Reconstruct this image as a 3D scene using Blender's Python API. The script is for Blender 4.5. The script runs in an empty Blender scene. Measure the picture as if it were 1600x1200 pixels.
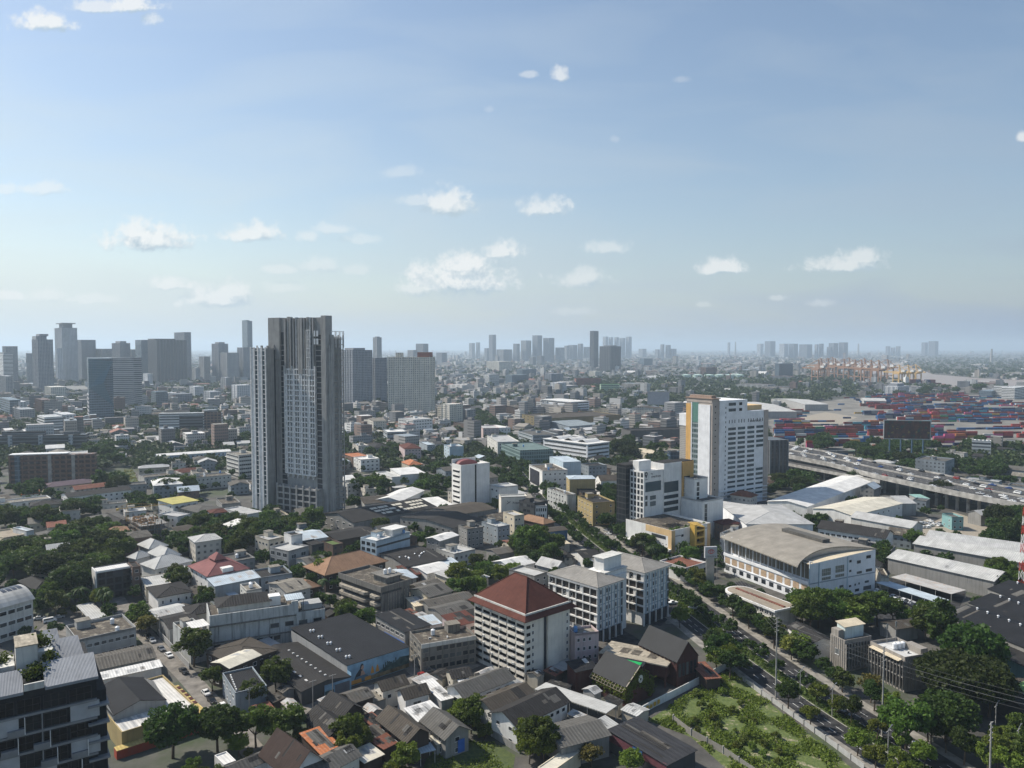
import bpy,math,random
import numpy as np
from mathutils import Vector,Matrix
random.seed(7);np.random.seed(7)
scene=bpy.context.scene
COL=scene.collection
R=math.radians
CAMH=110.0;FPX=1202.0;HZN=543.0
TP=(600 - HZN) / FPX;PITCH=math.atan(TP);CP,SP=math.cos(PITCH),math.sin(PITCH)
cam_d=bpy.data.cameras.new('camera');cam=bpy.data.objects.new('camera',cam_d);COL.objects.link(cam)
cam.location=(0,0,CAMH);cam.rotation_euler=(math.pi/2 - PITCH,0,0)
cam_d.sensor_fit='HORIZONTAL';cam_d.sensor_width=36.0;cam_d.lens=36.0 * FPX / 1600
cam_d.clip_start=1.0;cam_d.clip_end=90000.0
scene.camera=cam
SUN_AZ,SUN_EL=66.0,45.0          # degrees left of the view direction, elevation
sd=bpy.data.lights.new('sun','SUN');sd.energy=5.0;sd.angle=R(0.53);sd.color=(1.0,0.93,0.82)
sun=bpy.data.objects.new('sun',sd);COL.objects.link(sun)
SDIR=Vector((-math.sin(R(SUN_AZ))*math.cos(R(SUN_EL)),math.cos(R(SUN_AZ))*math.cos(R(SUN_EL)),math.sin(R(SUN_EL))))
sun.rotation_euler=SDIR.to_track_quat('Z','Y').to_euler()
world=bpy.data.worlds.new('World');scene.world=world;world.use_nodes=True
scene.view_settings.view_transform='Standard';scene.view_settings.look='None'
scene.view_settings.exposure=0.23;scene.view_settings.gamma=1.0
scene.view_settings.use_curve_mapping=False
cy=scene.cycles
cy.use_denoising=True
try: cy.denoiser='OPENIMAGEDENOISE'
except Exception: pass
cy.max_bounces=6;cy.diffuse_bounces=2;cy.glossy_bounces=2;cy.transmission_bounces=2
cy.transparent_max_bounces=6;cy.volume_bounces=1;cy.caustics_reflective=False;cy.caustics_refractive=False
cy.use_adaptive_sampling=True;cy.adaptive_threshold=0.02
cy.sample_clamp_indirect=4.0
def ray(x,y):
    u,v=(x - 800)/FPX,(600 - y)/FPX
    return (u,CP + v*SP,v*CP - SP)
def P(x,y,h=0.0):
    d=ray(x,y);t=(h - CAMH)/d[2]
    return (d[0]*t,d[1]*t)
def proj(X,Y,Z):
    dep=Y*CP - (Z - CAMH)*SP
    up=Y*SP + (Z - CAMH)*CP
    return (800 + FPX*X/dep,600 - FPX*up/dep)
def hb(yt,yb):            # height of a thing seen from yb (ground) to yt
    d=ray(800,yb);t=-CAMH/d[2];Y=d[1]*t
    e=ray(800,yt);return CAMH + e[2]*Y/e[1]
def solve_px(px,b,u,h): # t with b+t*u (height h) seen at column px
    k=(px - 800)/FPX
    return (k*(b[1]*CP - (h-CAMH)*SP) - b[0])/(u[0] - k*u[1]*CP)
def world_sky():
    nt=world.node_tree;N=nt.nodes;L=nt.links;N.clear()
    def nd(t,**k):
        n=N.new(t)
        for a,b in k.items(): setattr(n,a,b)
        return n
    sky=nd('ShaderNodeTexSky');sky.sky_type='NISHITA';sky.sun_disc=False
    sky.sun_elevation=R(SUN_EL);sky.sun_rotation=R(-SUN_AZ)
    sky.altitude=50;sky.air_density=1.2;sky.dust_density=.9;sky.ozone_density=2.2
    bg=nd('ShaderNodeBackground');bg.inputs['Strength'].default_value=0.107
    L.new(sky.outputs[0],bg.inputs['Color'])
    tc=nd('ShaderNodeTexCoord');sp=nd('ShaderNodeSeparateXYZ');L.new(tc.outputs['Generated'],sp.inputs[0])
    def m(op,a,b=None,c=None):
        n=nd('ShaderNodeMath',operation=op)
        for i,q in enumerate((a,b,c)):
            if q is None: continue
            if isinstance(q,(int,float)): n.inputs[i].default_value=q
            else: L.new(q,n.inputs[i])
        return n.outputs[0]
    dy=m('MAXIMUM',sp.outputs[1],0.05)
    az=m('DIVIDE',sp.outputs[0],dy);el=m('DIVIDE',sp.outputs[2],dy)
    cv=nd('ShaderNodeCombineXYZ');L.new(az,cv.inputs[0]);L.new(el,cv.inputs[1])
    CL=[(70,32,44,15,1),(165,8,60,10,.75),(205,4,40,14,.95),(236,26,16,10,.6),(70,292,34,11,.55),(8,294,16,10,.45),(235,368,70,21,1),(215,358,40,16,.9),(395,362,46,14,.9),
          (402,356,22,12,.8),(478,368,18,9,.5),(520,356,26,9,.45),(560,372,34,8,.35),(700,315,40,20,.9),(650,312,26,9,.4),(628,268,32,10,.3),(852,320,36,15,.75),
          (875,115,13,11,.75),(825,115,14,6,.45),(720,430,84,27,1.0),(722,410,48,18,1),(655,448,40,12,.6),(786,389,34,13,.85),(345,462,58,17,.75),(368,452,28,14,.7),
          (265,442,38,10,.7),(440,420,26,7,.4),(500,412,36,12,.35),(440,448,34,10,.3),(558,420,24,9,.3),(75,458,36,11,.4),(140,466,44,8,.35),(14,460,22,9,.6),
          (908,434,38,15,.6),(912,424,20,12,.5),(952,384,30,11,.5),(1130,415,34,12,.85),(1122,410,20,9,.7),(1320,412,66,12,.75),(1345,400,36,11,.7),(1218,464,16,5,.4),
          (1280,472,20,6,.35),(1100,475,13,4,.3),(900,485,30,7,.25),(1598,212,9,9,.8),(1065,122,14,6,.22),(766,170,8,5,.2),(962,216,8,5,.2)]
    g=bpy.data.node_groups.new('cloud_field','ShaderNodeTree')
    g.interface.new_socket('V',in_out='INPUT',socket_type='NodeSocketVector')
    g.interface.new_socket('D',in_out='OUTPUT',socket_type='NodeSocketFloat');g.interface.new_socket('T',in_out='OUTPUT',socket_type='NodeSocketFloat')
    G=g.nodes;GL=g.links;gi=G.new('NodeGroupInput');go=G.new('NodeGroupOutput')
    no=G.new('ShaderNodeTexNoise');no.inputs['Scale'].default_value=34;no.inputs['Detail'].default_value=8;no.inputs['Roughness'].default_value=.6
    GL.new(gi.outputs[0],no.inputs['Vector'])
    no2=G.new('ShaderNodeTexNoise');no2.inputs['Scale'].default_value=75;no2.inputs['Detail'].default_value=6;no2.inputs['Roughness'].default_value=.65
    GL.new(gi.outputs[0],no2.inputs['Vector'])
    def gm(op,a,b):
        n=G.new('ShaderNodeMath');n.operation=op
        for i,q in enumerate((a,b)):
            if isinstance(q,(int,float)): n.inputs[i].default_value=q
            else: GL.new(q,n.inputs[i])
        return n.outputs[0]
    ns=gm('ADD',gm('MULTIPLY',gm('SUBTRACT',no.outputs['Fac'],.5),1.9),gm('MULTIPLY',gm('SUBTRACT',no2.outputs['Fac'],.5),1.3))
    acc=None;raw=None
    for (x,y,w,h,s) in CL:
        r=ray(x,y + h*(.55 if s > .65 else .25));c=(r[0]/r[1],r[2]/r[1],0)
        sub=G.new('ShaderNodeVectorMath');sub.operation='SUBTRACT';GL.new(gi.outputs[0],sub.inputs[0]);sub.inputs[1].default_value=c
        mul=G.new('ShaderNodeVectorMath');mul.operation='MULTIPLY';GL.new(sub.outputs[0],mul.inputs[0]);mul.inputs[1].default_value=(FPX/(w*1.12),FPX/(h*(1.65 if s > .65 else 1.2)),0)
        m2=G.new('ShaderNodeVectorMath');m2.operation='MULTIPLY';GL.new(mul.outputs[0],m2.inputs[0]);m2.inputs[1].default_value=(1,2.6 if s > .65 else 1.2,1)
        mn=G.new('ShaderNodeVectorMath');mn.operation='MINIMUM';GL.new(mul.outputs[0],mn.inputs[0]);GL.new(m2.outputs[0],mn.inputs[1])
        ln=G.new('ShaderNodeVectorMath');ln.operation='LENGTH';GL.new(mn.outputs[0],ln.inputs[0])
        t=gm('SUBTRACT',gm('ADD',ns,1.22),ln.outputs['Value'])
        mr=G.new('ShaderNodeMapRange');mr.interpolation_type='SMOOTHSTEP';GL.new(t,mr.inputs[0])
        mr.inputs[1].default_value=0;mr.inputs[2].default_value=.85;mr.inputs[3].default_value=0;mr.inputs[4].default_value=s*.86
        raw=t if raw is None else gm('MAXIMUM',raw,t)
        acc=mr.outputs[0] if acc is None else gm('MAXIMUM',acc,mr.outputs[0])
    GL.new(acc,go.inputs[0]);GL.new(raw,go.inputs[1])
    def field(vec):
        n=nd('ShaderNodeGroup');n.node_tree=g;L.new(vec,n.inputs[0]);return n.outputs
    d0,t0=field(cv.outputs[0])
    off=nd('ShaderNodeVectorMath',operation='ADD');L.new(cv.outputs[0],off.inputs[0]);off.inputs[1].default_value=(-.007,.013,0)
    d1,t1=field(off.outputs[0])
    lit=nd('ShaderNodeClamp');L.new(m('ADD',m('MULTIPLY',m('SUBTRACT',t0,t1),1.35),.50),lit.inputs[0])
    cm=nd('ShaderNodeMix',data_type='RGBA');L.new(lit.outputs[0],cm.inputs[0])
    cm.inputs[6].default_value=(.40,.50,.57,1);cm.inputs[7].default_value=(.79,.80,.79,1)
    cb=nd('ShaderNodeBackground');L.new(cm.outputs[2],cb.inputs['Color']);cb.inputs['Strength'].default_value=1.0
    st=nd('ShaderNodeVectorMath',operation='MULTIPLY');L.new(cv.outputs[0],st.inputs[0]);st.inputs[1].default_value=(2.0,9.0,1)
    vn=nd('ShaderNodeTexNoise');L.new(st.outputs[0],vn.inputs['Vector']);vn.inputs['Scale'].default_value=1.3;vn.inputs['Detail'].default_value=5;vn.inputs['Distortion'].default_value=.5
    tau=m('ADD',.050,m('MULTIPLY',m('MAXIMUM',m('SUBTRACT',vn.outputs['Fac'],.44),0),.40))
    veil=m('SUBTRACT',1.0,m('EXPONENT',m('MULTIPLY',m('DIVIDE',tau,m('MAXIMUM',el,.022)),-1.0)))
    dp=nd('ShaderNodeVectorMath',operation='DOT_PRODUCT');L.new(tc.outputs['Generated'],dp.inputs[0]);dp.inputs[1].default_value=tuple(SDIR)
    fr=nd('ShaderNodeMapRange');L.new(dp.outputs['Value'],fr.inputs[0]);fr.inputs[1].default_value=-.12;fr.inputs[2].default_value=.62
    vm=nd('ShaderNodeMix',data_type='RGBA');L.new(fr.outputs[0],vm.inputs[0]);vm.inputs[6].default_value=(.275,.345,.45,1);vm.inputs[7].default_value=(.585,.66,.69,1)
    vb=nd('ShaderNodeBackground');L.new(vm.outputs[2],vb.inputs['Color']);vb.inputs['Strength'].default_value=1
    mx0=nd('ShaderNodeMixShader');L.new(veil,mx0.inputs[0]);L.new(bg.outputs[0],mx0.inputs[1]);L.new(vb.outputs[0],mx0.inputs[2])
    mx=nd('ShaderNodeMixShader');L.new(d0,mx.inputs[0]);L.new(mx0.outputs[0],mx.inputs[1]);L.new(cb.outputs[0],mx.inputs[2])
    out=nd('ShaderNodeOutputWorld');L.new(mx.outputs[0],out.inputs['Surface'])
world_sky()
MATS={};WCOL={}
def _new(name):
    m=bpy.data.materials.new(name);m.use_nodes=True
    nt=m.node_tree;nt.nodes.clear()
    o=nt.nodes.new('ShaderNodeOutputMaterial');b=nt.nodes.new('ShaderNodeBsdfPrincipled')
    nt.links.new(b.outputs[0],o.inputs[0]);return m,nt,b
class NT:
    def __init__(s,nt): s.nt=nt
    def n(s,t,**k):
        q=s.nt.nodes.new(t)
        for a,b in k.items(): setattr(q,a,b)
        return q
    def l(s,a,b): s.nt.links.new(a,b)
    def m(s,op,a,b=None,c=None):
        q=s.n('ShaderNodeMath',operation=op)
        for i,v in enumerate((a,b,c)):
            if v is None: continue
            if isinstance(v,(int,float)): q.inputs[i].default_value=v
            else: s.l(v,q.inputs[i])
        return q.outputs[0]
    def mix(s,f,a,b,t='MIX'):
        q=s.n('ShaderNodeMix',data_type='RGBA',blend_type=t)
        for i,v in ((0,f),(6,a),(7,b)):
            if isinstance(v,(int,float)): q.inputs[i].default_value=v
            elif isinstance(v,tuple): q.inputs[i].default_value=(v[0],v[1],v[2],1)
            else: s.l(v,q.inputs[i])
        return q.outputs[2]
    def noise(s,vec,scale,det=4,ro=.55,out='Fac'):
        q=s.n('ShaderNodeTexNoise');q.inputs['Scale'].default_value=scale;q.inputs['Detail'].default_value=det;q.inputs['Roughness'].default_value=ro
        if vec is not None: s.l(vec,q.inputs['Vector'])
        return q.outputs[out]
    def ramp(s,f,a,b):
        q=s.n('ShaderNodeMapRange');s.l(f,q.inputs[0]);q.inputs[1].default_value=a;q.inputs[2].default_value=b;return q.outputs[0]
    def vmul(s,v,k):
        q=s.n('ShaderNodeVectorMath',operation='MULTIPLY');s.l(v,q.inputs[0]);q.inputs[1].default_value=k;return q.outputs[0]
def sc(c,k): return tuple(max(0,min(1,x*k)) for x in c[:3])
def wallm(key,col,stain=.35,rough=.85,grime=(.10,.095,.085)):
    """painted / rendered wall with blotches and rain streaks"""
    if key in MATS: return MATS[key]
    WCOL[key]=col
    m,nt,b=_new(key);T=NT(nt)
    tc=T.n('ShaderNodeTexCoord');oi=T.n('ShaderNodeObjectInfo')
    big=T.noise(tc.outputs['Object'],.22,4)
    stv=T.vmul(tc.outputs['Object'],(1.1,1.1,.07));st=T.noise(stv,1.0,5,.65)
    fine=T.noise(tc.outputs['Object'],1.7,3)
    c=T.mix(T.ramp(big,.3,.75),sc(col,1.06),sc(col,.82))
    c=T.mix(T.m('MULTIPLY',T.ramp(st,.48,.78),stain),c,grime)
    c=T.mix(T.m('MULTIPLY',T.ramp(fine,.5,.8),stain*.4),c,sc(col,.6))
    T.l(c,b.inputs['Base Color']);b.inputs['Roughness'].default_value=rough;b.inputs['Specular IOR Level'].default_value=.2
    MATS[key]=m;return m
def roofm(key,col,corr=0.0,stain=.5,rough=.8,axis=0,rust=None,metal=0.0):
    """sheet or tile roof: weathering blotches, panel to panel tone, optional corrugation ribs"""
    if key in MATS: return MATS[key]
    m,nt,b=_new(key);T=NT(nt)
    tc=T.n('ShaderNodeTexCoord')
    uv=tc.outputs['UV']
    big=T.noise(uv,.16,5,.6);med=T.noise(uv,.8,5,.65)
    c=T.mix(T.ramp(big,.3,.7),sc(col,1.18),sc(col,.72))
    c=T.mix(T.m('MULTIPLY',T.ramp(med,.5,.8),stain),c,sc(col,.5))
    sep=T.n('ShaderNodeSeparateXYZ');T.l(uv,sep.inputs[0])
    stk=T.noise(T.vmul(uv,(1.5,.11,1)),1.0,5,.65);c=T.mix(T.m('MULTIPLY',T.ramp(stk,.46,.74),min(1,stain*1.1)),c,sc(col,.42))
    blo=T.noise(uv,.33,3,.5);c=T.mix(T.m('MULTIPLY',T.ramp(blo,.60,.66),stain*.6),c,sc(col,1.55))
    cell=T.n('ShaderNodeTexWhiteNoise',noise_dimensions='2D');q=T.n('ShaderNodeCombineXYZ')
    T.l(T.m('FLOOR',T.m('DIVIDE',sep.outputs[0],2.4)),q.inputs[0]);T.l(T.m('FLOOR',T.m('DIVIDE',sep.outputs[1],5.0)),q.inputs[1]);T.l(q.outputs[0],cell.inputs['Vector'])
    c=T.mix(T.m('MULTIPLY',cell.outputs['Value'],.30),c,sc(col,.62))
    if rust:
        rn=T.noise(uv,.35,6,.7);c=T.mix(T.m('MULTIPLY',T.ramp(rn,.52,.68),.8),c,rust)
    if corr:
        w=T.m('SINE',T.m('MULTIPLY',sep.outputs[0],6.2832/corr))
        c=T.mix(T.m('MULTIPLY',T.ramp(w,.2,1.0),.30),c,sc(col,.45))
        bp=T.n('ShaderNodeBump');bp.inputs['Strength'].default_value=.5;bp.inputs['Distance'].default_value=.08
        T.l(w,bp.inputs['Height']);T.l(bp.outputs[0],b.inputs['Normal'])
    T.l(c,b.inputs['Base Color']);b.inputs['Roughness'].default_value=rough;b.inputs['Metallic'].default_value=metal;b.inputs['Specular IOR Level'].default_value=.12
    MATS[key]=m;return m
def plain(key,col,rough=.6,metal=0.0,vary=.12,scale=.6,spec=None):
    if key in MATS: return MATS[key]
    m,nt,b=_new(key);T=NT(nt);tc=T.n('ShaderNodeTexCoord')
    n=T.noise(tc.outputs['Object'],scale,4)
    T.l(T.mix(T.ramp(n,.3,.75),sc(col,1+vary),sc(col,1-vary*1.6)),b.inputs['Base Color'])
    b.inputs['Roughness'].default_value=rough;b.inputs['Metallic'].default_value=metal
    if spec is None and rough > .7: spec=.12
    if spec is not None: b.inputs['Specular IOR Level'].default_value=spec
    MATS[key]=m;return m
def glassm(key,col=(.03,.04,.05),hi=(.16,.18,.19),rough=.12):
    """window glass seen from outside in daylight: dark rooms, a few curtains"""
    if key in MATS: return MATS[key]
    m,nt,b=_new(key);T=NT(nt);oi=T.n('ShaderNodeObjectInfo')
    w=T.m('POWER',oi.outputs['Random'],2.6)
    T.l(T.mix(w,col,hi),b.inputs['Base Color']);b.inputs['Roughness'].default_value=rough;b.inputs['Specular IOR Level'].default_value=.3
    MATS[key]=m;return m
def gridm(key,wall,glass,bay=3.4,floor=3.1,wf=.6,hf=.55,slab=None,gr=.25,vary=.5,stain=.15):
    """far facade: windows in bays and storeys, each window of its own tone (uv in metres)"""
    if key in MATS: return MATS[key]
    m,nt,b=_new(key);T=NT(nt);tc=T.n('ShaderNodeTexCoord');sep=T.n('ShaderNodeSeparateXYZ');T.l(tc.outputs['UV'],sep.inputs[0])
    u=T.m('DIVIDE',sep.outputs[0],bay);v=T.m('DIVIDE',sep.outputs[1],floor)
    fu=T.m('FRACT',u);fv=T.m('FRACT',v)
    iu=T.m('LESS_THAN',T.m('ABSOLUTE',T.m('SUBTRACT',fu,.5)),wf/2);iv=T.m('LESS_THAN',T.m('ABSOLUTE',T.m('SUBTRACT',fv,.5)),hf/2)
    win=T.m('MULTIPLY',iu,iv)
    wn=T.n('ShaderNodeTexWhiteNoise',noise_dimensions='2D');cb=T.n('ShaderNodeCombineXYZ');T.l(T.m('FLOOR',u),cb.inputs[0]);T.l(T.m('FLOOR',v),cb.inputs[1]);T.l(cb.outputs[0],wn.inputs['Vector'])
    gl=T.mix(T.m('MULTIPLY',T.m('POWER',wn.outputs['Value'],2.0),vary),glass,sc(wall,.75))
    wl=T.mix(T.ramp(T.noise(tc.outputs['Object'],.06,4),.3,.7),sc(wall,1.05),sc(wall,1-stain*1.4))
    if slab: wl=T.mix(T.m('GREATER_THAN',fv,.86),wl,slab)
    T.l(T.mix(win,wl,gl),b.inputs['Base Color'])
    rr=T.m('SUBTRACT',.85,T.m('MULTIPLY',win,.85-gr));T.l(rr,b.inputs['Roughness'])
    MATS[key]=m;return m
def leafm(key,col,tr=.3):
    m,nt,b=_new(key);T=NT(nt);tc=T.n('ShaderNodeTexCoord');oi=T.n('ShaderNodeObjectInfo')
    n=T.noise(tc.outputs['Object'],.55,4,.6)
    n2=T.noise(tc.outputs['Object'],2.6,2)
    c=T.mix(T.ramp(n,.3,.7),sc(col,.62),(col[0]*1.45,col[1]*1.3,col[2]*1.0))
    c=T.mix(T.m('MULTIPLY',n2,.35),c,(col[0]*1.6,col[1]*1.35,col[2]*.7))
    h=T.n('ShaderNodeHueSaturation');T.l(c,h.inputs['Color'])
    T.l(T.m('ADD',.468,T.m('MULTIPLY',oi.outputs['Random'],.05)),h.inputs['Hue']);T.l(T.m('ADD',.75,T.m('MULTIPLY',oi.outputs['Random'],.85)),h.inputs['Value'])
    T.l(h.outputs[0],b.inputs['Base Color']);b.inputs['Roughness'].default_value=.6;b.inputs['Specular IOR Level'].default_value=.25
    t=T.n('ShaderNodeBsdfTranslucent');T.l(h.outputs[0],t.inputs['Color']);mx=T.n('ShaderNodeMixShader');mx.inputs[0].default_value=tr
    T.l(b.outputs[0],mx.inputs[1]);T.l(t.outputs[0],mx.inputs[2])
    out=[q for q in nt.nodes if q.type == 'OUTPUT_MATERIAL'][0];T.l(mx.outputs[0],out.inputs[0])
    MATS[key]=m;return m
class MB:
    def __init__(s): s.v=[];s.f=[];s.uv=[];s.mi=[];s.cur=0
    def face(s,pts,uv=None):
        i=len(s.v);s.v+=[tuple(p) for p in pts];s.f.append(tuple(range(i,i+len(pts))))
        if uv is None:
            p0,p1,p2=Vector(pts[0]),Vector(pts[1]),Vector(pts[2])
            n=(p1-p0).cross(p2-p0)
            if n.length < 1e-9: n=Vector((0,0,1))
            n.normalize()
            if abs(n.z) > .9995: ax,ay=Vector((1,0,0)),Vector((0,1,0))
            else:
                ax=Vector((-n.y,n.x,0)).normalized();ay=n.cross(ax)
                if ay.z < 0: ay=-ay
            uv=[(Vector(p).dot(ax),Vector(p).dot(ay)) for p in pts]
        s.uv.append(uv);s.mi.append(s.cur)
    def box(s,x0,y0,z0,x1,y1,z1,bottom=False,top=True):
        if x0 > x1: x0,x1=x1,x0
        if y0 > y1: y0,y1=y1,y0
        if z0 > z1: z0,z1=z1,z0
        a,b,c,d=(x0,y0,z0),(x1,y0,z0),(x1,y1,z0),(x0,y1,z0);e,f,g,h=(x0,y0,z1),(x1,y0,z1),(x1,y1,z1),(x0,y1,z1)
        s.face([a,b,f,e]);s.face([b,c,g,f]);s.face([c,d,h,g]);s.face([d,a,e,h])
        if top: s.face([e,f,g,h])
        if bottom: s.face([d,c,b,a])
        return s
    def prism(s,pts,z0,z1,top=True,bottom=False):
        n=len(pts)
        for i in range(n):
            p,q=pts[i],pts[(i+1) % n];s.face([(p[0],p[1],z0),(q[0],q[1],z0),(q[0],q[1],z1),(p[0],p[1],z1)])
        if top: s.face([(p[0],p[1],z1) for p in pts])
        if bottom: s.face([(p[0],p[1],z0) for p in reversed(pts)])
        return s
    def cyl(s,x,y,z0,z1,r,n=12,r2=None,top=True):
        r2=r if r2 is None else r2
        a=[(math.cos(2*math.pi*i/n),math.sin(2*math.pi*i/n)) for i in range(n)]
        for i in range(n):
            p,q=a[i],a[(i+1) % n]
            s.face([(x+p[0]*r,y+p[1]*r,z0),(x+q[0]*r,y+q[1]*r,z0),(x+q[0]*r2,y+q[1]*r2,z1),(x+p[0]*r2,y+p[1]*r2,z1)])
        if top and r2 > .01: s.face([(x+p[0]*r2,y+p[1]*r2,z1) for p in a])
        return s
    def tube(s,p,q,r,n=6,r2=None):
        p,q=Vector(p),Vector(q);d=(q-p)
        if d.length < 1e-6: return s
        d.normalize();a=d.orthogonal().normalized();b=d.cross(a);r2=r if r2 is None else r2
        c=[(math.cos(2*math.pi*i/n),math.sin(2*math.pi*i/n)) for i in range(n)]
        for i in range(n):
            (c0,s0),(c1,s1)=c[i],c[(i+1) % n]
            s.face([p+a*c0*r+b*s0*r,p+a*c1*r+b*s1*r,q+a*c1*r2+b*s1*r2,q+a*c0*r2+b*s0*r2])
        s.face([q+a*k[0]*r2+b*k[1]*r2 for k in c]);return s
    def path(s,pts,r,n=5):
        for i in range(len(pts)-1): s.tube(pts[i],pts[i+1],r,n)
        return s
    def slab(s,pts,t):      # thick sloping sheet: pts = top polygon (ccw from above)
        n=len(pts);lo=[(p[0],p[1],p[2]-t) for p in pts]
        s.face(pts);s.face(list(reversed(lo)))
        for i in range(n): s.face([lo[i],lo[(i+1)%n],pts[(i+1)%n],pts[i]])
        return s
    def mesh(s,name,mats):
        me=bpy.data.meshes.new(name);me.from_pydata(s.v,[],s.f)
        ul=me.uv_layers.new(name='UVMap');flat=[c for f in s.uv for p in f for c in p];ul.data.foreach_set('uv',flat)
        if not isinstance(mats,(list,tuple)): mats=[mats]
        for m in mats: me.materials.append(m)
        if len(mats) > 1: me.polygons.foreach_set('material_index',s.mi)
        me.validate();me.update();return me
    def obj(s,name,mats,parent=None,loc=(0,0,0),rz=0.0):
        return link(name,s.mesh(name,mats),parent,loc,rz)
def link(name,me,parent=None,loc=(0,0,0),rz=0.0,scale=None):
    o=bpy.data.objects.new(name,me);COL.objects.link(o);o.location=loc;o.rotation_euler=(0,0,rz)
    if scale: o.scale=scale
    if parent is not None: o.parent=parent
    return o
def tag(o,label=None,cat=None,group=None,kind=None):
    if label: o['label']=label
    if cat: o['category']=cat
    if group: o['group']=group
    if kind: o['kind']=kind
    return o
def thing(name,loc,rz=0.0,label=None,cat=None,group=None):
    return tag(link(name,None,None,loc,rz),label,cat,group)
def copy_thing(o,loc,rz=None,scale=None):
    c=o.copy();COL.objects.link(c);c.location=loc
    if rz is not None: c.rotation_euler=(0,0,rz)
    if scale is not None: c.scale=(scale,)*3 if isinstance(scale,(int,float)) else scale
    for ch in o.children:
        k=ch.copy();COL.objects.link(k);k.parent=c
        for g in ch.children:
            q=g.copy();COL.objects.link(q);q.parent=k
    return c
OX,OY,OS=-900.0,120.0,2.0;ONX,ONY=1000,900
OCC=np.zeros((ONY,ONX),dtype=np.uint8)     # 0 free 1 built 2 road / open ground
def _inpoly(pts,xs,ys):
    ins=np.zeros(xs.shape,bool);n=len(pts);j=n-1
    for i in range(n):
        xi,yi=pts[i];xj,yj=pts[j]
        if yi != yj:
            c=((yi > ys) != (yj > ys)) & (xs < (xj-xi)*(ys-yi)/(yj-yi)+xi);ins ^= c
        j=i
    return ins
def mark(pts,val=1):
    x0,x1=min(p[0] for p in pts),max(p[0] for p in pts);y0,y1=min(p[1] for p in pts),max(p[1] for p in pts)
    i0,i1=max(0,int((x0-OX)/OS)),min(ONX,int((x1-OX)/OS)+2);j0,j1=max(0,int((y0-OY)/OS)),min(ONY,int((y1-OY)/OS)+2)
    if i0 >= i1 or j0 >= j1: return
    X,Y=np.meshgrid(OX+(np.arange(i0,i1)+.5)*OS,OY+(np.arange(j0,j1)+.5)*OS)
    OCC[j0:j1,i0:i1][_inpoly(pts,X,Y)]=val
def isfree(pts):
    x0,x1=min(p[0] for p in pts),max(p[0] for p in pts);y0,y1=min(p[1] for p in pts),max(p[1] for p in pts)
    i0,i1=max(0,int((x0-OX)/OS)),min(ONX,int((x1-OX)/OS)+2);j0,j1=max(0,int((y0-OY)/OS)),min(ONY,int((y1-OY)/OS)+2)
    if i0 >= i1 or j0 >= j1: return True
    X,Y=np.meshgrid(OX+(np.arange(i0,i1)+.5)*OS,OY+(np.arange(j0,j1)+.5)*OS)
    return not OCC[j0:j1,i0:i1][_inpoly(pts,X,Y)].any()
def occ_at(x,y):
    i,j=int((x-OX)/OS),int((y-OY)/OS)
    return OCC[j,i] if 0 <= i < ONX and 0 <= j < ONY else 0
REG={'a':(0,480,4),'b':(380,480,4),'c':(760,480,4),'d':(1140,480,1600/460),'e':(0,700,4),'f':(380,740,4),'g':(760,680,4),'h':(1100,700,3.2),
       'i':(0,900,4),'j':(350,900,4),'k':(700,900,4),'l':(1060,850,1600/540),'p':(0,0,1)}
def Z(reg,x,y=None):
    o=REG[reg]
    if y is None: return o[0]+x/o[2]
    return (o[0]+x/o[2],o[1]+y/o[2])
class Site:
    """local frame: origin at the near corner B on the ground, +x along the right face (B to C), +y along the left face (B to A)"""
    def __init__(s,h,b,rz,LC,LA):
        s.h=h;s.b=b;s.rz=rz;s.LC=LC;s.LA=LA
        s.ux=(math.cos(rz),math.sin(rz));s.uy=(-math.sin(rz),math.cos(rz))
    def w(s,x,y): return (s.b[0]+s.ux[0]*x+s.uy[0]*y,s.b[1]+s.ux[1]*x+s.uy[1]*y)
    def L(s,px,h=None): return solve_px(px,s.b,s.uy,s.h if h is None else h)
    def Rr(s,px,h=None): return solve_px(px,s.b,s.ux,s.h if h is None else h)
    def zat(s,x,y,py):
        X,Y=s.w(x,y);v=(600-py)/FPX     # solve height seen at row py
        return CAMH + Y*(v*CP - SP)/(CP + v*SP)
    def corners(s,m=0): return [s.w(-m,-m),s.w(s.LC+m,-m),s.w(s.LC+m,s.LA+m),s.w(-m,s.LA+m)]
    def px(s):
        X,Y=s.w(s.LC/2,s.LA/2);return proj(X,Y,s.h*.7)
    @property
    def loc(s): return (s.b[0],s.b[1],0)
BAD=[]
def site(h,A,B,C,LA=None,LC=None,ang=None):
    """A, B, C roof corner pixels (left, near, right) at height h; A or C may lack its row"""
    b=P(B[0],B[1],h)
    if ang is not None: uy=(-math.sin(R(ang)),math.cos(R(ang)))
    elif A is not None and len(A) > 1 and A[1] is not None:
        a=P(A[0],A[1],h);l=math.hypot(a[0]-b[0],a[1]-b[1]);uy=((a[0]-b[0])/l,(a[1]-b[1])/l)
        if LA is None: LA=l
    else:
        c=P(C[0],C[1],h);l=math.hypot(c[0]-b[0],c[1]-b[1]);ux=((c[0]-b[0])/l,(c[1]-b[1])/l);uy=(-ux[1],ux[0])
        if LC is None: LC=l
    ux=(uy[1],-uy[0])
    if LA is None: LA=solve_px(A[0],b,uy,h)
    if LC is None: LC=solve_px(C[0],b,ux,h)
    if not (1 < LC < 260 and 1 < LA < 260): BAD.append(('site',h,A,B,C,round(LC,1),round(LA,1)));LC=min(max(LC,8),40);LA=min(max(LA,8),40)
    return Site(h,b,math.atan2(ux[1],ux[0]),LC,LA)
M=MATS
wallm('white',(.74,.73,.70),.22);wallm('white_old',(.58,.57,.53),.55);wallm('cream',(.62,.55,.42),.3);wallm('beige',(.50,.46,.38),.4)
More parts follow.
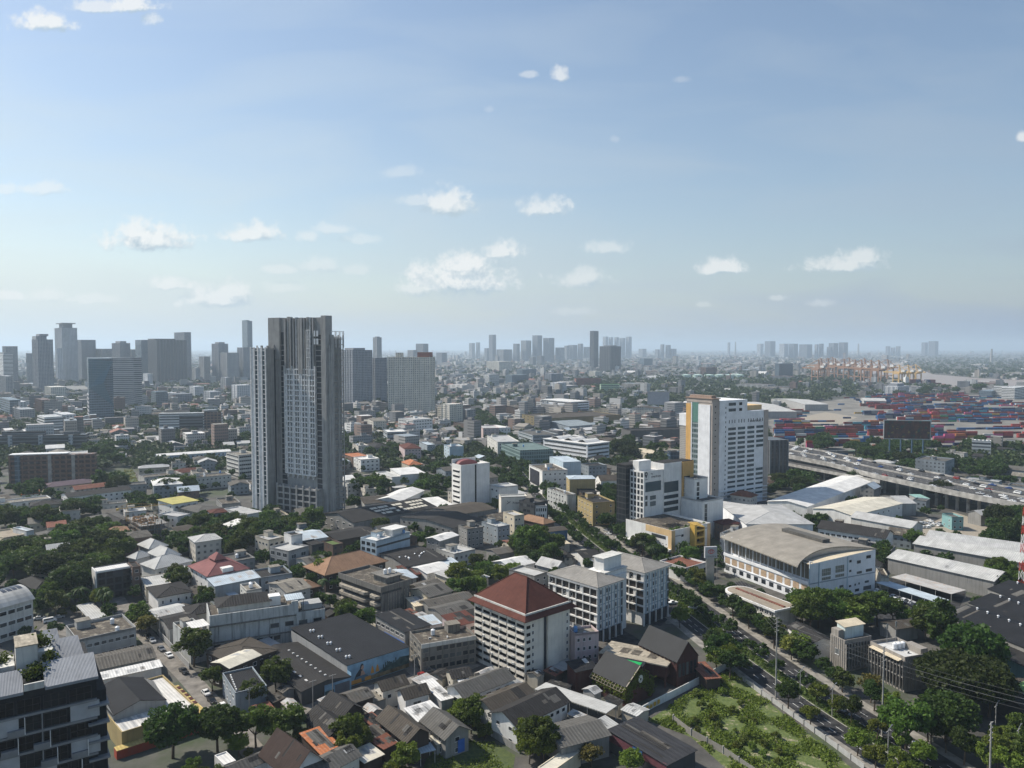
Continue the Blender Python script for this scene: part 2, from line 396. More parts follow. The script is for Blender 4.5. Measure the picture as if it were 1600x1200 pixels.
wallm('grey',(.36,.36,.35),.45);wallm('concrete',(.27,.265,.25),.6);wallm('concrete_old',(.20,.19,.17),.95,grime=(.045,.043,.04));wallm('dark',(.07,.072,.075),.3)
wallm('brown',(.17,.115,.09),.4);wallm('pink',(.55,.44,.43),.4);wallm('blue',(.045,.10,.19),.3);wallm('paleblue',(.45,.54,.60),.3)
wallm('yellow',(.58,.40,.13),.35);wallm('orange',(.62,.37,.13),.2);wallm('peach',(.66,.46,.24),.2);wallm('timber',(.075,.055,.045),.4);wallm('teal',(.20,.36,.36),.3)
wallm('bluegrey',(.30,.34,.37),.4);wallm('warmwhite',(.74,.69,.60),.25)
roofm('r_dark',(.040,.038,.037),.9,.5);roofm('r_black',(.022,.023,.026),.5,.3,.7);roofm('r_grey',(.125,.12,.11),1.0,.5);roofm('r_brown',(.085,.073,.060),.9,.5)
roofm('r_light',(.46,.46,.45),.8,.3);roofm('r_white',(.72,.71,.68),.9,.25);roofm('r_offwhite',(.62,.58,.48),.0,.3);roofm('r_red',(.125,.048,.036),.45,.4)
roofm('r_rust',(.20,.085,.060),.9,.5,rust=(.32,.15,.08));roofm('r_orange',(.46,.17,.075),.9,.4,rust=(.42,.36,.30));roofm('r_tan',(.33,.20,.125),.45,.4)
roofm('r_pink',(.27,.12,.115),.45,.4);roofm('r_purple',(.15,.11,.13),.5,.4);roofm('r_concrete',(.24,.22,.185),0,.9);roofm('r_stained',(.11,.095,.078),0,1.0,rust=(.40,.36,.28))
roofm('r_yellow',(.46,.42,.15),0,.5);roofm('r_bluewhite',(.50,.57,.62),.8,.3);roofm('r_blue',(.20,.36,.50),.9,.3);roofm('r_metal',(.30,.315,.34),.22,.2,.6);roofm('r_teal',(.30,.50,.47),.9,.4)
roofm('r_green',(.22,.46,.16),0,.3);roofm('r_weather',(.125,.115,.10),1.0,.8,rust=(.12,.11,.10));roofm('r_hall',(.30,.275,.235),1.2,.25);roofm('r_cream',(.66,.57,.42),.8,.3)
glassm('glass',(.018,.022,.028),(.12,.13,.13));glassm('glass_blue',(.018,.034,.042),(.07,.11,.13),.12);plain('black_void',(.012,.012,.013),.9);plain('frame_white',(.72,.71,.69),.5);plain('frame_dark',(.04,.04,.042),.5)
plain('metal',(.35,.36,.37),.4,.7);plain('steel_dark',(.06,.06,.065),.5,.5);plain('tank_white',(.70,.71,.72),.35);plain('tank_blue',(.10,.25,.50),.4);plain('ac_unit',(.62,.62,.60),.6)
plain('asphalt',(.042,.042,.044),.9,vary=.5,scale=.35);plain('paint_white',(.62,.62,.60),.8,vary=.25);plain('concrete_slab',(.33,.32,.30),.85,vary=.3,scale=.25);plain('kerb',(.38,.36,.33),.85)
plain('trunk',(.10,.075,.055),.9);plain('wood',(.16,.10,.065),.8);plain('rubber',(.02,.02,.02),.9);plain('red_paint',(.50,.045,.03),.5);plain('tarp_green',(.02,.22,.12),.6);plain('tarp_blue',(.03,.12,.42),.6)
plain('yellow_paint',(.60,.37,.07),.5)
_WC={}
def win_mesh(w,h,style='f',glass='glass',frame='frame_white'):
    k=('win',round(w,2),round(h,2),style,glass,frame)
    if k in _WC: return _WC[k]
    mb=MB();d=.05
    if style in ('f','h','m'):
        t=.07;a,b=w/2,h/2
        mb.cur=1;mb.face([(-a+t,-.012,-b+t),(a-t,-.012,-b+t),(a-t,-.012,b-t),(-a+t,-.012,b-t)])
        mb.cur=0
        mb.box(-a,-d,-b,-a+t,0,b);mb.box(a-t,-d,-b,a,0,b);mb.box(-a+t,-d,-b,a-t,0,-b+t);mb.box(-a+t,-d,b-t,a-t,0,b)
        n=max(1,int(w/1.1))
        for i in range(1,n+1 if style == 'm' else min(n,2)):
            x=-a + w*i/(n if style == 'm' else 2)
            if abs(x) < a-.1: mb.box(x-.03,-d*.8,-b+t,x+.03,-.012,b-t)
        if style == 'm' and h > 2.2: mb.box(-a+t,-d*.8,-.03,a-t,-.012,.03)
        if style == 'h':
            mb.box(-a-.15,-.45,b+.02,a+.15,0,b+.14,True);mb.box(-a-.1,-.14,-b-.1,a+.1,0,-b,True)
        else: mb.box(-a-.05,-.10,-b-.07,a+.05,0,-b,True)
    elif style == 'v':         # unglazed opening: dark reveal with a thin surround
        a,b=w/2,h/2;mb.cur=1;mb.face([(-a,-.012,-b),(a,-.012,-b),(a,-.012,b),(-a,-.012,b)])
        mb.cur=0;mb.box(-a-.06,-.08,-b-.1,a+.06,0,-b,True)
    elif style == 'b':         # ribbon window with mullions
        a,b=w/2,h/2;mb.cur=1;mb.face([(-a,-.02,-b),(a,-.02,-b),(a,-.02,b),(-a,-.02,b)])
        mb.cur=0;n=max(1,int(w/1.6))
        for i in range(n+1):
            x=-a+w*i/n;mb.box(x-.04,-.07,-b,x+.04,-.02,b)
        mb.box(-a-.05,-.22,b,a+.05,0,b+.14,True);mb.box(-a-.05,-.12,-b-.08,a+.05,0,-b,True)
    gm_='black_void' if style == 'v' else glass
    me=mb.mesh('window',[M[frame],M[gm_]]);_WC[k]=me;return me
def face_xf(face,s,z,e=.004):
    return ((s,-e,z),0.0) if face == 'R' else ((-e,s,z),-math.pi/2)
def put(root,name,me,face,s,z,e=.004):
    loc,rz=face_xf(face,s,z,e)
    return link(name,me,root,loc,rz)
def wins(root,face,s0,s1,z0,z1,nx,nz,w,h,style='f',glass='glass',frame='frame_white',skip=0.0,e=.004,name='window'):
    me=win_mesh(w,h,style,glass,frame)
    for j in range(nz):
        for i in range(nx):
            if skip and random.random() < skip: continue
            s=s0 + (s1-s0)*(i+.5)/nx;z=z0 + (z1-z0)*(j+.5)/nz
            put(root,name,me,face,s,z,e)
def panel(root,face,s0,s1,z0,z1,mat,name='panel',t=.06,off=0.0):
    mb=MB()
    if face == 'R': mb.box(s0,-t-off,z0,s1,-off,z1,True)
    else: mb.box(-t-off,s0,z0,-off,s1,z1,True)
    return mb.obj(name,M[mat] if isinstance(mat,str) else mat,root)
def ac_mesh():
    if 'ac' in _WC: return _WC['ac']
    mb=MB();mb.box(-.45,-.35,0,.45,0,.6,True);mb.cur=1;mb.cyl(-.1,-.352,0,0,.01)
    mb=MB();mb.cur=0;mb.box(-.45,-.38,-.3,.45,-.06,.3,True)
    mb.cur=1;n=10;c=[( .22*math.cos(2*math.pi*i/n)-.08,-.385,.22*math.sin(2*math.pi*i/n)) for i in range(n)];mb.face(c)
    _WC['ac']=mb.mesh('condenser',[M['ac_unit'],M['steel_dark']]);return _WC['ac']
def tank_mesh(col='tank_white'):
    if ('tank',col) in _WC: return _WC[('tank',col)]
    mb=MB();mb.cyl(0,0,.3,2.0,.75,12);mb.cyl(0,0,2.0,2.35,.75,12,.2)
    for a in range(4): mb.box(.5*math.cos(a*1.57+.78)-.06,.5*math.sin(a*1.57+.78)-.06,0,.5*math.cos(a*1.57+.78)+.06,.5*math.sin(a*1.57+.78)+.06,.3)
    _WC[('tank',col)]=mb.mesh('water_tank',M[col]);return _WC[('tank',col)]
def vent_mesh():
    if 'vent' in _WC: return _WC['vent']
    mb=MB();mb.cyl(0,0,0,.5,.28,10);mb.cyl(0,0,.5,.75,.30,10,.48);mb.cyl(0,0,.75,1.05,.48,10,.15)
    _WC['vent']=mb.mesh('roof_vent',M['tank_white']);return _WC['vent']
def roof_mesh(kind,LC,LA,h,rise,oh,mb,wall):
    """roof skin into mb, gable triangles into wall; ridge along y (gL), along x (gR)"""
    x0,x1,y0,y1=-oh,LC+oh,-oh,LA+oh;t=.12
    if kind == 'gL':
        xm=LC/2;dz=rise*oh/(LC/2);zl=h-dz+.14;zr=h+rise+.14
        mb.slab([(x0,y0,zl),(xm,y0,zr),(xm,y1,zr),(x0,y1,zl)],t);mb.slab([(xm,y0,zr),(x1,y0,zl),(x1,y1,zl),(xm,y1,zr)],t)
        for y in (0,LA):
            wall.face([(0,y,h),(LC,y,h),(xm,y,h+rise)] if y == 0 else [(LC,y,h),(0,y,h),(xm,y,h+rise)])
    elif kind == 'gR':
        ym=LA/2;dz=rise*oh/(LA/2);zl=h-dz+.14;zr=h+rise+.14
        mb.slab([(x0,y0,zl),(x1,y0,zl),(x1,ym,zr),(x0,ym,zr)],t);mb.slab([(x0,ym,zr),(x1,ym,zr),(x1,y1,zl),(x0,y1,zl)],t)
        for x in (0,LC):
            wall.face([(x,LA,h),(x,0,h),(x,ym,h+rise)] if x == 0 else [(x,0,h),(x,LA,h),(x,ym,h+rise)])
    elif kind == 'hip':
        a=min(LC,LA)/2+oh;dz=0;z0=h+.12;z1=h+rise+.12
        if LC >= LA:
            r0,r1=(x0+a*.96,(y0+y1)/2),(x1-a*.96,(y0+y1)/2)
        else:
            r0,r1=((x0+x1)/2,y0+a*.96),((x0+x1)/2,y1-a*.96)
        c=[(x0,y0,z0),(x1,y0,z0),(x1,y1,z0),(x0,y1,z0)];p,q=(r0[0],r0[1],z1),(r1[0],r1[1],z1)
        if LC >= LA:
            mb.face([c[0],c[1],q,p]);mb.face([c[1],c[2],q]);mb.face([c[2],c[3],p,q]);mb.face([c[3],c[0],p])
        else:
            mb.face([c[0],c[1],p]);mb.face([c[1],c[2],q,p]);mb.face([c[2],c[3],q]);mb.face([c[3],c[0],p,q])
        mb.box(x0,y0,h-.12,x1,y1,h+.119,True,False)
        for u,v in ((c[0],p),(c[1],q if LC >= LA else p),(c[2],q),(c[3],p if LC >= LA else q),(p,q)): mb.tube(u,v,.13,5)
    elif kind == 'shed':
        z0,z1=h+.12,h+rise+.12
        mb.slab([(x0,y0,z0),(x1,y0,z0),(x1,y1,z1),(x0,y1,z1)],t)
        wall.face([(0,LA,h),(0,0,h),(0,LA,h+rise)]);wall.face([(LC,0,h),(LC,LA,h),(LC,LA,h+rise)]);wall.face([(LC,LA,h),(0,LA,h),(0,LA,h+rise),(LC,LA,h+rise)])
    elif kind in ('archL','archR'):
        n=12;pts=[]
        W=LC if kind == 'archL' else LA
        for i in range(n+1):
            a=i/n;pts.append((-oh + (W+2*oh)*a,h + .12 + rise*(1-(2*a-1)**2)))
        for i in range(n):
            (s0,z0),(s1,z1)=pts[i],pts[i+1]
            if kind == 'archL': mb.slab([(s0,y0,z0),(s1,y0,z1),(s1,y1,z1),(s0,y1,z0)],t)
            else: mb.slab([(x0,s0,z0),(x1,s0,z0),(x1,s1,z1),(x0,s1,z1)],t)
        inner=[(min(max(p[0],0),W),p[1]-.13) for p in pts]
        if kind == 'archL':
            for y in (0,LA): wall.face([(s,y,z) for s,z in inner] + [(W,y,h),(0,y,h)] if y else list(reversed([(s,y,z) for s,z in inner])) + [(0,y,h),(W,y,h)])
        else:
            for x in (0,LC): wall.face([(x,s,z) for s,z in inner] + [(x,W,h),(x,0,h)])
def roof_patches(root,kind,LC,LA,h,rise,rm):
    mb=MB()
    for k in range(random.randint(3,7)):
        mb.cur=random.choice((0,0,1,2,3));W,Lg=(LC,LA) if kind == 'gL' else (LA,LC)
        half=W/2 if kind != 'shed' else W;side=random.choice((0,1)) if kind != 'shed' else 0
        a0=random.uniform(.02,.6)*half;a1=min(half*.97,a0+random.choice((1.2,2.4,half*.5,half)));l0=random.uniform(0,Lg-1.2);l1=min(Lg,l0+random.choice((.8,.9,1.6,3.0)))
        z=lambda a: h+rise*a/half+.165
        if side: p=[(W-a0,z(a0)),(W-a1,z(a1))]
        else: p=[(a0,z(a0)),(a1,z(a1))]
        q=[(p[0][0],l0,p[0][1]),(p[0][0],l1,p[0][1]),(p[1][0],l1,p[1][1]),(p[1][0],l0,p[1][1])]
        if kind != 'gL': q=[(y,x,zz) for x,y,zz in q]
        if k and mb.cur == 1: mb.cur=3
        mb.face(q)
    mb.obj('roof_patches',[M[q] for q in (('r_light','r_pale','r_rustpale','r_light') if rm in ('r_white','r_pale','r_light','r_bluewhite','r_offwhite','r_cream','r_rustpale') else ('r_grey','r_light','r_weather','r_dark'))],root)['kind']='stuff'
ROOFW={'r_dark':'dark grey','r_black':'black','r_grey':'grey','r_brown':'brown','r_light':'light grey','r_white':'white','r_offwhite':'off-white','r_red':'dark red','r_rust':'rust red','r_orange':'orange',
 'r_tan':'tan','r_pink':'pinkish red','r_purple':'purple grey','r_concrete':'bare concrete','r_stained':'stained','r_yellow':'yellow','r_bluewhite':'pale blue','r_blue':'blue','r_metal':'grey metal','r_teal':'teal','r_green':'green','r_weather':'weathered grey','r_hall':'taupe','r_cream':'cream'}
LM=[]      # landmarks for labels: (phrase, px, py)
BLD=[]     # every building root with its site
def bld(name,st,roof='flat',wall='white',rm='r_concrete',rise=2.0,oh=.5,wl=None,wr=None,win=(1.5,1.3,'f'),label=None,cat='house',group=None,par=.8,clutter=0,
        base=None,far=False,lm=None,glass='glass',frame='frame_white',skip=.06,bands=None):
    """generic building. wl / wr = (columns, storeys) of windows on the left / right face"""
    h,LC,LA=st.h,st.LC,st.LA
    root=thing(name,st.loc,st.rz,label,cat,group);mark(st.corners(.6));BLD.append((root,st))
    if lm: p=st.px();LM.append((lm,p[0],p[1]))
    w=MB();r=MB()
    if not (wl or wr or bands) and roof != 'canopy' and wall in WCOL and cat in ('house','building','office','shop','villa') and h > 3.5:
        if st.b[1] > 360: wall=gridm('far_'+wall,WCOL[wall],(.03,.034,.04),3.1,3.05,.42,.42,None,.4,.7,.35)
        else: wl,wr=(max(1,int(LA/4)),max(1,int(h/3))),(max(1,int(LC/4)),max(1,int(h/3)))
    if roof == 'flat':
        t=.25
        w.box(0,0,0,LC,LA,h,False,False)
        for (a,b,c,d) in ((0,0,LC,t),(0,LA-t,LC,LA),(0,t,t,LA-t),(LC-t,t,LC,LA-t)): w.box(a,b,h-par,c,d,h)
        r.face([(t,t,h-par),(LC-t,t,h-par),(LC-t,LA-t,h-par),(t,LA-t,h-par)])
    elif roof == 'slab':      # flat roof plate that oversails the walls
        w.box(0,0,0,LC,LA,h-.3);r.box(-oh,-oh,h-.3+.003,LC+oh,LA+oh,h,True)
    elif roof == 'canopy':
        r.slab([(0,0,h),(LC,0,h),(LC,LA,h),(0,LA,h)],.15)
        nx,ny=max(2,int(LC/6)+1),max(2,int(LA/6)+1)
        for i in range(nx):
            for j in range(ny): w.box(.2+(LC-.5)*i/(nx-1),.2+(LA-.5)*j/(ny-1),0,.35+(LC-.5)*i/(nx-1),.35+(LA-.5)*j/(ny-1),h-.15)
    else:
        w.box(0,0,0,LC,LA,h,False,False);roof_mesh(roof,LC,LA,h,rise,oh,r,w)
    w.obj('post_frame' if roof == 'canopy' else 'wall',M[wall] if isinstance(wall,str) else wall,root);r.obj('roof',M[rm],root)
    if roof in ('gL','gR','shed') and st.b[1] < 420 and h < 11: roof_patches(root,roof,LC,LA,h,rise,rm)
    ww,wh,ws=win
    for face,spec,Lf in (('L',wl,LA),('R',wr,LC)):
        if not spec: continue
        nx,nz=spec;z0=0 if base is None else base;zt=h - (par if roof == 'flat' else .3)
        cw=min(ww,Lf/nx*.8)
        wins(root,face,Lf*.02,Lf*.98,z0,zt,nx,nz,cw,min(wh,(zt-z0)/nz*.8),ws,glass,frame,skip)
    if bands:                # ribbon windows, one per storey on both faces
        n,gmat=bands
        for j in range(n):
            z=h*(j+.45)/n
            for face,Lf in (('L',LA),('R',LC)):
                me=win_mesh(Lf*.94,h/n*.42,'b',gmat,frame);put(root,'window_band',me,face,Lf/2,z)
    for k in range(clutter):
        if roof == 'flat': zr=h-par+.002
        else: break
        q=random.random();x,y=random.uniform(1.2,max(1.3,LC-2.5)),random.uniform(1.2,max(1.3,LA-2.5))
        if k == 0 and min(LC,LA) > 7:
            c=MB();a,b=min(4.5,LC*.35),min(4,LA*.35);x,y=random.uniform(.6,LC-a-.6),random.uniform(LA*.4,LA-b-.6);c.box(x,y,zr,x+a,y+b,zr+2.7);c.cur=1;c.box(x-.2,y-.2,zr+2.701,x+a+.2,y+b+.2,zr+2.85,True)
            c.obj('stair_house',[M[wall] if isinstance(wall,str) else wall,M['r_concrete']],root)
        elif q < .45: link('water_tank',tank_mesh(random.choice(('tank_white','tank_white','tank_blue'))),root,(x,y,zr),0)
        else: link('condenser',ac_mesh(),root,(x,y,zr+.3),random.choice((0,1.57,3.14)))
    return root
def rotm(n):
    q=np.random.normal(size=(n,4));q /= np.linalg.norm(q,axis=1)[:,None]
    w,x,y,z=q.T
    return np.stack([np.stack([1-2*(y*y+z*z),2*(x*y-z*w),2*(x*z+y*w)],-1),np.stack([2*(x*y+z*w),1-2*(x*x+z*z),2*(y*z-x*w)],-1),np.stack([2*(x*z-y*w),2*(y*z+x*w),1-2*(x*x+y*y)],-1)],1)
def quads_mesh(name,V,mat):
    n=len(V)//4;me=bpy.data.meshes.new(name)
    me.vertices.add(len(V));me.vertices.foreach_set('co',np.asarray(V,np.float32).ravel())
    me.loops.add(len(V));me.loops.foreach_set('vertex_index',np.arange(len(V),dtype=np.int32))
    me.polygons.add(n);me.polygons.foreach_set('loop_start',np.arange(0,len(V),4,dtype=np.int32));me.polygons.foreach_set('loop_total',np.full(n,4,np.int32))
    me.materials.append(mat);me.update(calc_edges=True);return me
LEAF=np.array([[-.5,-.32,0],[.5,-.32,.06],[.5,.32,0],[-.5,.32,-.06]])
def leaves(cent,sizes,up=.35):
    n=len(cent);Rm=rotm(n);q=np.einsum('nij,kj->nki',Rm,LEAF)*sizes[:,None,None]
    q[:,:,2] *= (1-up*.3)
    return (cent[:,None,:]+q).reshape(-1,3)
def crown_pts(rx,rz,nclump,per,clump_r,flat=.35,seed=0):
    rs=np.random.RandomState(seed);C=[]
    for i in range(nclump):
        d=rs.normal(size=3);d /= np.linalg.norm(d)
        if d[2] < -flat: d[2]=-flat*rs.rand()
        rr=.55+.45*rs.rand()**.6
        c=d*np.array([rx,rx,rz])*rr*.86
        cr=clump_r*(.65+.7*rs.rand());m=int(per*(.7+.6*rs.rand()))
        p=rs.normal(size=(m,3));p /= np.linalg.norm(p,axis=1)[:,None];p *= (rs.rand(m,1)**.4)*cr*np.array([1,1,.7])
        C.append(c+p)
    return np.concatenate(C)
leafm('leaf_dark',(.032,.062,.014),.4);leafm('leaf_mid',(.054,.096,.018),.4);leafm('leaf_light',(.095,.14,.025),.4);leafm('leaf_yellow',(.13,.145,.035));leafm('leaf_palm',(.040,.070,.026))
leafm('leaf_far',(.036,.066,.024),.25)
TREES={}
def tree_proto(key,rx,rz,th,ncl,per,clr,leaf,lsz,seed,flat=.35):
    V=crown_pts(rx,rz,ncl,per,clr,flat,seed);np.random.seed(seed)
    V[:,2]+=th + rz*.75
    cr=quads_mesh('crown',leaves(V,lsz*(.6+.8*np.random.rand(len(V)))),M[leaf])
    tb=MB();rs=random.Random(seed);top=(rs.uniform(-.4,.4),rs.uniform(-.4,.4),th);tr=.035*(rx+th)
    tb.tube((0,0,-.3),top,tr,8,tr*.7)
    for i in range(6):
        a=i*1.05+rs.random();e=(math.cos(a)*rx*.55,math.sin(a)*rx*.55,th+rz*(.5+.5*rs.random()));mid=(e[0]*.45+top[0]*.5,e[1]*.45+top[1]*.5,th+rz*.25)
        tb.tube(top,mid,tr*.55,6,tr*.4);tb.tube(mid,e,tr*.4,5,tr*.12)
    TREES[key]=(cr,tb.mesh('trunk',M['trunk']),rx,th+rz*1.75)
tree_proto('broad',6.5,4.0,4.0,60,120,1.7,'leaf_dark',.62,1)
tree_proto('broad2',6.0,4.4,3.6,54,120,1.6,'leaf_mid',.60,2)
tree_proto('round',4.2,3.6,2.8,36,105,1.25,'leaf_mid',.50,3)
tree_proto('round2',3.6,3.2,2.6,32,95,1.1,'leaf_light',.45,4)
tree_proto('street',3.4,2.9,3.4,30,95,1.05,'leaf_dark',.44,5)
tree_proto('street2',3.0,2.6,3.2,22,85,1.0,'leaf_light',.42,6)
tree_proto('shrub',2.0,1.5,.4,14,42,.8,'leaf_light',.45,7,.1)
tree_proto('bright',3.2,2.8,2.2,28,90,1.05,'leaf_yellow',.43,8)
tree_proto('tall',3.6,6.0,4.0,36,55,1.4,'leaf_dark',.75,9,.8)
tree_proto('rain',11.0,4.2,5.5,130,130,2.0,'leaf_dark',.66,10,.12)
def palm_proto():
    rs=random.Random(3);V=[];h=8.0
    for i in range(22):
        a=i*2.399;el=rs.uniform(-.1,1.0);L=rs.uniform(2.6,3.4);side=np.array([-math.sin(a),math.cos(a),0])
        for k in range(9):
            t0,t1=k/9,(k+1)/9
            def pt(t): return np.array([math.cos(a)*L*t*math.cos(el*.6),math.sin(a)*L*t*math.cos(el*.6),h+L*(math.sin(el)*t - .95*t*t)])
            p0,p1=pt(t0),pt(t1);w=.42*math.sin(math.pi*min(1,t0*.85+.15))
            V+=[p0-side*w-(0,0,.12),p0,p1,p1-side*w-(0,0,.12)];V+=[p0,p0+side*w-(0,0,.12),p1+side*w-(0,0,.12),p1]
    cr=quads_mesh('crown',np.array(V),M['leaf_palm']);tb=MB();tb.tube((0,0,-.3),(.3,.1,h*.5),.20,7,.15);tb.tube((.3,.1,h*.5),(.1,0,h),.15,7,.13)
    TREES['palm']=(cr,tb.mesh('trunk',M['trunk']),3.2,9.5)
palm_proto()
TREEW={'broad':'broad dark green tree','broad2':'broad mid green tree','round':'round green tree','round2':'small light green tree','street':'slim dark street tree','street2':'thin light green street tree','shrub':'low light green bush',
 'bright':'yellowish green tree','tall':'tall dark narrow tree','rain':'huge spreading dark tree','palm':'feathery palm'}
TREEN={'palm':'palm_tree','shrub':'bush','street':'street_tree','street2':'street_tree'}
GEN=[]      # things that still need a label: (obj, base phrase, px, py, group)
TREELIST=[]
TSPEC=[]
def tree(kind,x,y,s=1.0,label=None,group=None,z=0.0):
    """note a tree; the 300 that show largest become objects, the rest one mass (see plant_trees)"""
    cr,tr,rx,ht=TREES[kind];p=proj(x,y,z+ht*.5*s);TREELIST.append((x,y,rx*s))
    TSPEC.append((kind,x,y,s,random.uniform(0,6.28),random.uniform(.88,1.15),label,group or 'trees of the city',p))
def plant_trees(limits):
    TSPEC.sort(key=lambda t: (0 if t[6] else 1,math.hypot(t[1],t[2])/(TREES[t[0]][2]*t[3]) if -30 < t[8][0] < 1630 and t[8][1] < 1225 else 1e6))
    cnt={};rest=[]
    for t in TSPEC:
        kind,x,y,s,rz,zs_,label,group,p=t;nm=TREEN.get(kind,'tree');fam='bush' if nm == 'bush' else 'tree';cnt[fam]=cnt.get(fam,0)+1
        if not (-40 < p[0] < 1640 and p[1] < 1240): cnt[fam] -= 1;continue
        if cnt[fam] > limits: rest.append(t);continue
        cr,tr,rx,ht=TREES[kind]
        o=thing(nm,(x,y,0),rz,label,'bush' if kind == 'shrub' else 'palm' if kind == 'palm' else 'tree',group);o.scale=(s,s,s*zs_)
        link('crown',cr,o);link('trunk',tr,o)
        if not label: GEN.append((o,TREEW[kind],p[0],p[1]))
    V=[]
    for (kind,x,y,s,rz,zs_,*_r) in rest:
        me=TREES[kind][0];a=np.empty(len(me.vertices)*3,np.float32);me.vertices.foreach_get('co',a);a=a.reshape(-1,4,3)
        k_=2 if y < 350 else 5;a=a[::k_];c=a.mean(1,keepdims=True);a=(c+(a-c)*math.sqrt(k_)*.95)*np.array([s,s,s*zs_]);ca,sa=math.cos(rz),math.sin(rz)
        V.append(np.stack([a[...,0]*ca-a[...,1]*sa+x,a[...,0]*sa+a[...,1]*ca+y,a[...,2]],-1).reshape(-1,3))
    if V:
        o=link('tree_cover',quads_mesh('tree_cover',np.concatenate(V),M['leaf_dark']));tag(o,'mass of smaller dark green trees filling the gaps between the farther houses','trees',kind='stuff')
def tree_px(kind,px,py,wpx=None,label=None,group=None):
    """tree whose foot is seen at px,py; wpx = crown width in pixels"""
    x,y=P(px,py);rx=TREES[kind][2];s=1.0
    if wpx: s=wpx/2/FPX*math.hypot(y,CAMH)/rx
    tree(kind,x,y,s*random.uniform(.93,1.07),label,group)
for k,c in (('white',(.75,.75,.74)),('silver',(.42,.43,.44)),('black',(.018,.018,.02)),('grey',(.13,.135,.14)),('red',(.25,.03,.025)),('blue',(.03,.07,.22)),('pink',(.42,.12,.20)),('green',(.04,.25,.10)),('yellow',(.65,.42,.04)),('orange',(.60,.20,.03))):
    plain('car_'+k,c,.25,vary=.03)
plain('car_glass',(.02,.025,.03),.08);plain('lamp_clear',(.75,.75,.72),.2);plain('lamp_red',(.45,.02,.02),.3)
CARS={}
def car_meshes(kind):
    if kind in CARS: return CARS[kind]
    W=.88;b=MB();g=MB()
    if kind == 'van': prof=[(-2.4,.35),(-2.42,1.2),(-2.3,1.85),(1.2,1.9),(1.75,1.25),(2.35,1.0),(2.4,.35)];gl=[(-2.1,1.25,1.72),(1.1,1.25,1.75)];front=((1.23,1.84),(1.72,1.29));roof0,roof1=2,3
    elif kind == 'pickup': prof=[(-2.6,.45),(-2.62,.98),(-.62,1.0),(-.45,1.62),(.65,1.66),(1.25,1.1),(2.45,.98),(2.5,.45)];front=((.70,1.60),(1.20,1.14))
    else: prof=[(-2.2,.32),(-2.25,.78),(-1.75,.92),(-1.15,1.38),(.35,1.42),(1.15,.95),(2.05,.80),(2.15,.35)];front=((.42,1.38),(1.08,.99))
    n=len(prof)
    def yw(z): return W if z < 1.0 else W-.16*(z-1.0)/.5
    for i in range(n):
        p,q=prof[i],prof[(i+1) % n]
        b.face([(p[0],-yw(p[1]),p[1]),(p[0],yw(p[1]),p[1]),(q[0],yw(q[1]),q[1]),(q[0],-yw(q[1]),q[1])])
    b.face([(p[0],-yw(p[1]),p[1]) for p in reversed(prof)]);b.face([(p[0],yw(p[1]),p[1]) for p in prof])
    e=.012
    def quad(p,q,ins=.08): g.face([(p[0]+e,-yw(p[1])+ins,p[1]+e),(p[0]+e,yw(p[1])-ins,p[1]+e),(q[0]+e,yw(q[1])-ins,q[1]+e),(q[0]+e,-yw(q[1])+ins,q[1]+e)])
    quad(*front)
    if kind == 'van': xs,zl,zh=(-2.2,1.15),1.22,1.72
    elif kind == 'pickup': xs,zl,zh=(-.5,.85),1.08,1.54
    else: xs,zl,zh=(-1.35,.75),.98,1.32
    for s in (-1,1):
        t=.16 if kind != 'van' else .05
        pts=[(xs[0],s*(yw(zl)+e),zl),(xs[1],s*(yw(zl)+e),zl),(xs[1]-t*2.2,s*(yw(zh)+e),zh),(xs[0]+t*1.6,s*(yw(zh)+e),zh)]
        g.face(pts if s < 0 else list(reversed(pts)))
    if kind == 'car': g.face([(-1.70-e,W-.12,.96+e),(-1.70-e,-W+.12,.96+e),(-1.22-e,-W+.2,1.34+e),(-1.22-e,W-.2,1.34+e)])
    wh=MB();
    for s in (-.1,.1): pass
    nn=12;c=[(.32*math.cos(2*math.pi*i/nn),.32*math.sin(2*math.pi*i/nn)) for i in range(nn)]
    for i in range(nn):
        p,q=c[i],c[(i+1) % nn];wh.face([(p[0],-.1,p[1]),(q[0],-.1,q[1]),(q[0],.1,q[1]),(p[0],.1,p[1])])
    wh.face([(p[0],-.1,p[1]) for p in c]);wh.face([(p[0],.1,p[1]) for p in reversed(c)])
    hl=MB();hl.box(-.04,-.18,-.08,.04,.18,.08,True)
    CARS[kind]=(b,g.mesh('window',M['car_glass']),wh.mesh('wheel',M['rubber']),hl.mesh('headlight',M['lamp_clear']),hl.mesh('tail_light',M['lamp_red']),prof,b)
    return CARS[kind]
_CB={}
def car(x,y,rz,colour='white',kind='car',detail=True,label=None,group='cars',z=0.0):
    b,g,wh,hl,tl,prof,_=car_meshes(kind)
    k=(kind,colour)
    if k not in _CB: _CB[k]=b.mesh('body',M['car_'+colour])
    o=thing('car' if kind != 'van' else 'van',(x,y,z),rz,label,'car' if kind == 'car' else kind,group)
    link('body',_CB[k],o);link('window',g,o)
    if detail:
        for sx in (-1.4,1.4):
            for sy in (-.80,.80): link('wheel',wh,o,(sx,sy,.32))
        for sy in (-.6,.6): link('headlight',hl,o,(prof[-1][0]-.02,sy,.66));link('tail_light',tl,o,(prof[1][0]+.02,sy,.7))
    if not label:
        p=proj(x,y,z+.7);GEN.append((o,f"{'metallic ' if colour=='silver' else ''}{colour} {'pickup' if kind=='pickup' else kind}",p[0],p[1]))
    return o
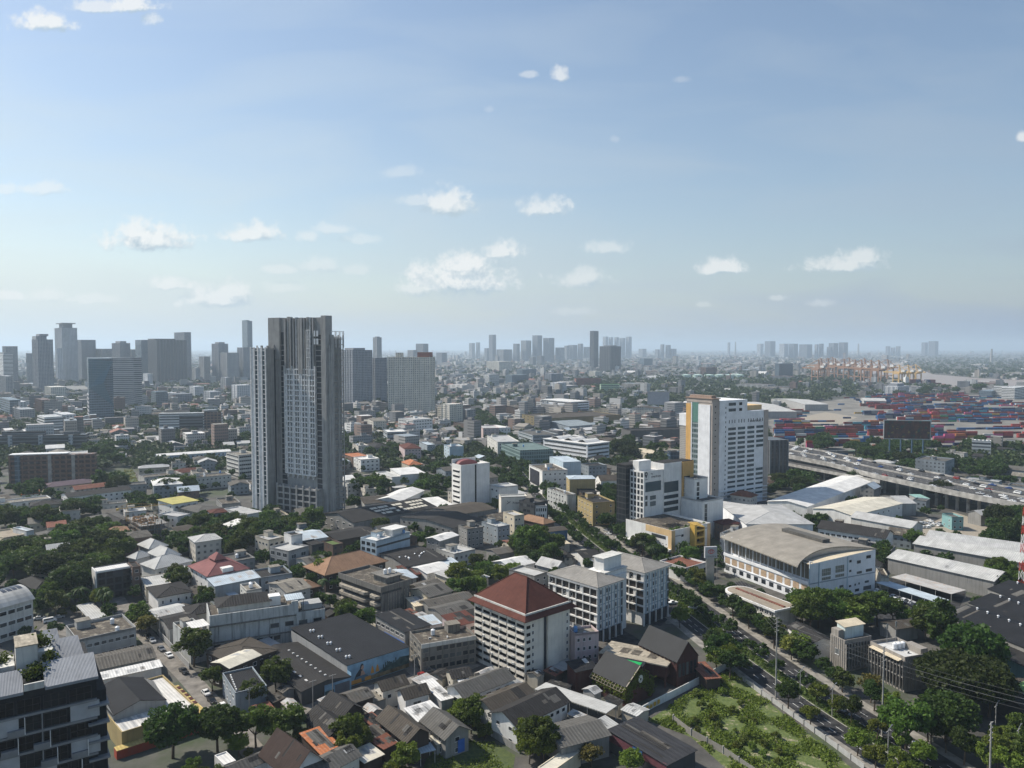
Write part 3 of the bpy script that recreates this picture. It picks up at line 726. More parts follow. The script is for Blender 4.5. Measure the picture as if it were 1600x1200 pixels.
roofm('r_pale',(.50,.50,.48),.9,.3);roofm('r_solar',(.50,.49,.46),3.4,.2,.5,rust=None);roofm('r_darkbrown',(.060,.042,.036),.4,.4);roofm('r_ribbed',(.045,.045,.048),1.6,.3,.6);roofm('r_grassroof',(.12,.17,.06),0,.6);roofm('r_rustpale',(.48,.47,.45),.9,.3,rust=(.38,.24,.14));roofm('r_lime',(.30,.50,.20),.6,.3);roofm('r_teal_d',(.16,.22,.21),1.5,.4);roofm('r_bluegrey',(.27,.31,.33),2,.3);roofm('r_maroon',(.10,.035,.03),.9,.3)
plain('metal_w',(.42,.42,.41),.6,.2);plain('fascia_m',(.13,.045,.055),.6,vary=.2);plain('fascia_b',(.05,.16,.45),.6,vary=.2);plain('board_dark',(.035,.035,.045),.5,vary=.6,scale=.4);plain('blue_band',(.16,.32,.52),.6)
gridm('teal_glass',(.20,.28,.27),(.06,.10,.10),2.2,3.3,.8,.7,None,.2,.4);gridm('ribbed_dark',(.13,.125,.12),(.06,.06,.06),1.6,40,.5,.95,None,.8,.5);gridm('blue_glass',(.05,.09,.14),(.02,.035,.06),3,3.5,.9,.7,None,.2,.4)
wallm('olive_wall',(.22,.18,.10),.4);wallm('lime_wall',(.42,.58,.38),.2);wallm('red_b',(.26,.10,.07),.3)
wallm('yellow_w',(.40,.31,.15),.4);wallm('moss_white',(.52,.53,.51),1.0,grime=(.05,.05,.045));roofm('r_cream_old',(.34,.29,.225),.0,.5);wallm('maroon',(.075,.030,.026),.3);plain('tarp_green2',(.02,.22,.12),.7)
plain('solar',(.03,.035,.05),.3)
glassm('glass_off',(.006,.008,.011),(.025,.03,.034),.2)
def zs(st,px,py,face='L'):
    return st.zat(0,st.L(px),py) if face == 'L' else st.zat(st.Rr(px),0,py)
def text_obj(cu,mat,root):
    t=bpy.data.objects.new('tmp',cu);COL.objects.link(t);dg=bpy.context.evaluated_depsgraph_get();me=bpy.data.meshes.new_from_object(t.evaluated_get(dg));bpy.data.objects.remove(t);bpy.data.curves.remove(cu)
    me.materials.clear();me.materials.append(mat);return link('lettering',me,root)
def text(root,s,size,face,sc_,z,mat,e=.06,name='lettering',ext=.02,bold=False):
    cu=bpy.data.curves.new('lettering','FONT');cu.body=s;cu.size=size;cu.extrude=ext;cu.align_x='CENTER';cu.align_y='CENTER'
    if bold: cu.offset=.012*size
    o=text_obj(cu,M[mat],root)
    (x,y,_),rz=face_xf(face,sc_,z,e);o.location=(x,y,z);o.rotation_euler=(math.pi/2,0,rz);return o
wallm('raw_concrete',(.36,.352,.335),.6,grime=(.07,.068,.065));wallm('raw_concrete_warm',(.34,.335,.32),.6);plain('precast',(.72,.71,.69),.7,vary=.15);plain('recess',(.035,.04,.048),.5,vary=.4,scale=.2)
def concrete_tower():
    b=P(512,815);st=Site(130,b,R(58),34,58)
    st.LA=solve_px(423,b,st.uy,60)
    LA=st.LA;LC=solve_px(521,b,st.ux,60);st.LC=LC
    root=thing('unfinished_tower',st.loc,st.rz,'tall unfinished bare concrete tower with pale window grid and stepped wing','tower');mark(st.corners(2));BLD.append((root,st));LM.append(('the unfinished concrete tower',462,660))
    H=130;S=lambda px: solve_px(px,b,st.uy,60)
    zg1=110-8;zpod=21
    c=MB();c.box(1.2,1.2,0,LC,LA,H-1);c.obj('core_wall',M['raw_concrete'],root)
    s505,s493,s446,s440,s424=S(504),S(493),S(446),S(440),LA
    c=MB();c.box(-.6,-.6,0,5,s505,H);c.obj('corner_shaft',M['raw_concrete'],root)
    c=MB();c.box(-.4,s440+.5,zg1,8,s424+.8,H-.5);c.obj('lift_shaft',M['raw_concrete_warm'],root)
    c=MB();c.cur=0
    for k in range(int((H-14)/3.4)): c.box(.3,s505,6+k*3.4,1.6,s493,6+k*3.4+.45,True)
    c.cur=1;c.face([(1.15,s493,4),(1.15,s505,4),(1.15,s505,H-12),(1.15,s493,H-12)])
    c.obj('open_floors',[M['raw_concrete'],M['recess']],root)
    c=MB()
    for k in range(int((H-20)/3.4)): c.box(.3,s446,6+k*3.4,1.6,s440+1,6+k*3.4+.45,True)
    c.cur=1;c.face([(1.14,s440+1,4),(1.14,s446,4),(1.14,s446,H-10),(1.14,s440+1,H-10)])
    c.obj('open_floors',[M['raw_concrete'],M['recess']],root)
    n=11
    for i in range(n):
        y=s493 + (s446-s493)*(i+.5)/n;w=random.uniform(.8,2.2)
        c=MB();c.box(-random.uniform(.2,1.3),y-w/2,93,1.3,y+w/2,H-random.uniform(0,1.6));c.obj('rib',M[random.choice(('raw_concrete','raw_concrete','bluegrey_rib'))],root)
    z0,z1=28,96;cols,rows=12,20
    fr=MB()
    for i in range(cols+1):
        y=s493+(s446-s493)*i/cols;wd=.42 if i % 2 else .75
        fr.box(-.55,y-wd/2,z0 - (2.5 if i % 2 else 0),1.15,y+wd/2,z1+(2.2 if i % 3 == 0 else 0))
    for k in range(rows+1): fr.box(-.42,s493,z0+(z1-z0)*k/rows-.4,1.15,s446,z0+(z1-z0)*k/rows+.4,True)
    fr.obj('facade_grid',M['precast'],root)
    pane=MB();pane.face([(0,-.5,-.5),(0,-.5,.5),(0,.5,.5),(0,.5,-.5)]);
    dw,dh=(s446-s493)/cols,(z1-z0)/rows
    for i in range(cols):
        g=MB()
        for k in range(rows):
            y=s493+dw*(i+.5);z=z0+dh*(k+.5);solid=(i+k*0) % 3 == 2
            g.cur=1 if solid else 0;g.box(.5 if not solid else -.1,y-dw*.36,z-dh*.4,1.16,y+dw*.36,z+dh*.36)
        g.obj('window_column',[M['glass_blue'],M['precast']],root)
    fr=MB();ya,yb=S(487),S(481.5)
    for y in (ya,(ya+yb)/2,yb): fr.box(-.9,y-.2,92,-.3,y+.2,121)
    for k in range(6): fr.box(-.9,ya,92+k*5.8-.2,-.3,yb,92+k*5.8+.2,True)
    fr.obj('crown_frame',M['precast'],root)
    for (ya,yb) in ((S(500),S(497)),(S(495.5),S(493))):
        for z in (112,117):
            panel(root,'L',ya,yb,z,z+3.6,'painted_sky','opening',.05,.62)  # pale panel, not a hole: the bright sky behind is put into its colour
    p=MB();sp=S(442)
    for k in range(6): p.box(-6,3,k*3.9,0,sp,k*3.9+.9,True)
    for i in range(7): y=3+(sp-4)*i/6;p.box(-6.15,y,0,-5.2,y+1.1,zpod+1)
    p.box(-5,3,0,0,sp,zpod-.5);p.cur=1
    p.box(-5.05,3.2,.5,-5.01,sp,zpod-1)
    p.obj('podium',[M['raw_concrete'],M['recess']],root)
    q=MB();x1,x2=LC+.2,LC+9
    q.box(LC*.45,-1.6,0,LC*.95,-.6,118);q.box(LC*.2,-1.6,0,LC*.4,-.6,112);q.obj('side_wall',M['raw_concrete'],root)
    q=MB()
    for k in range(34): q.box(LC*.95,-.7,3+k*3.4,LC+9,1.3,3+k*3.4+.4,True)
    for xx in (LC*.97,LC+4,LC+8.3):
        q.box(xx,-.9,0,xx+.6,-.4,118)
    q.box(LC*.95,1.2,0,LC+9,4,117);q.obj('scaffold_bay',M['raw_concrete'],root)
    q=MB()
    for z in (116,120):
        q.box(LC*.6,-1.2,z,LC+9,-.9,z+.35,True);q.box(LC*.6,-.4,z,LC+9,-.1,z+.35,True)
    for xx in (LC*.6,LC+2,LC+5.5,LC+8.7): q.box(xx,-1.2,110,xx+.3,-.9,120);q.box(xx,-.4,110,xx+.3,-.1,120)
    q.obj('roof_scaffold',M['precast'],root)
    bw=P(419,806);wr=MB();sw=Site(110,bw,R(58),12,22)
    la=solve_px(394,bw,sw.uy,60);lc=solve_px(441,bw,sw.ux,60);lc=min(max(lc,10),24)
    off=Matrix.Rotation(-st.rz,2) @ Vector((bw[0]-b[0],bw[1]-b[1]));ox,oy=off
    wing=MB();wing.box(ox,oy,0,ox+lc,oy+la,109.5);wing.obj('wing_wall',M['raw_concrete'],root);mark(sw.corners(1));mark([sw.w(0,0),sw.w(lc,0),sw.w(lc,la),sw.w(0,la)])
    fr=MB();cols=4
    for i in range(cols+1):
        y=oy+la*i/cols;fr.box(ox-.6,y-.45,3,ox,y+.45,110.2)
    for k in range(31): fr.box(ox-.45,oy,14+k*3.13-.2,ox,oy+la*.25,14+k*3.13+.2,True);fr.box(ox-.45,oy+la*.5,14+k*3.13-.2,ox,oy+la*.75,14+k*3.13+.2,True)
    for i in (1,3): fr.box(ox-.3,oy+la*i/cols,3,ox,oy+la*(i+1)/cols-.4,109)
    fr.obj('facade_grid',M['precast'],root)
    g=MB()
    for i in (0,2): g.box(ox-.1,oy+la*i/cols,12,ox+.01,oy+la*(i+1)/cols,108)
    g.obj('window_column',M['glass_blue'],root)
    g=MB();g.box(ox+lc*.52,oy-.12,4,ox+lc*.60,oy,108.5);g.obj('painted_slot_shade',M['recess'],root)  # dark strip laid on the wing wall, shade of a slot put into its colour
    for k in range(9):
        x,y=ox+random.uniform(0,lc-2),oy+random.uniform(0,la-2);mb=MB();mb.box(x,y,109.3,x+random.uniform(.4,1.6),y+random.uniform(.4,1.2),110.4+random.random()*1.2);mb.obj('parapet_stub',M['raw_concrete'],root)
plain('bluegrey_rib',(.26,.28,.295),.8,vary=.3);plain('painted_sky',(.55,.58,.60),.6)
concrete_tower()
def red_hotel():
    b=P(821,1069);st=Site(21.6,b,R(41),20,30);LC=solve_px(890,b,st.ux,11);LA=solve_px(742.5,b,st.uy,11);st.LC,st.LA=LC,LA
    st.h=h=st.zat(0,0,966)
    root=thing('hotel',st.loc,st.rz,'pale nine storey hotel block with steep dark red hipped roof','hotel');mark(st.corners(1));BLD.append((root,st));LM.append(('the red-roofed hotel',815,985))
    w=MB();w.box(0,0,0,LC,LA,h);w.obj('wall',M['warmwhite'],root)
    sk=MB();o=1.5;sl=h+1.1
    def ring(e0,z0,e1,z1,mb):
        a=[(-e0,-e0,z0),(LC+e0,-e0,z0),(LC+e0,LA+e0,z0),(-e0,LA+e0,z0)];c=[(-e1,-e1,z1),(LC+e1,-e1,z1),(LC+e1,LA+e1,z1),(-e1,LA+e1,z1)]
        for i in range(4): j=(i+1)%4;mb.face([a[i],a[j],c[j],c[i]])
    ring(1.9,h-.5,.35,h+.8,sk);ring(1.9,h-.7,1.9,h-.5,sk);sk.face([(-1.9,LA+1.9,h-.7),(LC+1.9,LA+1.9,h-.7),(LC+1.9,-1.9,h-.7),(-1.9,-1.9,h-.7)]);sk.obj('eave',M['r_red'],root)
    bd=MB();ring(.3,h+.75,.3,h+1.35,bd);ring(.3,h+1.35,-.3,h+1.36,bd);bd.obj('gutter_band',M['white_old'],root)
    r=MB();e=-.1;zt=h+1.2;xm=LC/2
    pk=zt+8.0;yr0,yr1=LA/2-LA*.10,LA/2+LA*.14
    c=[(-.1,-.1,zt),(LC+.1,-.1,zt),(LC+.1,LA+.1,zt),(-.1,LA+.1,zt)];p,q=(xm,yr0,pk),(xm,yr1,pk)
    r.face([c[0],c[1],p]);r.face([c[1],c[2],q,p]);r.face([c[2],c[3],q]);r.face([c[3],c[0],p,q])
    for u,v in ((c[0],p),(c[1],p),(c[2],q),(c[3],q),(p,q)): r.tube(u,v,.22,5)
    r.slab([(LC*.55,LA*.5,pk-1.5),(LC+.2,LA*.5-3,pk-5.5),(LC+.2,LA*.5+4,pk-5.5),(LC*.55,LA*.5+3,pk-1.5)],.2)
    r.obj('roof',M['r_red'],root)
    n=9;fl=h/n;cols=6
    for i in range(cols+1): panel(root,'L',LA*i/cols-.18+(.18 if i == 0 else 0),LA*i/cols+.18-(.18 if i == cols else 0),0,h-.6,'warmwhite','pilaster',.35)
    bm=MB()   # balcony parapet
    bw=LA/cols-.5
    bm.box(-bw/2,-.55,0,bw/2,-.45,1.05,True);bm.box(-bw/2,-.45,-.12,bw/2,0,0,True);bme=bm.mesh('balcony',M['warmwhite'])
    wme=win_mesh(bw*.55,1.35,'f');dme=win_mesh(bw*.3,1.9,'v')
    dark=win_mesh(bw,1.5,'v',frame='frame_white')
    for k in range(n):
        for i in range(cols):
            s=LA*(i+.5)/cols;put(root,'balcony',bme,'L',s,k*fl+.1);put(root,'window',dark,'L',s,k*fl+.1+1.05+.75)
            if random.random() < .55: put(root,'condenser',ac_mesh(),'L',s+random.choice((-1,1))*bw*.3,k*fl+.6,.55)
    for k in range(n):
        for s in (LC*.16,LC*.60,LC*.94): put(root,'window',win_mesh(.8,1.2,'f'),'R',s,k*fl+1.7)
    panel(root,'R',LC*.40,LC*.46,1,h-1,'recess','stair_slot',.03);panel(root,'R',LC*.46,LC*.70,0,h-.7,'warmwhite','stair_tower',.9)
    for k in range(n): put(root,'balcony',win_mesh(1.7,1.1,'v'),'R',1.3,k*fl+1.5)
    for i in range(2):
        mb=MB();mb.slab([(LC*.5,-6,3.2),(LC*.95,-6,3.2),(LC*.95,-.1,3.4),(LC*.5,-.1,3.4)],.15);
    mb.obj('porch_roof',M['r_light'],root)
red_hotel()
def white_apartments():
    ANG=43
    for idx,(B,A,C,h,lab) in enumerate((((934,920),(859,),(973,),21,'white six storey apartment block with grey hipped roof behind the red-roofed hotel'),((1007,897),(970,),(1045,),21,'white apartment block with grey hipped roof beside the avenue junction'))):
        st=site(h,A,B,C,ang=ANG,LA=None if idx == 0 else 26);LC,LA=st.LC,st.LA
        root=thing('apartment_block',st.loc,st.rz,lab,'apartments','white grey-roofed apartment blocks');mark(st.corners(1));BLD.append((root,st));LM.append(('the white apartment blocks',*st.px()))
        g0=5.0;w=MB();w.box(0,0,g0,LC,LA,h);w.box(.6,.6,0,LC-.6,LA-.6,g0);w.obj('wall',M['white'],root)
        pl=MB()
        for i in range(5):
            pl.box(LC*i/4-.25*(i>0),.05,0,LC*i/4+.5-.25*(i>0),.55,g0-.002);pl.box(.05,LA*i/4-.25*(i>0),0,.55,LA*i/4+.5-.25*(i>0),g0-.002)
        pl.obj('ground_column',M['white'],root);panel(root,'R',.3,LC-.3,.1,g0-.1,'recess','painted_shade',.01,-.55)  # dark sheet behind the columns, ground-floor shade put into its colour
        r=MB();rw=MB();roof_mesh('hip',LC,LA,h+.6,2.6,.9,r,rw);r.obj('roof',M['r_concrete_grey'],root)
        cor=MB();cor.box(-.8,-.8,h+.05,LC+.8,LA+.8,h+.47,True);cor.obj('cornice',M['white'],root)
        n=5;fl=(h-g0)/n;cols=7
        for k in range(n):
            z=g0+k*fl
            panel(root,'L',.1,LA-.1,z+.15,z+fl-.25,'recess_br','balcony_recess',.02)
            panel(root,'L',-.4,LA+.1,z+fl-.36,z+fl+.12,'white','floor_slab',.7)
        for i in range(cols+1): panel(root,'L',LA*i/cols-.12,LA*i/cols+.12,g0,h,'white','fin',.5)
        for k in range(n):
            for i in range(cols):
                if random.random() < .16: panel(root,'L',LA*(i+.1)/cols,LA*(i+.42)/cols,g0+k*fl+.2,g0+k*fl+fl-.35,'white','wall_panel',.3)
                if random.random() < .25: put(root,'window',win_mesh(LA/cols*.3,1.4),'L',LA*(i+.7)/cols,g0+k*fl+1.3,.03)
        for i in range(8): panel(root,'R',LC*(.05+.12*i),LC*(.05+.12*i)+.18,g0,h,'paleblue','fin',.4)
        for k in range(n):
            panel(root,'R',0,LC,g0+k*fl-.12,g0+k*fl+.1,'bluegrey','floor_slab',.12)
            for s in (.12,.36,.46,.72): put(root,'window',win_mesh(.9,1.7,'f'),'R',LC*s,g0+k*fl+1.5,.01)
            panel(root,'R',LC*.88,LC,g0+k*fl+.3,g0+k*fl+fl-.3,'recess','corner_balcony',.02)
    st=site(24.5,(918,),(945,893),(979,),ang=ANG);LC,LA=st.LC,st.LA
    root=thing('stair_block',st.loc,st.rz,'white blank stair block rising between the two white apartment blocks','building');mark(st.corners());BLD.append((root,st))
    w=MB();w.box(0,0,0,LC,LA,23.6);w.box(LC*.15,LA*.25,23.6,LC*.95,LA*.8,28.5);w.box(LC*.3,-1,0,LC*.9,0,22);w.obj('wall',M['white'],root)
    r=MB();r.box(-.3,-.3,23.602,LC+.3,LA*.248,24,True);r.box(LC*.1,LA*.2,28.502,LC,LA*.85,28.8,True);r.obj('roof',M['white_old'],root)
    for k in range(6): put(root,'window',win_mesh(.9,1.6),'R',LC*.15,5+k*3.2);put(root,'window',win_mesh(.7,1.4),'R',LC*.95,5+k*3.2)
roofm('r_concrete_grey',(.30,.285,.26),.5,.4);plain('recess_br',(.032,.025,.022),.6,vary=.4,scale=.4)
white_apartments()
def slim_tower():
    b=P(720.5,803);st=Site(31,b,R(34),14,14);LC=solve_px(765,b,st.ux,15);LA=solve_px(706,b,st.uy,15);LA=min(max(LA,9),24);st.LA,st.LC=LA,LC;st.h=h=st.zat(0,0,727)
    root=thing('slim_tower',st.loc,st.rz,'slim blank white tower with dark vertical slot and red arch on its roof','tower');mark(st.corners(1));BLD.append((root,st));LM.append(('the slim white tower',735,760))
    w=MB();w.box(0,0,0,LC,LA,h-1.2,False,False);t=.4
    for q in ((0,0,LC,t),(0,t,t,LA),(LC-t,t,LC,LA)): w.box(q[0],q[1],h-1.2,q[2],q[3],h)
    w.box(0,LA-.5,h-1.2,LC*.82,LA,h+2.6);w.face([(t,t,h-1.2),(LC-t,t,h-1.2),(LC-t,LA-t,h-1.2),(t,LA-t,h-1.2)]);w.obj('wall',M['white'],root)
    panel(root,'R',LC*.48,LC*.535,1,h-.5,'black_void','slot_window',.02)
    for k in range(8): panel(root,'L',LA*.16,LA*.86,3+k*(h-5)/8,3+k*(h-5)/8+1.3,'black_void','slit_window',.03);panel(root,'L',LA*.14,LA*.9,3+k*(h-5)/8+1.31,3+k*(h-5)/8+1.9,'white','hood',.35)
    a=MB();n=14;R0=LC*.34;xm=LC*.42
    pts=[(xm+R0*math.cos(math.pi*i/n),h-1+3.2*math.sin(math.pi*i/n)) for i in range(n+1)]
    for i in range(n): a.face([(pts[i][0],LA*.55,pts[i][1]),(pts[i+1][0],LA*.55,pts[i+1][1]),(pts[i+1][0],LA-.55,pts[i+1][1]),(pts[i][0],LA-.55,pts[i][1])])
    a.face([(p[0],LA*.55,p[1]) for p in pts]);a.obj('roof_arch',M['r_redarch'],root)
plain('r_redarch',(.20,.05,.05),.6)
slim_tower()
CANG=36
def logo_block():
    st=site(40,(984.5,),(1006.2,737),(1081,),ang=CANG);LC,LA=st.LC,st.LA;h=40
    root=thing('office_tower',st.loc,st.rz,'white office block with map-pin sign, square windows and orange end bay','office');mark(st.corners(1));BLD.append((root,st));LM.append(('the map-pin office',1030,770))
    x2=st.Rr(1036.5);x3=st.Rr(1064)
    w=MB();w.box(0,0,0,x2,LA,h-1,False,False);t=.3;w.box(0,0,h-1,x2,t,h);w.box(0,t,h-1,t,LA,h);w.face([(t,t,h-.9),(x2,t,h-.9),(x2,LA,h-.9),(t,LA,h-.9)])
    w.box(x2,-.6,0,x3,LA*.9,h+3.2);w.box(2,LA*.55,h-.9,x2*.75,LA-.2,h+5);w.obj('wall',M['white'],root)
    o=MB();o.box(x3,-1.4,0,LC,LA*.8,h+3.0);o.obj('orange_bay',M['orange'],root)
    rr=MB();rr.box(x2+.3,-.2,h+3.203,x3-.3,LA*.8,h+3.5);rr.box(x3+.2,-1,h+3.003,LC-.2,LA*.7,h+3.3);rr.obj('roof_plant',M['r_dark'],root)
    n=10;wins(root,'L',LA*.02,LA*.98,6,h-.5,4,n,LA/4*.62,2.3,'f','glass','frame_dark',0)
    def rw(p0,y0,p1,y1,style='m',off=.02):
        x0,x1=st.Rr(p0),st.Rr(p1);z1,z0=zs(st,p0,y0,'R'),zs(st,p0,y1,'R');put(root,'window',win_mesh(x1-x0,z1-z0,style,'glass_blue','frame_dark'),'R',(x0+x1)/2,(z0+z1)/2,off)
    rw(1008.5,754,1033,769);rw(1036.8,753.5,1059,770,off=.63);rw(1008.5,775,1012,781);rw(1016,775,1025,781);rw(1008.5,784,1012,791);rw(1016,784,1025,791)
    rw(1036.8,774.5,1059,780,off=.63);rw(1036.8,784,1059,790,off=.63);rw(1036.8,794,1059,800,off=.63)
    for k in range(9):
        z1=zs(st,1066,746+k*6.6,'R');x0,x1=st.Rr(1066),st.Rr(1075);put(root,'window',win_mesh(x1-x0,1.5,'b','glass','frame_dark'),'R',(x0+x1)/2,z1,1.42)
    text(root,'The',1.3,'R',st.Rr(1018.5),zs(st,1018,740.5,'R'),'steel_dark',.05,bold=True)
    text(root,'riverfront',2.0,'R',st.Rr(1025),zs(st,1022,744.5,'R'),'steel_dark',.05,bold=True)
    cx,cz=st.Rr(1009.6),zs(st,1009.6,741,'R');pin=MB();n=16;r=1.25;ring=[(cx+r*math.cos(a),cz+r*math.sin(a)) for a in [math.pi*(-.15)+math.pi*1.3*i/n for i in range(n+1)]]
    inn=[(cx+.5*math.cos(2*math.pi*i/n),cz+.5*math.sin(2*math.pi*i/n)) for i in range(n)]
    pin.face([(p[0],-.05,p[1]) for p in ring] + [(cx,-.05,cz-2.6)]);pin.cur=1;pin.face([(p[0],-.08,p[1]) for p in inn]);pin.cur=0
    pin.box(cx-1.1,-.06,cz-3.3,cx+1.1,-.02,cz-3.0,True);pin.obj('emblem',[M['steel_dark'],M['white']],root)
    la=st.L(970);st2=Site(h+3,st.w(-3,LA+.3),st.rz,16,max(6,la-LA))
    r2=thing('glass_slab_building',st2.loc,st2.rz,'black glass slab building against the white office block with the map-pin sign','office');mark(st2.corners());BLD.append((r2,st2))
    w=MB();w.box(0,0,0,16,st2.LA,h+2);w.obj('wall',M['g_black'],r2);w=MB();w.box(-.2,-.2,h+2.003,16.2,st2.LA+.2,h+2.6,True);w.obj('roof',M['r_dark'],r2)
    for i,(A,B,C,hh,lab) in enumerate((((1083,),(1085,748),(1106,),34,'narrow stepped white block behind the orange bay of the white office block'),((1092,),(1098,783),(1130,),22.5,'blank white block with dark windows stepping down beside the orange bay'))):
        s3=site(hh,A,B,C,ang=CANG,LA=16)
        bld('white_annex',s3,'flat','white','r_grey',wl=None,wr=None,label=lab,cat='annex');rt=BLD[-1][0]
        wins(rt,'R',.6,s3.LC*(.5 if i == 0 else .28),6,hh-2,1,6 if i else 9,2.2,2.2,'f','glass','frame_dark',0)
gridm('g_black',(.028,.032,.036),(.016,.02,.024),3,3.4,.9,.8,None,.15,.25)
logo_block()
def podium():
    st=site(15,(978,),(1049.5,829),(1110,),ang=CANG,LA=None);LC,LA=st.LC,st.LA;h=15
    root=thing('podium_building',st.loc,st.rz,'low cream and white podium building with yellow fire stair and roof garden','building');mark(st.corners(1));BLD.append((root,st))
    w=MB();w.box(0,0,0,LC,LA,h-1,False,False);t=.35
    for q in ((0,0,LC,t),(0,t,t,LA),(LC-t,t,LC,LA)): w.box(q[0],q[1],h-1,q[2],q[3],h)
    w.obj('wall',M['white'],root);r=MB();r.face([(t,t,h-1),(LC-t,t,h-1),(LC-t,LA,h-1),(t,LA,h-1)]);r.obj('roof',M['r_stained'],root)
    panel(root,'L',0,LA*.55,h-3.4,h+.02,'peach','cream_band',.08);panel(root,'L',0,2.4,3,h-3.4,'peach','cream_band',.08);panel(root,'R',0,2.6,2,h-.2,'peach','cream_band',.08);panel(root,'R',LC-2.6,LC,2,h-.2,'peach','cream_band',.08)
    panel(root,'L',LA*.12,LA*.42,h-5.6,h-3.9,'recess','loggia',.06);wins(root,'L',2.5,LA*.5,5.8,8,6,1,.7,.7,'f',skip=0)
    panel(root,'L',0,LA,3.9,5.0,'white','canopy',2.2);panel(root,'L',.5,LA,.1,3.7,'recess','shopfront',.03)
    panel(root,'R',2.8,LC*.25,h-3.6,h-3.3,'recess','slot',.05);put(root,'window',win_mesh(2,1.4,'f'),'R',LC*.27,h-3.8,.02);panel(root,'R',LC*.72,LC*.95,h-2.6,h-2.3,'recess','slot',.05)
    x0,x1=LC*.46,LC*.72;s=MB();s.box(x0,-3.4,0,x0+1.6,0,h+1.5);s.box(x1-.6,-3.4,1,x1,0,h-.5)
    for z in (1.5,5.2,8.9,12.6): s.box(x0+1.6,-3.4,z,x1-.6,-.02,z+1.0,True)
    s.slab([(x0,-3.4,h+1.5),(x1,-3.4,h-.5),(x1,1.5,h+1.2),(x0,1.5,h+2.4)],.3);s.box(LC*.30,-2.6,1.2,x0-.003,-.02,2.6,True);s.box(LC*.30,-2.6,0,LC*.30+.6,-.3,1.2);s.obj('fire_stair',M['yellow_paint'],root)
    panel(root,'R',x0+1.6,x1-.6,1.5,h-1,'recess','stair_opening',.04)
    g=MB()      # pergola roofs
    for i in range(5): g.slab([(LC*.2+i*2.2,LA*.25,h+1.2),(LC*.2+i*2.2+1.8,LA*.25,h+1.2),(LC*.2+i*2.2+1.8,LA*.5,h+1.9),(LC*.2+i*2.2,LA*.5,h+1.9)],.1)
    for i in range(3): g.box(LC*.2+i*4.4,LA*.27,h-1,LC*.2+i*4.4+.2,LA*.27+.2,h+1.1)
    g.obj('pergola',M['r_brown'],root)
    rs=np.random.RandomState(5);pts=[]
    for i in range(24): c=np.array([rs.uniform(1,LC-1),rs.uniform(.8,4),h-.4]);pts.append(c+rs.normal(size=(30,3))*np.array([.5,.4,.35]))
    pts=np.concatenate(pts);o=link('roof_planting',quads_mesh('roof_planting',leaves(pts,.4+.3*np.random.rand(len(pts))),M['leaf_mid']),root)
podium()
bld('showroom',site(7,(1055,),(1072,887),(1104,878),LA=16),'flat','white','r_rust',label='low white showroom with rusty open roof below the yellow fire stair',cat='building',wr=(6,1),win=(2.4,3,'m'))
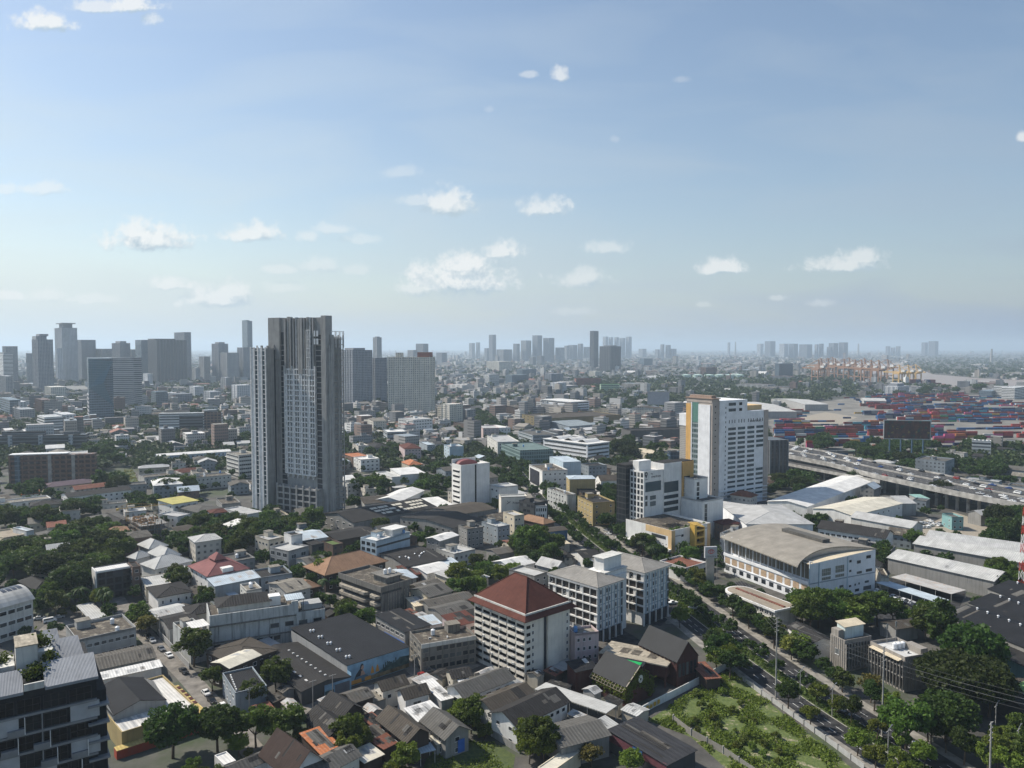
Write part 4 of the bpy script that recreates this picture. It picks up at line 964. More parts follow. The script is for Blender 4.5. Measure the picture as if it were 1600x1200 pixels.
def orange_tower():
    H=75;st=site(H,(1073,),(1113.5,624),(1199,),ang=33);LC,LA=st.LC,st.LA
    root=thing('striped_tower',st.loc,st.rz,'tall white tower with orange and green vertical stripes on its left face','tower');mark(st.corners(2));BLD.append((root,st));LM.append(('the orange-striped white tower',1135,700))
    a,b_,c=st.L(1080.5),st.L(1092),st.L(1110.5)
    x1,x2,x3,x4=st.Rr(1124),st.Rr(1136),st.Rr(1167),st.Rr(1193)
    w=MB();w.box(0,0,0,x1,LA,H);w.obj('shaft_wall',M['beige_t'],root)
    w=MB();w.box(x1,-.5,0,x3,LA*.95,H-1.2);w.box(x3,-.5,0,LC,LA*.95,H-9.5);w.obj('wall',M['white_t'],root)
    panel(root,'L',a,LA,0,H-4,'orange','orange_stripe',.5)
    panel(root,'L',st.L(1110.5),b_-.01,0,H-4,'white_t','white_panel',.5);panel(root,'L',b_,a-.9,0,H-2.5,'g_green','green_glazing',.12);panel(root,'L',a-.9,a-.01,0,H-3,'white_t','white_edge',.4)
    panel(root,'L',b_+.1,a-1,H*.78,H-3,'green_sheet','green_panel',.16)
    for k in range(15): panel(root,'L',b_,a-.9,4+k*3.6,4.5+k*3.6,'bluegrey','floor_slab',.2)
    cr=MB();cr.box(-.8,-.8,H+.003,x1+.5,LA+.6,H+.6,True);cr.box(1,2,H+.6,x1-1,LA-2,H+2.2);cr.obj('cornice',M['r_brick'],root)
    band=MB();band.box(-.25,.5,H-2.6,-.01,LA-.3,H-.4,True);band.obj('screen_band',M['beige_t'],root)
    for k in range(17): put(root,'window',win_mesh(.9,1.0,'v'),'R',x1*.45,5+k*4.05)
    for k in range(20): put(root,'window',win_mesh(.7,1.3,'v'),'R',x2-1.6,6+k*3.3,.51)
    ft,fb=666,780;n=14
    ng=4;g0=st.Rr(1137)
    gx=[(st.Rr(1137.0),st.Rr(1150)),(st.Rr(1152),st.Rr(1164.5)),(st.Rr(1167),st.Rr(1179)),(st.Rr(1181),st.Rr(1193))]
    for k in range(15):
        z=7+k*3.35
        for gi,(p,q) in enumerate(gx):
            if gi == 3 and k in (6,7,8,9): continue
            put(root,'window',win_mesh(q-p-.6,2.0 if k > 3 else 1.3,'m','glass_blue','frame_white' if k > 3 else 'frame_dark'),'R',(p+q)/2,z,.51)
    for p,q in gx:
        for i in range(3): put(root,'window',win_mesh(.7,2.4,'v'),'R',p+(q-p)*(i+.5)/3,59,.51)
    for z in (67,71): put(root,'window',win_mesh(gx[0][1]-gx[0][0]-1,2.2,'m','glass_blue'),'R',sum(gx[0])/2,z,.51);put(root,'window',win_mesh(3,2,'v'),'R',gx[1][0]+3,z,.51)
    panel(root,'R',x4,LC+.4,0,H-9.4,'beige_t','end_pier',.9);e=MB();e.box(x3,4,H-9.5,LC-1,LA*.8,H-6);e.obj('penthouse',M['peach'],root)
    for k in range(5): panel(root,'R',x1,LC,.5+k*2.6+ (0),.9+k*2.6,'white_t','deck_slab',.8,.5);
    text(root,'riverfront',3.0,'R',(st.Rr(1167.5)+st.Rr(1193))/2,zs(st,1180,657,'R'),'steel_dark',.56,bold=True)
    s2=Site(62,st.w(.5,LA+.4),st.rz,16,max(6,st.L(1062.5)-LA));bld('textured_slab',s2,'flat','dot_screen','r_grey',label='grey speckled slab block tucked against the orange stripe',cat='building')
    rt=BLD[-1][0];mb=MB();mb.box(-.3,-.3,55,16.2,s2.LA+.3,63.5);mb.obj('crown',M['white_t'],rt)
wallm('white_t',(.75,.76,.77),.15);wallm('beige_t',(.40,.35,.31),.2);plain('green_sheet',(.09,.20,.165),.4);plain('r_brick',(.30,.22,.175),.8);gridm('g_green',(.25,.30,.30),(.03,.06,.06),2.4,3.6,.9,.75);gridm('dot_screen',(.38,.36,.33),(.12,.115,.105),1.3,1.3,.5,.5,None,.8,.6)
orange_tower()
def hall():
    st=site(17,(1132,),(1264.5,882),(1368,),ang=26);LC,LA=st.LC,st.LA;h=17
    root=thing('exhibition_hall',st.loc,st.rz,'large white hall with curved taupe roof and shaded gallery','hall');mark(st.corners(2));BLD.append((root,st));LM.append(('the curved-roof white hall',1240,880))
    hr=h+5;n=10
    def top(x): return h + 1.8*min(1,x/LC)
    w=MB()
    w.face([(0,0,0),(LC,0,0)] + [(LC*(n-i)/n,0,top(LC*(n-i)/n)) for i in range(n+1)]);w.face([(0,LA,0)] + [(LC*i/n,LA,top(LC*i/n)) for i in range(n+1)] + [(LC,LA,0)])
    w.face([(LC,0,0),(LC,LA,0),(LC,LA,top(LC)),(LC,0,top(LC))]);w.face([(0,LA,0),(0,0,0),(0,0,8.6),(0,LA,8.6)])
    w.face([(0,LA,8.6),(0,0,8.6),(2.6,0,8.6),(2.6,LA,8.6)]);w.face([(2.6,LA,8.6),(2.6,0,8.6),(2.6,0,h+.6),(2.6,LA,h+.6)])
    w.obj('wall',M['white_t'],root)
    r=MB();ov=5.0;inset=7
    def zt_(t): return h + .2 + 2.0*t + 2.4*math.sin(math.pi*t)**.9 if 0 < t < 1 else h + .2 + 2.0*t
    def X_(t,y): e=-(2.0+5.5*(1-y/LA));return e + (LC+.3-e)*t
    f=lambda t: inset*math.sin(math.pi*min(1,t))**.8
    for i in range(16):
        t0,t1=i/16,(i+1)/16;r.slab([(X_(t0,0),f(t0)-.6,zt_(t0)),(X_(t1,0),f(t1)-.6,zt_(t1)),(X_(t1,LA),LA+1,zt_(t1)),(X_(t0,LA),LA+1,zt_(t0))],.5)
    rz_=lambda x: zt_(min(1,max(0,(x+5)/(LC+5))))
    r.obj('roof',M['r_hall'],root)
    rp=MB();rp.face([(LC*i/n,0,top(LC*i/n)) for i in range(n+1)] + [(LC*(n-i)/n,inset+2,top(LC*(n-i)/n)-.3) for i in range(n+1)]);rp.obj('roof_terrace',M['r_cream'],root)
    rv=MB();[rv.face([(X_(k/12,0),f(k/12)-.2,top(LC*k/12)-.2),(X_((k+1)/12,0),f((k+1)/12)-.2,top(LC*(k+1)/12)-.2),(X_((k+1)/12,0),f((k+1)/12)-.2,zt_((k+1)/12)-.4),(X_(k/12,0),f(k/12)-.2,zt_(k/12)-.4)]) for k in range(2,12)];rv.obj('roof_fascia',M['metal'],root)
    mo=MB();mo.box(LC*.55,LA*.25,rz_(LC*.5)-.5,LC*.66,LA*.72,rz_(LC*.6)+1.5);mo.obj('roof_monitor',M['r_grey'],root)
    cols=11
    for i in range(cols):
        s0,s1=LA*(i+.06)/cols,LA*(i+.94)/cols
        lv=MB();lv.box(2.4,s0,9.6,2.597,s1,h+.4);lv.obj('louvre_panel',M['louvre'],root)
        panel(root,'L',s0+.4,s1-.4,4.6,7.6,'shutter','shutter_panel',.08)
        panel(root,'L',s0+.8,s1-.8,1.2,3.2,'glass','window',.05)
    for i in range(cols+1): c=MB();y=LA*i/cols;c.box(.1,y-.18,8.602,.6,y+.18,h+1);c.obj('gallery_post',M['white_t'],root)
    panel(root,'L',0,LA,8.2,9.5,'white_t','gallery_parapet',.5);panel(root,'L',0,LA,3.9,4.3,'white_t','string_course',.4)
    for s in (.0,.135,.56): panel(root,'R',LC*s,LC*s+.35,0,top(LC*s)-.1,'paleblue','pilaster',.3)
    panel(root,'R',LC*.0,LC,8.2,8.6,'bluegrey','string_course',.2)
    for (s,z,wd,ht) in ((.25,h-4.6,5.5,3.2),(.45,h-4.2,5.5,3.2),(.25,9.6,5.5,1.4),(.45,9.8,5.5,1.4)): put(root,'louvre_window',win_mesh(wd,ht,'m','louvre_d','frame_white'),'R',LC*s,z)
    for (s,z,wd,ht) in ((.61,h-1.6,1.4,1),(.74,h-2.6,2.4,1.3),(.89,h-1,3,1.3),(.61,h-6,1.4,.9),(.75,9.6,3.2,1.0),(.9,9.9,4,1.2),(.22,3.5,2,1),(.48,4.8,2.4,1),(.61,4.2,1.4,.8),(.69,4.4,.8,.8),(.75,4.6,.8,.8),(.87,4.8,2.6,.9),(.72,1.8,2.6,1.1),(.88,2.0,5,1.6),(.61,1.2,1.4,.9)): put(root,'window',win_mesh(wd,ht,'f','glass','frame_dark'),'R',LC*s,z)
    s2=site(7.2,(1143,),(1211,953),(1262,),ang=27);LC2,LA2=11.0,s2.LA;s2.LC=LC2
    r2=thing('round_ended_annex',s2.loc,s2.rz,'low annex with rounded end and brown flat roof in front of the curved-roof white hall','building');mark(s2.corners(1));BLD.append((r2,s2))
    pts=[(0,0),(LC2,0),(LC2,LA2)] + [(LC2/2+LC2/2*math.cos(a),LA2+LC2/2*math.sin(a)) for a in [math.pi*i/12 for i in range(1,12)]] + [(0,LA2)]
    w=MB();w.prism(pts,0,6.4,False);w.obj('wall',M['white_old'],r2)
    cx,cy_=LC2/2,LA2/2;gr=lambda k,d: [(cx+(x-cx)*k,cy_+(y-cy_)*d) for x,y in pts]
    w=MB();w.prism(gr(1.16,1.06),6.4,7.2,True,True);w.obj('fascia',M['white'],r2);w=MB();w.prism(gr(1.04,1.015),7.203,7.26);w.obj('roof',M['r_cream_old'],r2)
    w=MB();w.box(LC2*.45,.5,7.262,LC2*.56,LA2+3,7.6);w.obj('roof_gutter',M['r_rust'],r2)
    panel(r2,'L',.5,LA2,.3,2.8,'glass','shopfront',.04);panel(r2,'L',0,LA2,3.0,3.5,'white','string_course',.4);wins(r2,'L',.5,LA2,3.6,6.2,9,1,2.2,1.4,'m',skip=0)
plain('louvre',(.20,.175,.14),.8,vary=.3,scale=3);plain('shutter',(.42,.31,.21),.8,vary=.2);plain('louvre_d',(.22,.21,.17),.8);roofm('r_cream_old',(.34,.29,.225),.0,.5)
hall()
def old_office():
    st=site(12.6,(533,),(596,916),(640,),ang=47);LC,LA=st.LC,st.LA;h=st.h
    root=thing('concrete_office',st.loc,st.rz,'weathered brown concrete building with rounded balconies and rooftop tanks','building');mark(st.corners(1));BLD.append((root,st));LM.append(('the rounded-balcony building',590,920))
    w=MB();w.box(0,0,0,LC,LA,h-2.4);w.obj('wall',M['concrete_old'],root)
    t=MB();t.box(-.9,-.9,h-2.4,LC+.9,LA+.9,h-1.2,True,False);
    for q in ((-.9,-.9,LC+.9,-.6),(-.9,LA+.6,LC+.9,LA+.9),(-.9,-.6,-.6,LA+.6),(LC+.6,-.6,LC+.9,LA+.6)): t.box(q[0],q[1],h-1.2,q[2],q[3],h)
    t.obj('attic',M['concrete_old'],root);r=MB();r.face([(-.6,-.6,h-1.1),(LC+.6,-.6,h-1.1),(LC+.6,LA+.6,h-1.1),(-.6,LA+.6,h-1.1)]);r.obj('roof',M['r_stained'],root)
    panel(root,'L',.3,LA-.3,h-3.6,h-2.5,'recess','window_band',.03);panel(root,'R',.3,LC*.7,h-3.6,h-2.5,'recess','window_band',.03)
    for k in range(3):
        z=1.2+k*3.1;y0,y1=LA*.30,LA*.98;n=8
        for (p0,p1) in ((LA*.30,LA*.99),(LA*.02,LA*.22)):
            o=MB();pts=[(0,p1)] + [(-2.0+.0*i,p1-.0) for i in range(0)]
            pts=[(0,p0),(0,p1)] + [(-1.0-1.0*math.sin(a),p1-1.0+1.0*math.cos(a)) if False else (-2.0*math.sin(a),p1-1.2+1.2*math.cos(a)) for a in [math.pi/2*i/5 for i in range(1,6)]] + [(-2.0*math.sin(a),p0+1.2-1.2*math.cos(a)) for a in [math.pi/2*(5-i)/5 for i in range(0,5)]]
            pts=list(reversed(pts));o.prism(pts,z-.15,z+1.0,True,True);o.obj('balcony',M['concrete_bal'],root)
        panel(root,'L',.6,LA-.4,z+1.0,z+2.6,'recess','window_band',.03)
    for i in range(8): panel(root,'R',LC*.22+LC*.78*i/8,LC*.22+LC*.78*i/8+.2,0,h-3.8,'concrete_bal','rib',.12)
    c=MB();c.box(LC*.35,LA*.12,h-1.1,LC*.85,LA*.42,h+1.6);c.box(LC*.30,LA*.08,h+1.602,LC*.9,LA*.48,h+1.9,True);c.obj('stair_house',M['concrete_old'],root)
    link('water_tank',tank_mesh(),root,(LC*.5,LA*.25,h+1.9));link('water_tank',tank_mesh(),root,(LC*.66,LA*.25,h+1.9));link('condenser',ac_mesh(),root,(LC*.8,LA*.2,h+2.2))
plain('concrete_bal',(.33,.30,.25),.9,vary=.35,scale=.8)
old_office()
def terrace():
    st=site(14.3,None,(327,962),(507,937),LA=15);LC,LA=st.LC,st.LA;h=st.h
    root=thing('stained_terrace',st.loc,st.rz,'long mould-stained white three storey block with blank attic','building');mark(st.corners(1));BLD.append((root,st));LM.append(('the mould-stained block',415,965))
    w=MB();x2=LC*.74
    w.box(0,0,0,x2,LA,h-1,False);w.box(x2,-.8,0,LC,LA*.8,h-3.2);w.box(0,-.4,h-3.8,x2,0,h,True);w.box(0,0,h-1,.3,LA,h);w.box(LC*.70,-.5,h-4,LC*.76,.5,h+1.2,True);w.obj('wall',M['moss_white'],root)
    panel(root,'R',0,x2,h-4.3,h-3.85,'concrete_old','ledge',.8);panel(root,'R',0,LC,4.2,4.6,'concrete_old','ledge',.5,.81)
    r=MB();r.box(.3,0.02,h-1,x2-.1,LA-.2,h-.95);r.box(x2+.2,-.5,h-3.197,LC-.2,LA*.7,h-3.1);r.obj('roof',M['r_stained'],root)
    for s in (.06,.16,.25,.33,.42,.50,.57): put(root,'window',win_mesh(2.2,1.3,'h','glass','concrete_old'),'R',LC*s,2.6,.02)
    for s in (.55,.68,.80,.93): put(root,'window',win_mesh(3.0,1.5,'b','glass','concrete_old'),'R',LC*s,7.2,.82 if s > .74 else .02)
    for s in (.80,.93): put(root,'window',win_mesh(2.6,1.3,'f','glass','concrete_old'),'R',LC*s,2.6,.82)
    hr=MB();hw=MB();hw.box(LC*.08,3,h-1,LC*.52,LA-1,h+1.6);hw.obj('penthouse',M['white_old'],root)
    c=MB();roof_local(c,LC*.06,2.2,LC*.54,LA-.4,h+1.6,2.2);c.obj('penthouse_roof',M['r_dark'],root)
    c=MB();c.box(LC*.52,4,h-.95,LC*.62,8,h+2.6);c.obj('stair_house',M['white'],root)
    c=MB();c.box(LC*.80,1,h-3.1,LC*.98,7,h-1.2);c.obj('roof_shed',M['grey'],root);c=MB();c.slab([(LC*.66,0.5,h+1.5),(LC*.82,.5,h+1.5),(LC*.82,7,h+1.8),(LC*.66,7,h+1.8)],.15);c.obj('roof_canopy',M['r_bluewhite'],root)
    for x in (.66,.81):
        c=MB();c.box(LC*x,.8,h-3,LC*x+.15,1,h+1.4);c.box(LC*x,6.5,h-3,LC*x+.15,6.7,h+1.7);c.obj('canopy_post',M['steel_dark'],root)
def roof_local(mb,x0,y0,x1,y1,z,rise):
    a=min(x1-x0,y1-y0)/2
    if x1-x0 >= y1-y0: p,q=(x0+a,(y0+y1)/2,z+rise),(x1-a,(y0+y1)/2,z+rise)
    else: p,q=((x0+x1)/2,y0+a,z+rise),((x0+x1)/2,y1-a,z+rise)
    c=[(x0,y0,z),(x1,y0,z),(x1,y1,z),(x0,y1,z)]
    if x1-x0 >= y1-y0: mb.face([c[0],c[1],q,p]);mb.face([c[1],c[2],q]);mb.face([c[2],c[3],p,q]);mb.face([c[3],c[0],p])
    else: mb.face([c[0],c[1],p]);mb.face([c[1],c[2],q,p]);mb.face([c[2],c[3],q]);mb.face([c[3],c[0],p,q])
    mb.face(list(reversed([(p_[0],p_[1],z-.02) for p_ in c])))
wallm('moss_white',(.43,.44,.42),1.0,grime=(.05,.05,.045))
terrace()
def mural_warehouse():
    st=site(7.2,(455,985),(542.5,1040),(639,1031));LC,LA=st.LC,st.LA;h=st.h
    root=thing('mural_warehouse',st.loc,st.rz,'wide black-roofed warehouse with blue painted mural along its street wall','warehouse');mark(st.corners(1));BLD.append((root,st));LM.append(('the black-roofed mural warehouse',560,1010))
    w=MB();w.box(0,0,0,LC,LA,h,False,False);w.obj('wall',M['grey'],root)
    r=MB();r.slab([(-.2,-.2,h+.1),(LC+.3,-.2,h+.1),(LC+.3,LA+.3,h+1.0),(-.2,LA+.3,h+1.0)],.15);w2=MB();w2.box(LC,0,h,LC+.01,LA,h+.9);r.obj('roof',M['r_blackw'],root)
    for i in range(5): link('roof_vent',vent_mesh(),root,(LC*.10+i*LC*.012,LA*(.12+.17*i),h+.15+.8*(.12+.17*i)));link('roof_vent',vent_mesh(),root,(LC*.10+i*LC*.012+1.0,LA*(.12+.17*i)-.4,h+.15+.8*(.12+.17*i)))
    x0=-LC*.72;z2=4.6
    w=MB();w.box(x0,-2.5,0,-.01,LA*.86,z2-.2,False,False);w.obj('wing_wall',M['dark'],root)
    r=MB();r.slab([(x0-.3,-2.7,z2),(x0*.5,-2.7,z2+1.3),(x0*.5,LA*.87,z2+1.3),(x0-.3,LA*.87,z2)],.14);r.slab([(x0*.5,-2.7,z2+1.3),(-.02,-2.7,z2),(-.02,LA*.87,z2),(x0*.5,LA*.87,z2+1.3)],.14);r.obj('wing_roof',M['r_dark'],root);w=MB();w.face([(x0,-2.5,z2-.2),(0,-2.5,z2-.2),(x0*.5,-2.5,z2+1.2)]);w.obj('wing_gable',M['dark'],root)
    mark([st.w(x0,-3),st.w(0,-3),st.w(0,LA*.9),st.w(x0,LA*.9)])
    for i in range(9): c=MB();y=LA*.08*i+1;c.box(x0*.44,y,z2+1.05,x0*.40,y+.5,z2+1.35);c.obj('skylight',M['r_white'],root)
    for i in range(4): c=MB();y=LA*.1*i+2;c.box(x0*.78,y,z2+.55,x0*.74,y+1.4,z2+.72);c.obj('skylight',M['r_white'],root)
    m=MB();m.box(0,-.06,0,LC,-.002,h-.1,True);mo=m.obj('mural',M['mural_sky'],root)
    def poly(pts,mat,e): mb=MB();mb.face([(LC*x,-.07-e,h*z) for x,z in pts]);mb.obj('painted_shape',M[mat],root)
    poly([(.0,.02),(1,.02),(1,.30),(.62,.30),(.45,.22),(.0,.12)],'mural_ground',.005)
    poly([(.42,.20),(.60,.40),(.66,.62),(.74,.45),(.85,.66),(1,.60),(1,.22)],'mural_hill',.008)
    poly([(.10,.22),(.13,.45),(.19,.66),(.205,.85),(.23,.90),(.25,.82),(.235,.66),(.235,.45),(.21,.30)],'mural_hair',.012)
    poly([(.205,.66),(.225,.80),(.25,.80),(.255,.66),(.235,.60)],'mural_skin',.016);poly([(.20,.30),(.215,.56),(.245,.58),(.28,.36),(.28,.22)],'mural_skin',.014);poly([(.10,.10),(.13,.34),(.28,.36),(.34,.20),(.30,.10)],'mural_dress',.018)
    for x in (.36,.44): poly([(x,.30),(x+.015,.55),(x+.03,.66),(x+.045,.55),(x+.06,.30)],'mural_orange',.02)
    for x in (.03,.12,.27): poly([(x,.06),(x,.22),(x+.09,.24),(x+.10,.06)],'mural_orange',.024)
    for i in range(12): x=.56+i*.034;t=.5+.28*random.random();poly([(x,.35),(x,t),(x+.02,t),(x+.02,.35)],'mural_hill',.011+i*.0002)
    m=MB();m.box(x0*.55,-2.58,0,-.02,-2.51,4.2,True);m.box(-.02,-2.58,0,0,-.07,h*.8);m.obj('mural',M['mural_sky'],root);m=MB();m.box(x0*.34,-2.65,0,-.6,-2.585,3.4,True);m.obj('roller_gate',M['roller'],root);m=MB();m.box(x0*.54,-2.66,.3,x0*.36,-2.585,2.2,True);m.obj('painted_shape',M['mural_hill'],root)
roofm('r_blackw',(.022,.023,.026),.9,.35,.65)
plain('mural_sky',(.20,.34,.46),.8,vary=.3,scale=.25);plain('mural_ground',(.16,.13,.08),.8,vary=.5,scale=.5);plain('mural_hill',(.06,.10,.10),.8,vary=.4,scale=.6);plain('mural_hair',(.015,.02,.03),.7);plain('mural_skin',(.42,.27,.20),.7);plain('mural_dress',(.06,.13,.20),.7);plain('mural_orange',(.48,.24,.04),.7);plain('roller',(.10,.12,.15),.6)
mural_warehouse()
def corner_office():
    h=52;st=site(h,None,(-70,1089),(150,1043),LA=20);LC,LA=st.LC,st.LA
    root=thing('dark_office',st.loc,st.rz,'dark glass mid-rise with pale spandrel blocks and grey metal roofs at lower left corner','office');BLD.append((root,st));LM.append(('the dark glass mid-rise at lower left',75,1120))
    w=MB();w.box(0,0,0,LC,LA,h-1.6);w.obj('wall',M['dark_off'],root)
    fl=3.3
    def X(px): return st.Rr(px)
    for k in range(16):
        z=h-4.6-k*fl
        if z < 1: break
        if k < 6:
            for i in range(5): a=LC*(.03+.19*i);put(root,'window',win_mesh(LC*.17,fl*.74,'m','glass_off','frame_dark'),'R',a+LC*.085,z+.4,.02)
        else: panel(root,'R',.5,LC-.5,z-.8,z+1.6,'glass_off','window_band',.03)
        panel(root,'R',0,LC,z-1.35,z-.95,'spandrel','floor_slab',.5)
    for k in range(1,7):
        for i in range(4):
            x=LC*(.06+.23*i+.05*(k % 2));z=h-4.6-k*fl
            if (i*3+k) % 4 < 2: panel(root,'R',x,x+LC*.12,z-.95,z+.05,'spandrel','balcony_rail',.9);panel(root,'R',x+LC*.12,x+LC*.125,z-.95,z+1.9,'frame_white','frame_post',.9)
    for (px,k) in ((130,1),(1,1),(130,3),(1,3),(60,4),(20,5)):
        x=X(px);z=h-4.6-k*fl;panel(root,'R',x-2.2,x+2.4,z-.9,z+2.0,'spandrel_l','spandrel_block',.35)
    panel(root,'R',X(64)-.1,X(64)+.1,h-24,h-6,'spandrel','mullion',.55)
    b=MB();b.box(LC+.002,.5,0,LC+1.6,LA*.8,h-4.5)
    b.obj('end_bay',M['dark_off'],root)
    for k in range(8): z=h-7-k*fl;c=MB();c.box(LC-1.5,-.9,z,LC+1.9,3,z+.35,True);c.obj('end_balcony',M['spandrel'],root)
    c=MB();x0=X(70);c.slab([(x0,-.4,h-1.5),(LC+.3,-.4,h-1.5),(LC+.3,6.5,h+.7),(x0,6.5,h+.7)],.5);c.obj('metal_roof',M['r_metal'],root)
    c=MB();c.slab([(0,-.4,h-1.5),(X(36),-.4,h-1.5),(X(36),5.5,h+.5),(0,5.5,h+.5)],.5);c.obj('metal_roof',M['r_metal'],root)
    c=MB();c.slab([(X(88),8,h-.4),(LC-1,8,h-.4),(LC-1.6,14,h+2.0),(X(88),14,h+2)],.4);c.obj('metal_roof',M['r_metal'],root)
    c=MB();c.slab([(X(76),14.2,h-.4),(X(108),14.2,h-.4),(X(104),20,h+2.2),(X(76),20,h+2.2)],.4);c.obj('metal_roof',M['r_metal'],root)
    c=MB();xa,xb=X(28),X(64);c.box(xa,8,h-1.6,xb,14.5,h+3.6);c.obj('stair_house',M['white_old'],root);c=MB();c.box(xa-.1,7.9,h+3.602,xb+.1,14.6,h+3.8,True);c.obj('stair_roof',M['r_offstain'],root)
    c=MB();c.box(X(64),9,h-1.6,X(90),11,h+1.8);c.obj('roof_wall',M['white_old'],root)
    c=MB();c.box(X(36)+.1,-.1,h-1.6,x0-.1,.3,h-.4);c.box(-.1,9,h-1.6,X(26),15,h+.2);c.obj('parapet',M['white_old'],root)
    rs=np.random.RandomState(8);P_=[]
    for (px,y,zz,r) in ((48,4.5,.1,1.3),(56,6,.3,1.2),(66,5,.2,1.4),(82,7.6,1.6,1.1),(68,12.5,3.2,1.6),(76,13,2.6,1.6),(0,12,.8,1.6),(6,13,.8,1.6)):
        P_.append(np.array([X(px),y,h+zz-.4])+rs.normal(size=(160,3))*r*np.array([.5,.5,.4]))
    P_=np.concatenate(P_);link('roof_planting',quads_mesh('roof_planting',leaves(P_,.35+.25*np.random.rand(len(P_))),M['leaf_mid']),root)
wallm('dark_off',(.022,.023,.026),.2);plain('spandrel',(.20,.205,.21),.7);plain('spandrel_l',(.36,.37,.38),.7);roofm('r_offstain',(.42,.37,.29),0,1.0,rust=(.13,.12,.10))
corner_office()
def yellow_warehouse():
    h=6;st=site(h,(142,1085),(190,1144),(311,1110));LC,LA=st.LC,st.LA
    root=thing('yellow_warehouse',st.loc,st.rz,'yellow-walled warehouse with white flat roof around a raised black gable roof','warehouse');mark(st.corners(3));BLD.append((root,st));LM.append(('the yellow-walled warehouse',235,1090))
    w=MB();w.box(0,0,0,LC,LA,h-.6,False,False);t=.3
    for q in ((0,0,LC,t),(0,LA-t,LC,LA),(0,t,t,LA-t),(LC-t,t,LC,LA-t)): w.box(q[0],q[1],h-.6,q[2],q[3],h)
    w.obj('wall',M['yellow_w'],root);r=MB();r.face([(t,t,h-.6),(LC-t,t,h-.6),(LC-t,LA-t,h-.6),(t,LA-t,h-.6)]);r.obj('roof',M['r_cream_w'],root)
    for i in range(6): c=MB();x=LC*(.06+.12*i);c.box(x,.35,h-.595,x+LC*.05,LA*.30*(1-.1*i)+1,h-.585);c.obj('roof_sheet',M['r_light'],root)
    a,b2,c0,c1=LC*.02,LC*.70,LA*.30,LA*.97
    g=MB();z=h+1.2;xm=(a+b2)/2;g.box(a,c0,h-.6,b2,c1,z,False,False);ym=(c0+c1)/2;g.face([(b2,c0,z),(b2,c1,z),(b2,ym,z+2.2)]);g.face([(a,c1,z),(a,c0,z),(a,ym,z+2.2)]);g.face([(a,c0,z),(b2,c0,z),(xm,c0,z+2.2)]);g.obj('raised_wall',M['grey'],root)
    r=MB();r.slab([(a-.3,c0-.3,z),(xm,c0-.3,z+2.2),(xm,c1+.3,z+2.2),(a-.3,c1+.3,z)],.15);r.slab([(xm,c0-.3,z+2.2),(b2+.3,c0-.3,z),(b2+.3,c1+.3,z),(xm,c1+.3,z+2.2)],.15);r.obj('raised_roof',M['r_black2'],root)
    e=MB();e.box(LC,-1,0,LC+3.5,LA*.9,2.6,False,False);e.box(-2,-2.5,0,LC+3.5,-.02,2.4,False,False);e.obj('forecourt_wall',M['red_w'],root)
    e=MB();e.slab([(LC+.02,-1.2,2.7),(LC+3.6,-1.2,2.6),(LC+3.6,LA*.9,2.6),(LC+.02,LA*.9,2.7)],.12);e.slab([(-2,-2.6,2.5),(LC,-2.6,2.5),(LC,-.02,2.6),(-2,-.02,2.6)],.12);e.obj('awning',M['r_yellowaw'],root)
    for i in range(5): c=MB();y=LA*(.35+.11*i);c.box(LC+.3,y,2.72,LC+3.5,y+LA*.06,2.80);c.obj('awning_panel',M['r_maroon'],root)
wallm('yellow_w',(.40,.31,.15),.4);roofm('r_cream_w',(.66,.64,.60),.9,.2);roofm('r_black2',(.024,.025,.028),.0,.4);wallm('red_w',(.36,.07,.04),.4);roofm('r_yellowaw',(.58,.44,.17),.9,.3);roofm('r_maroon',(.10,.035,.03),.9,.3)
yellow_warehouse()
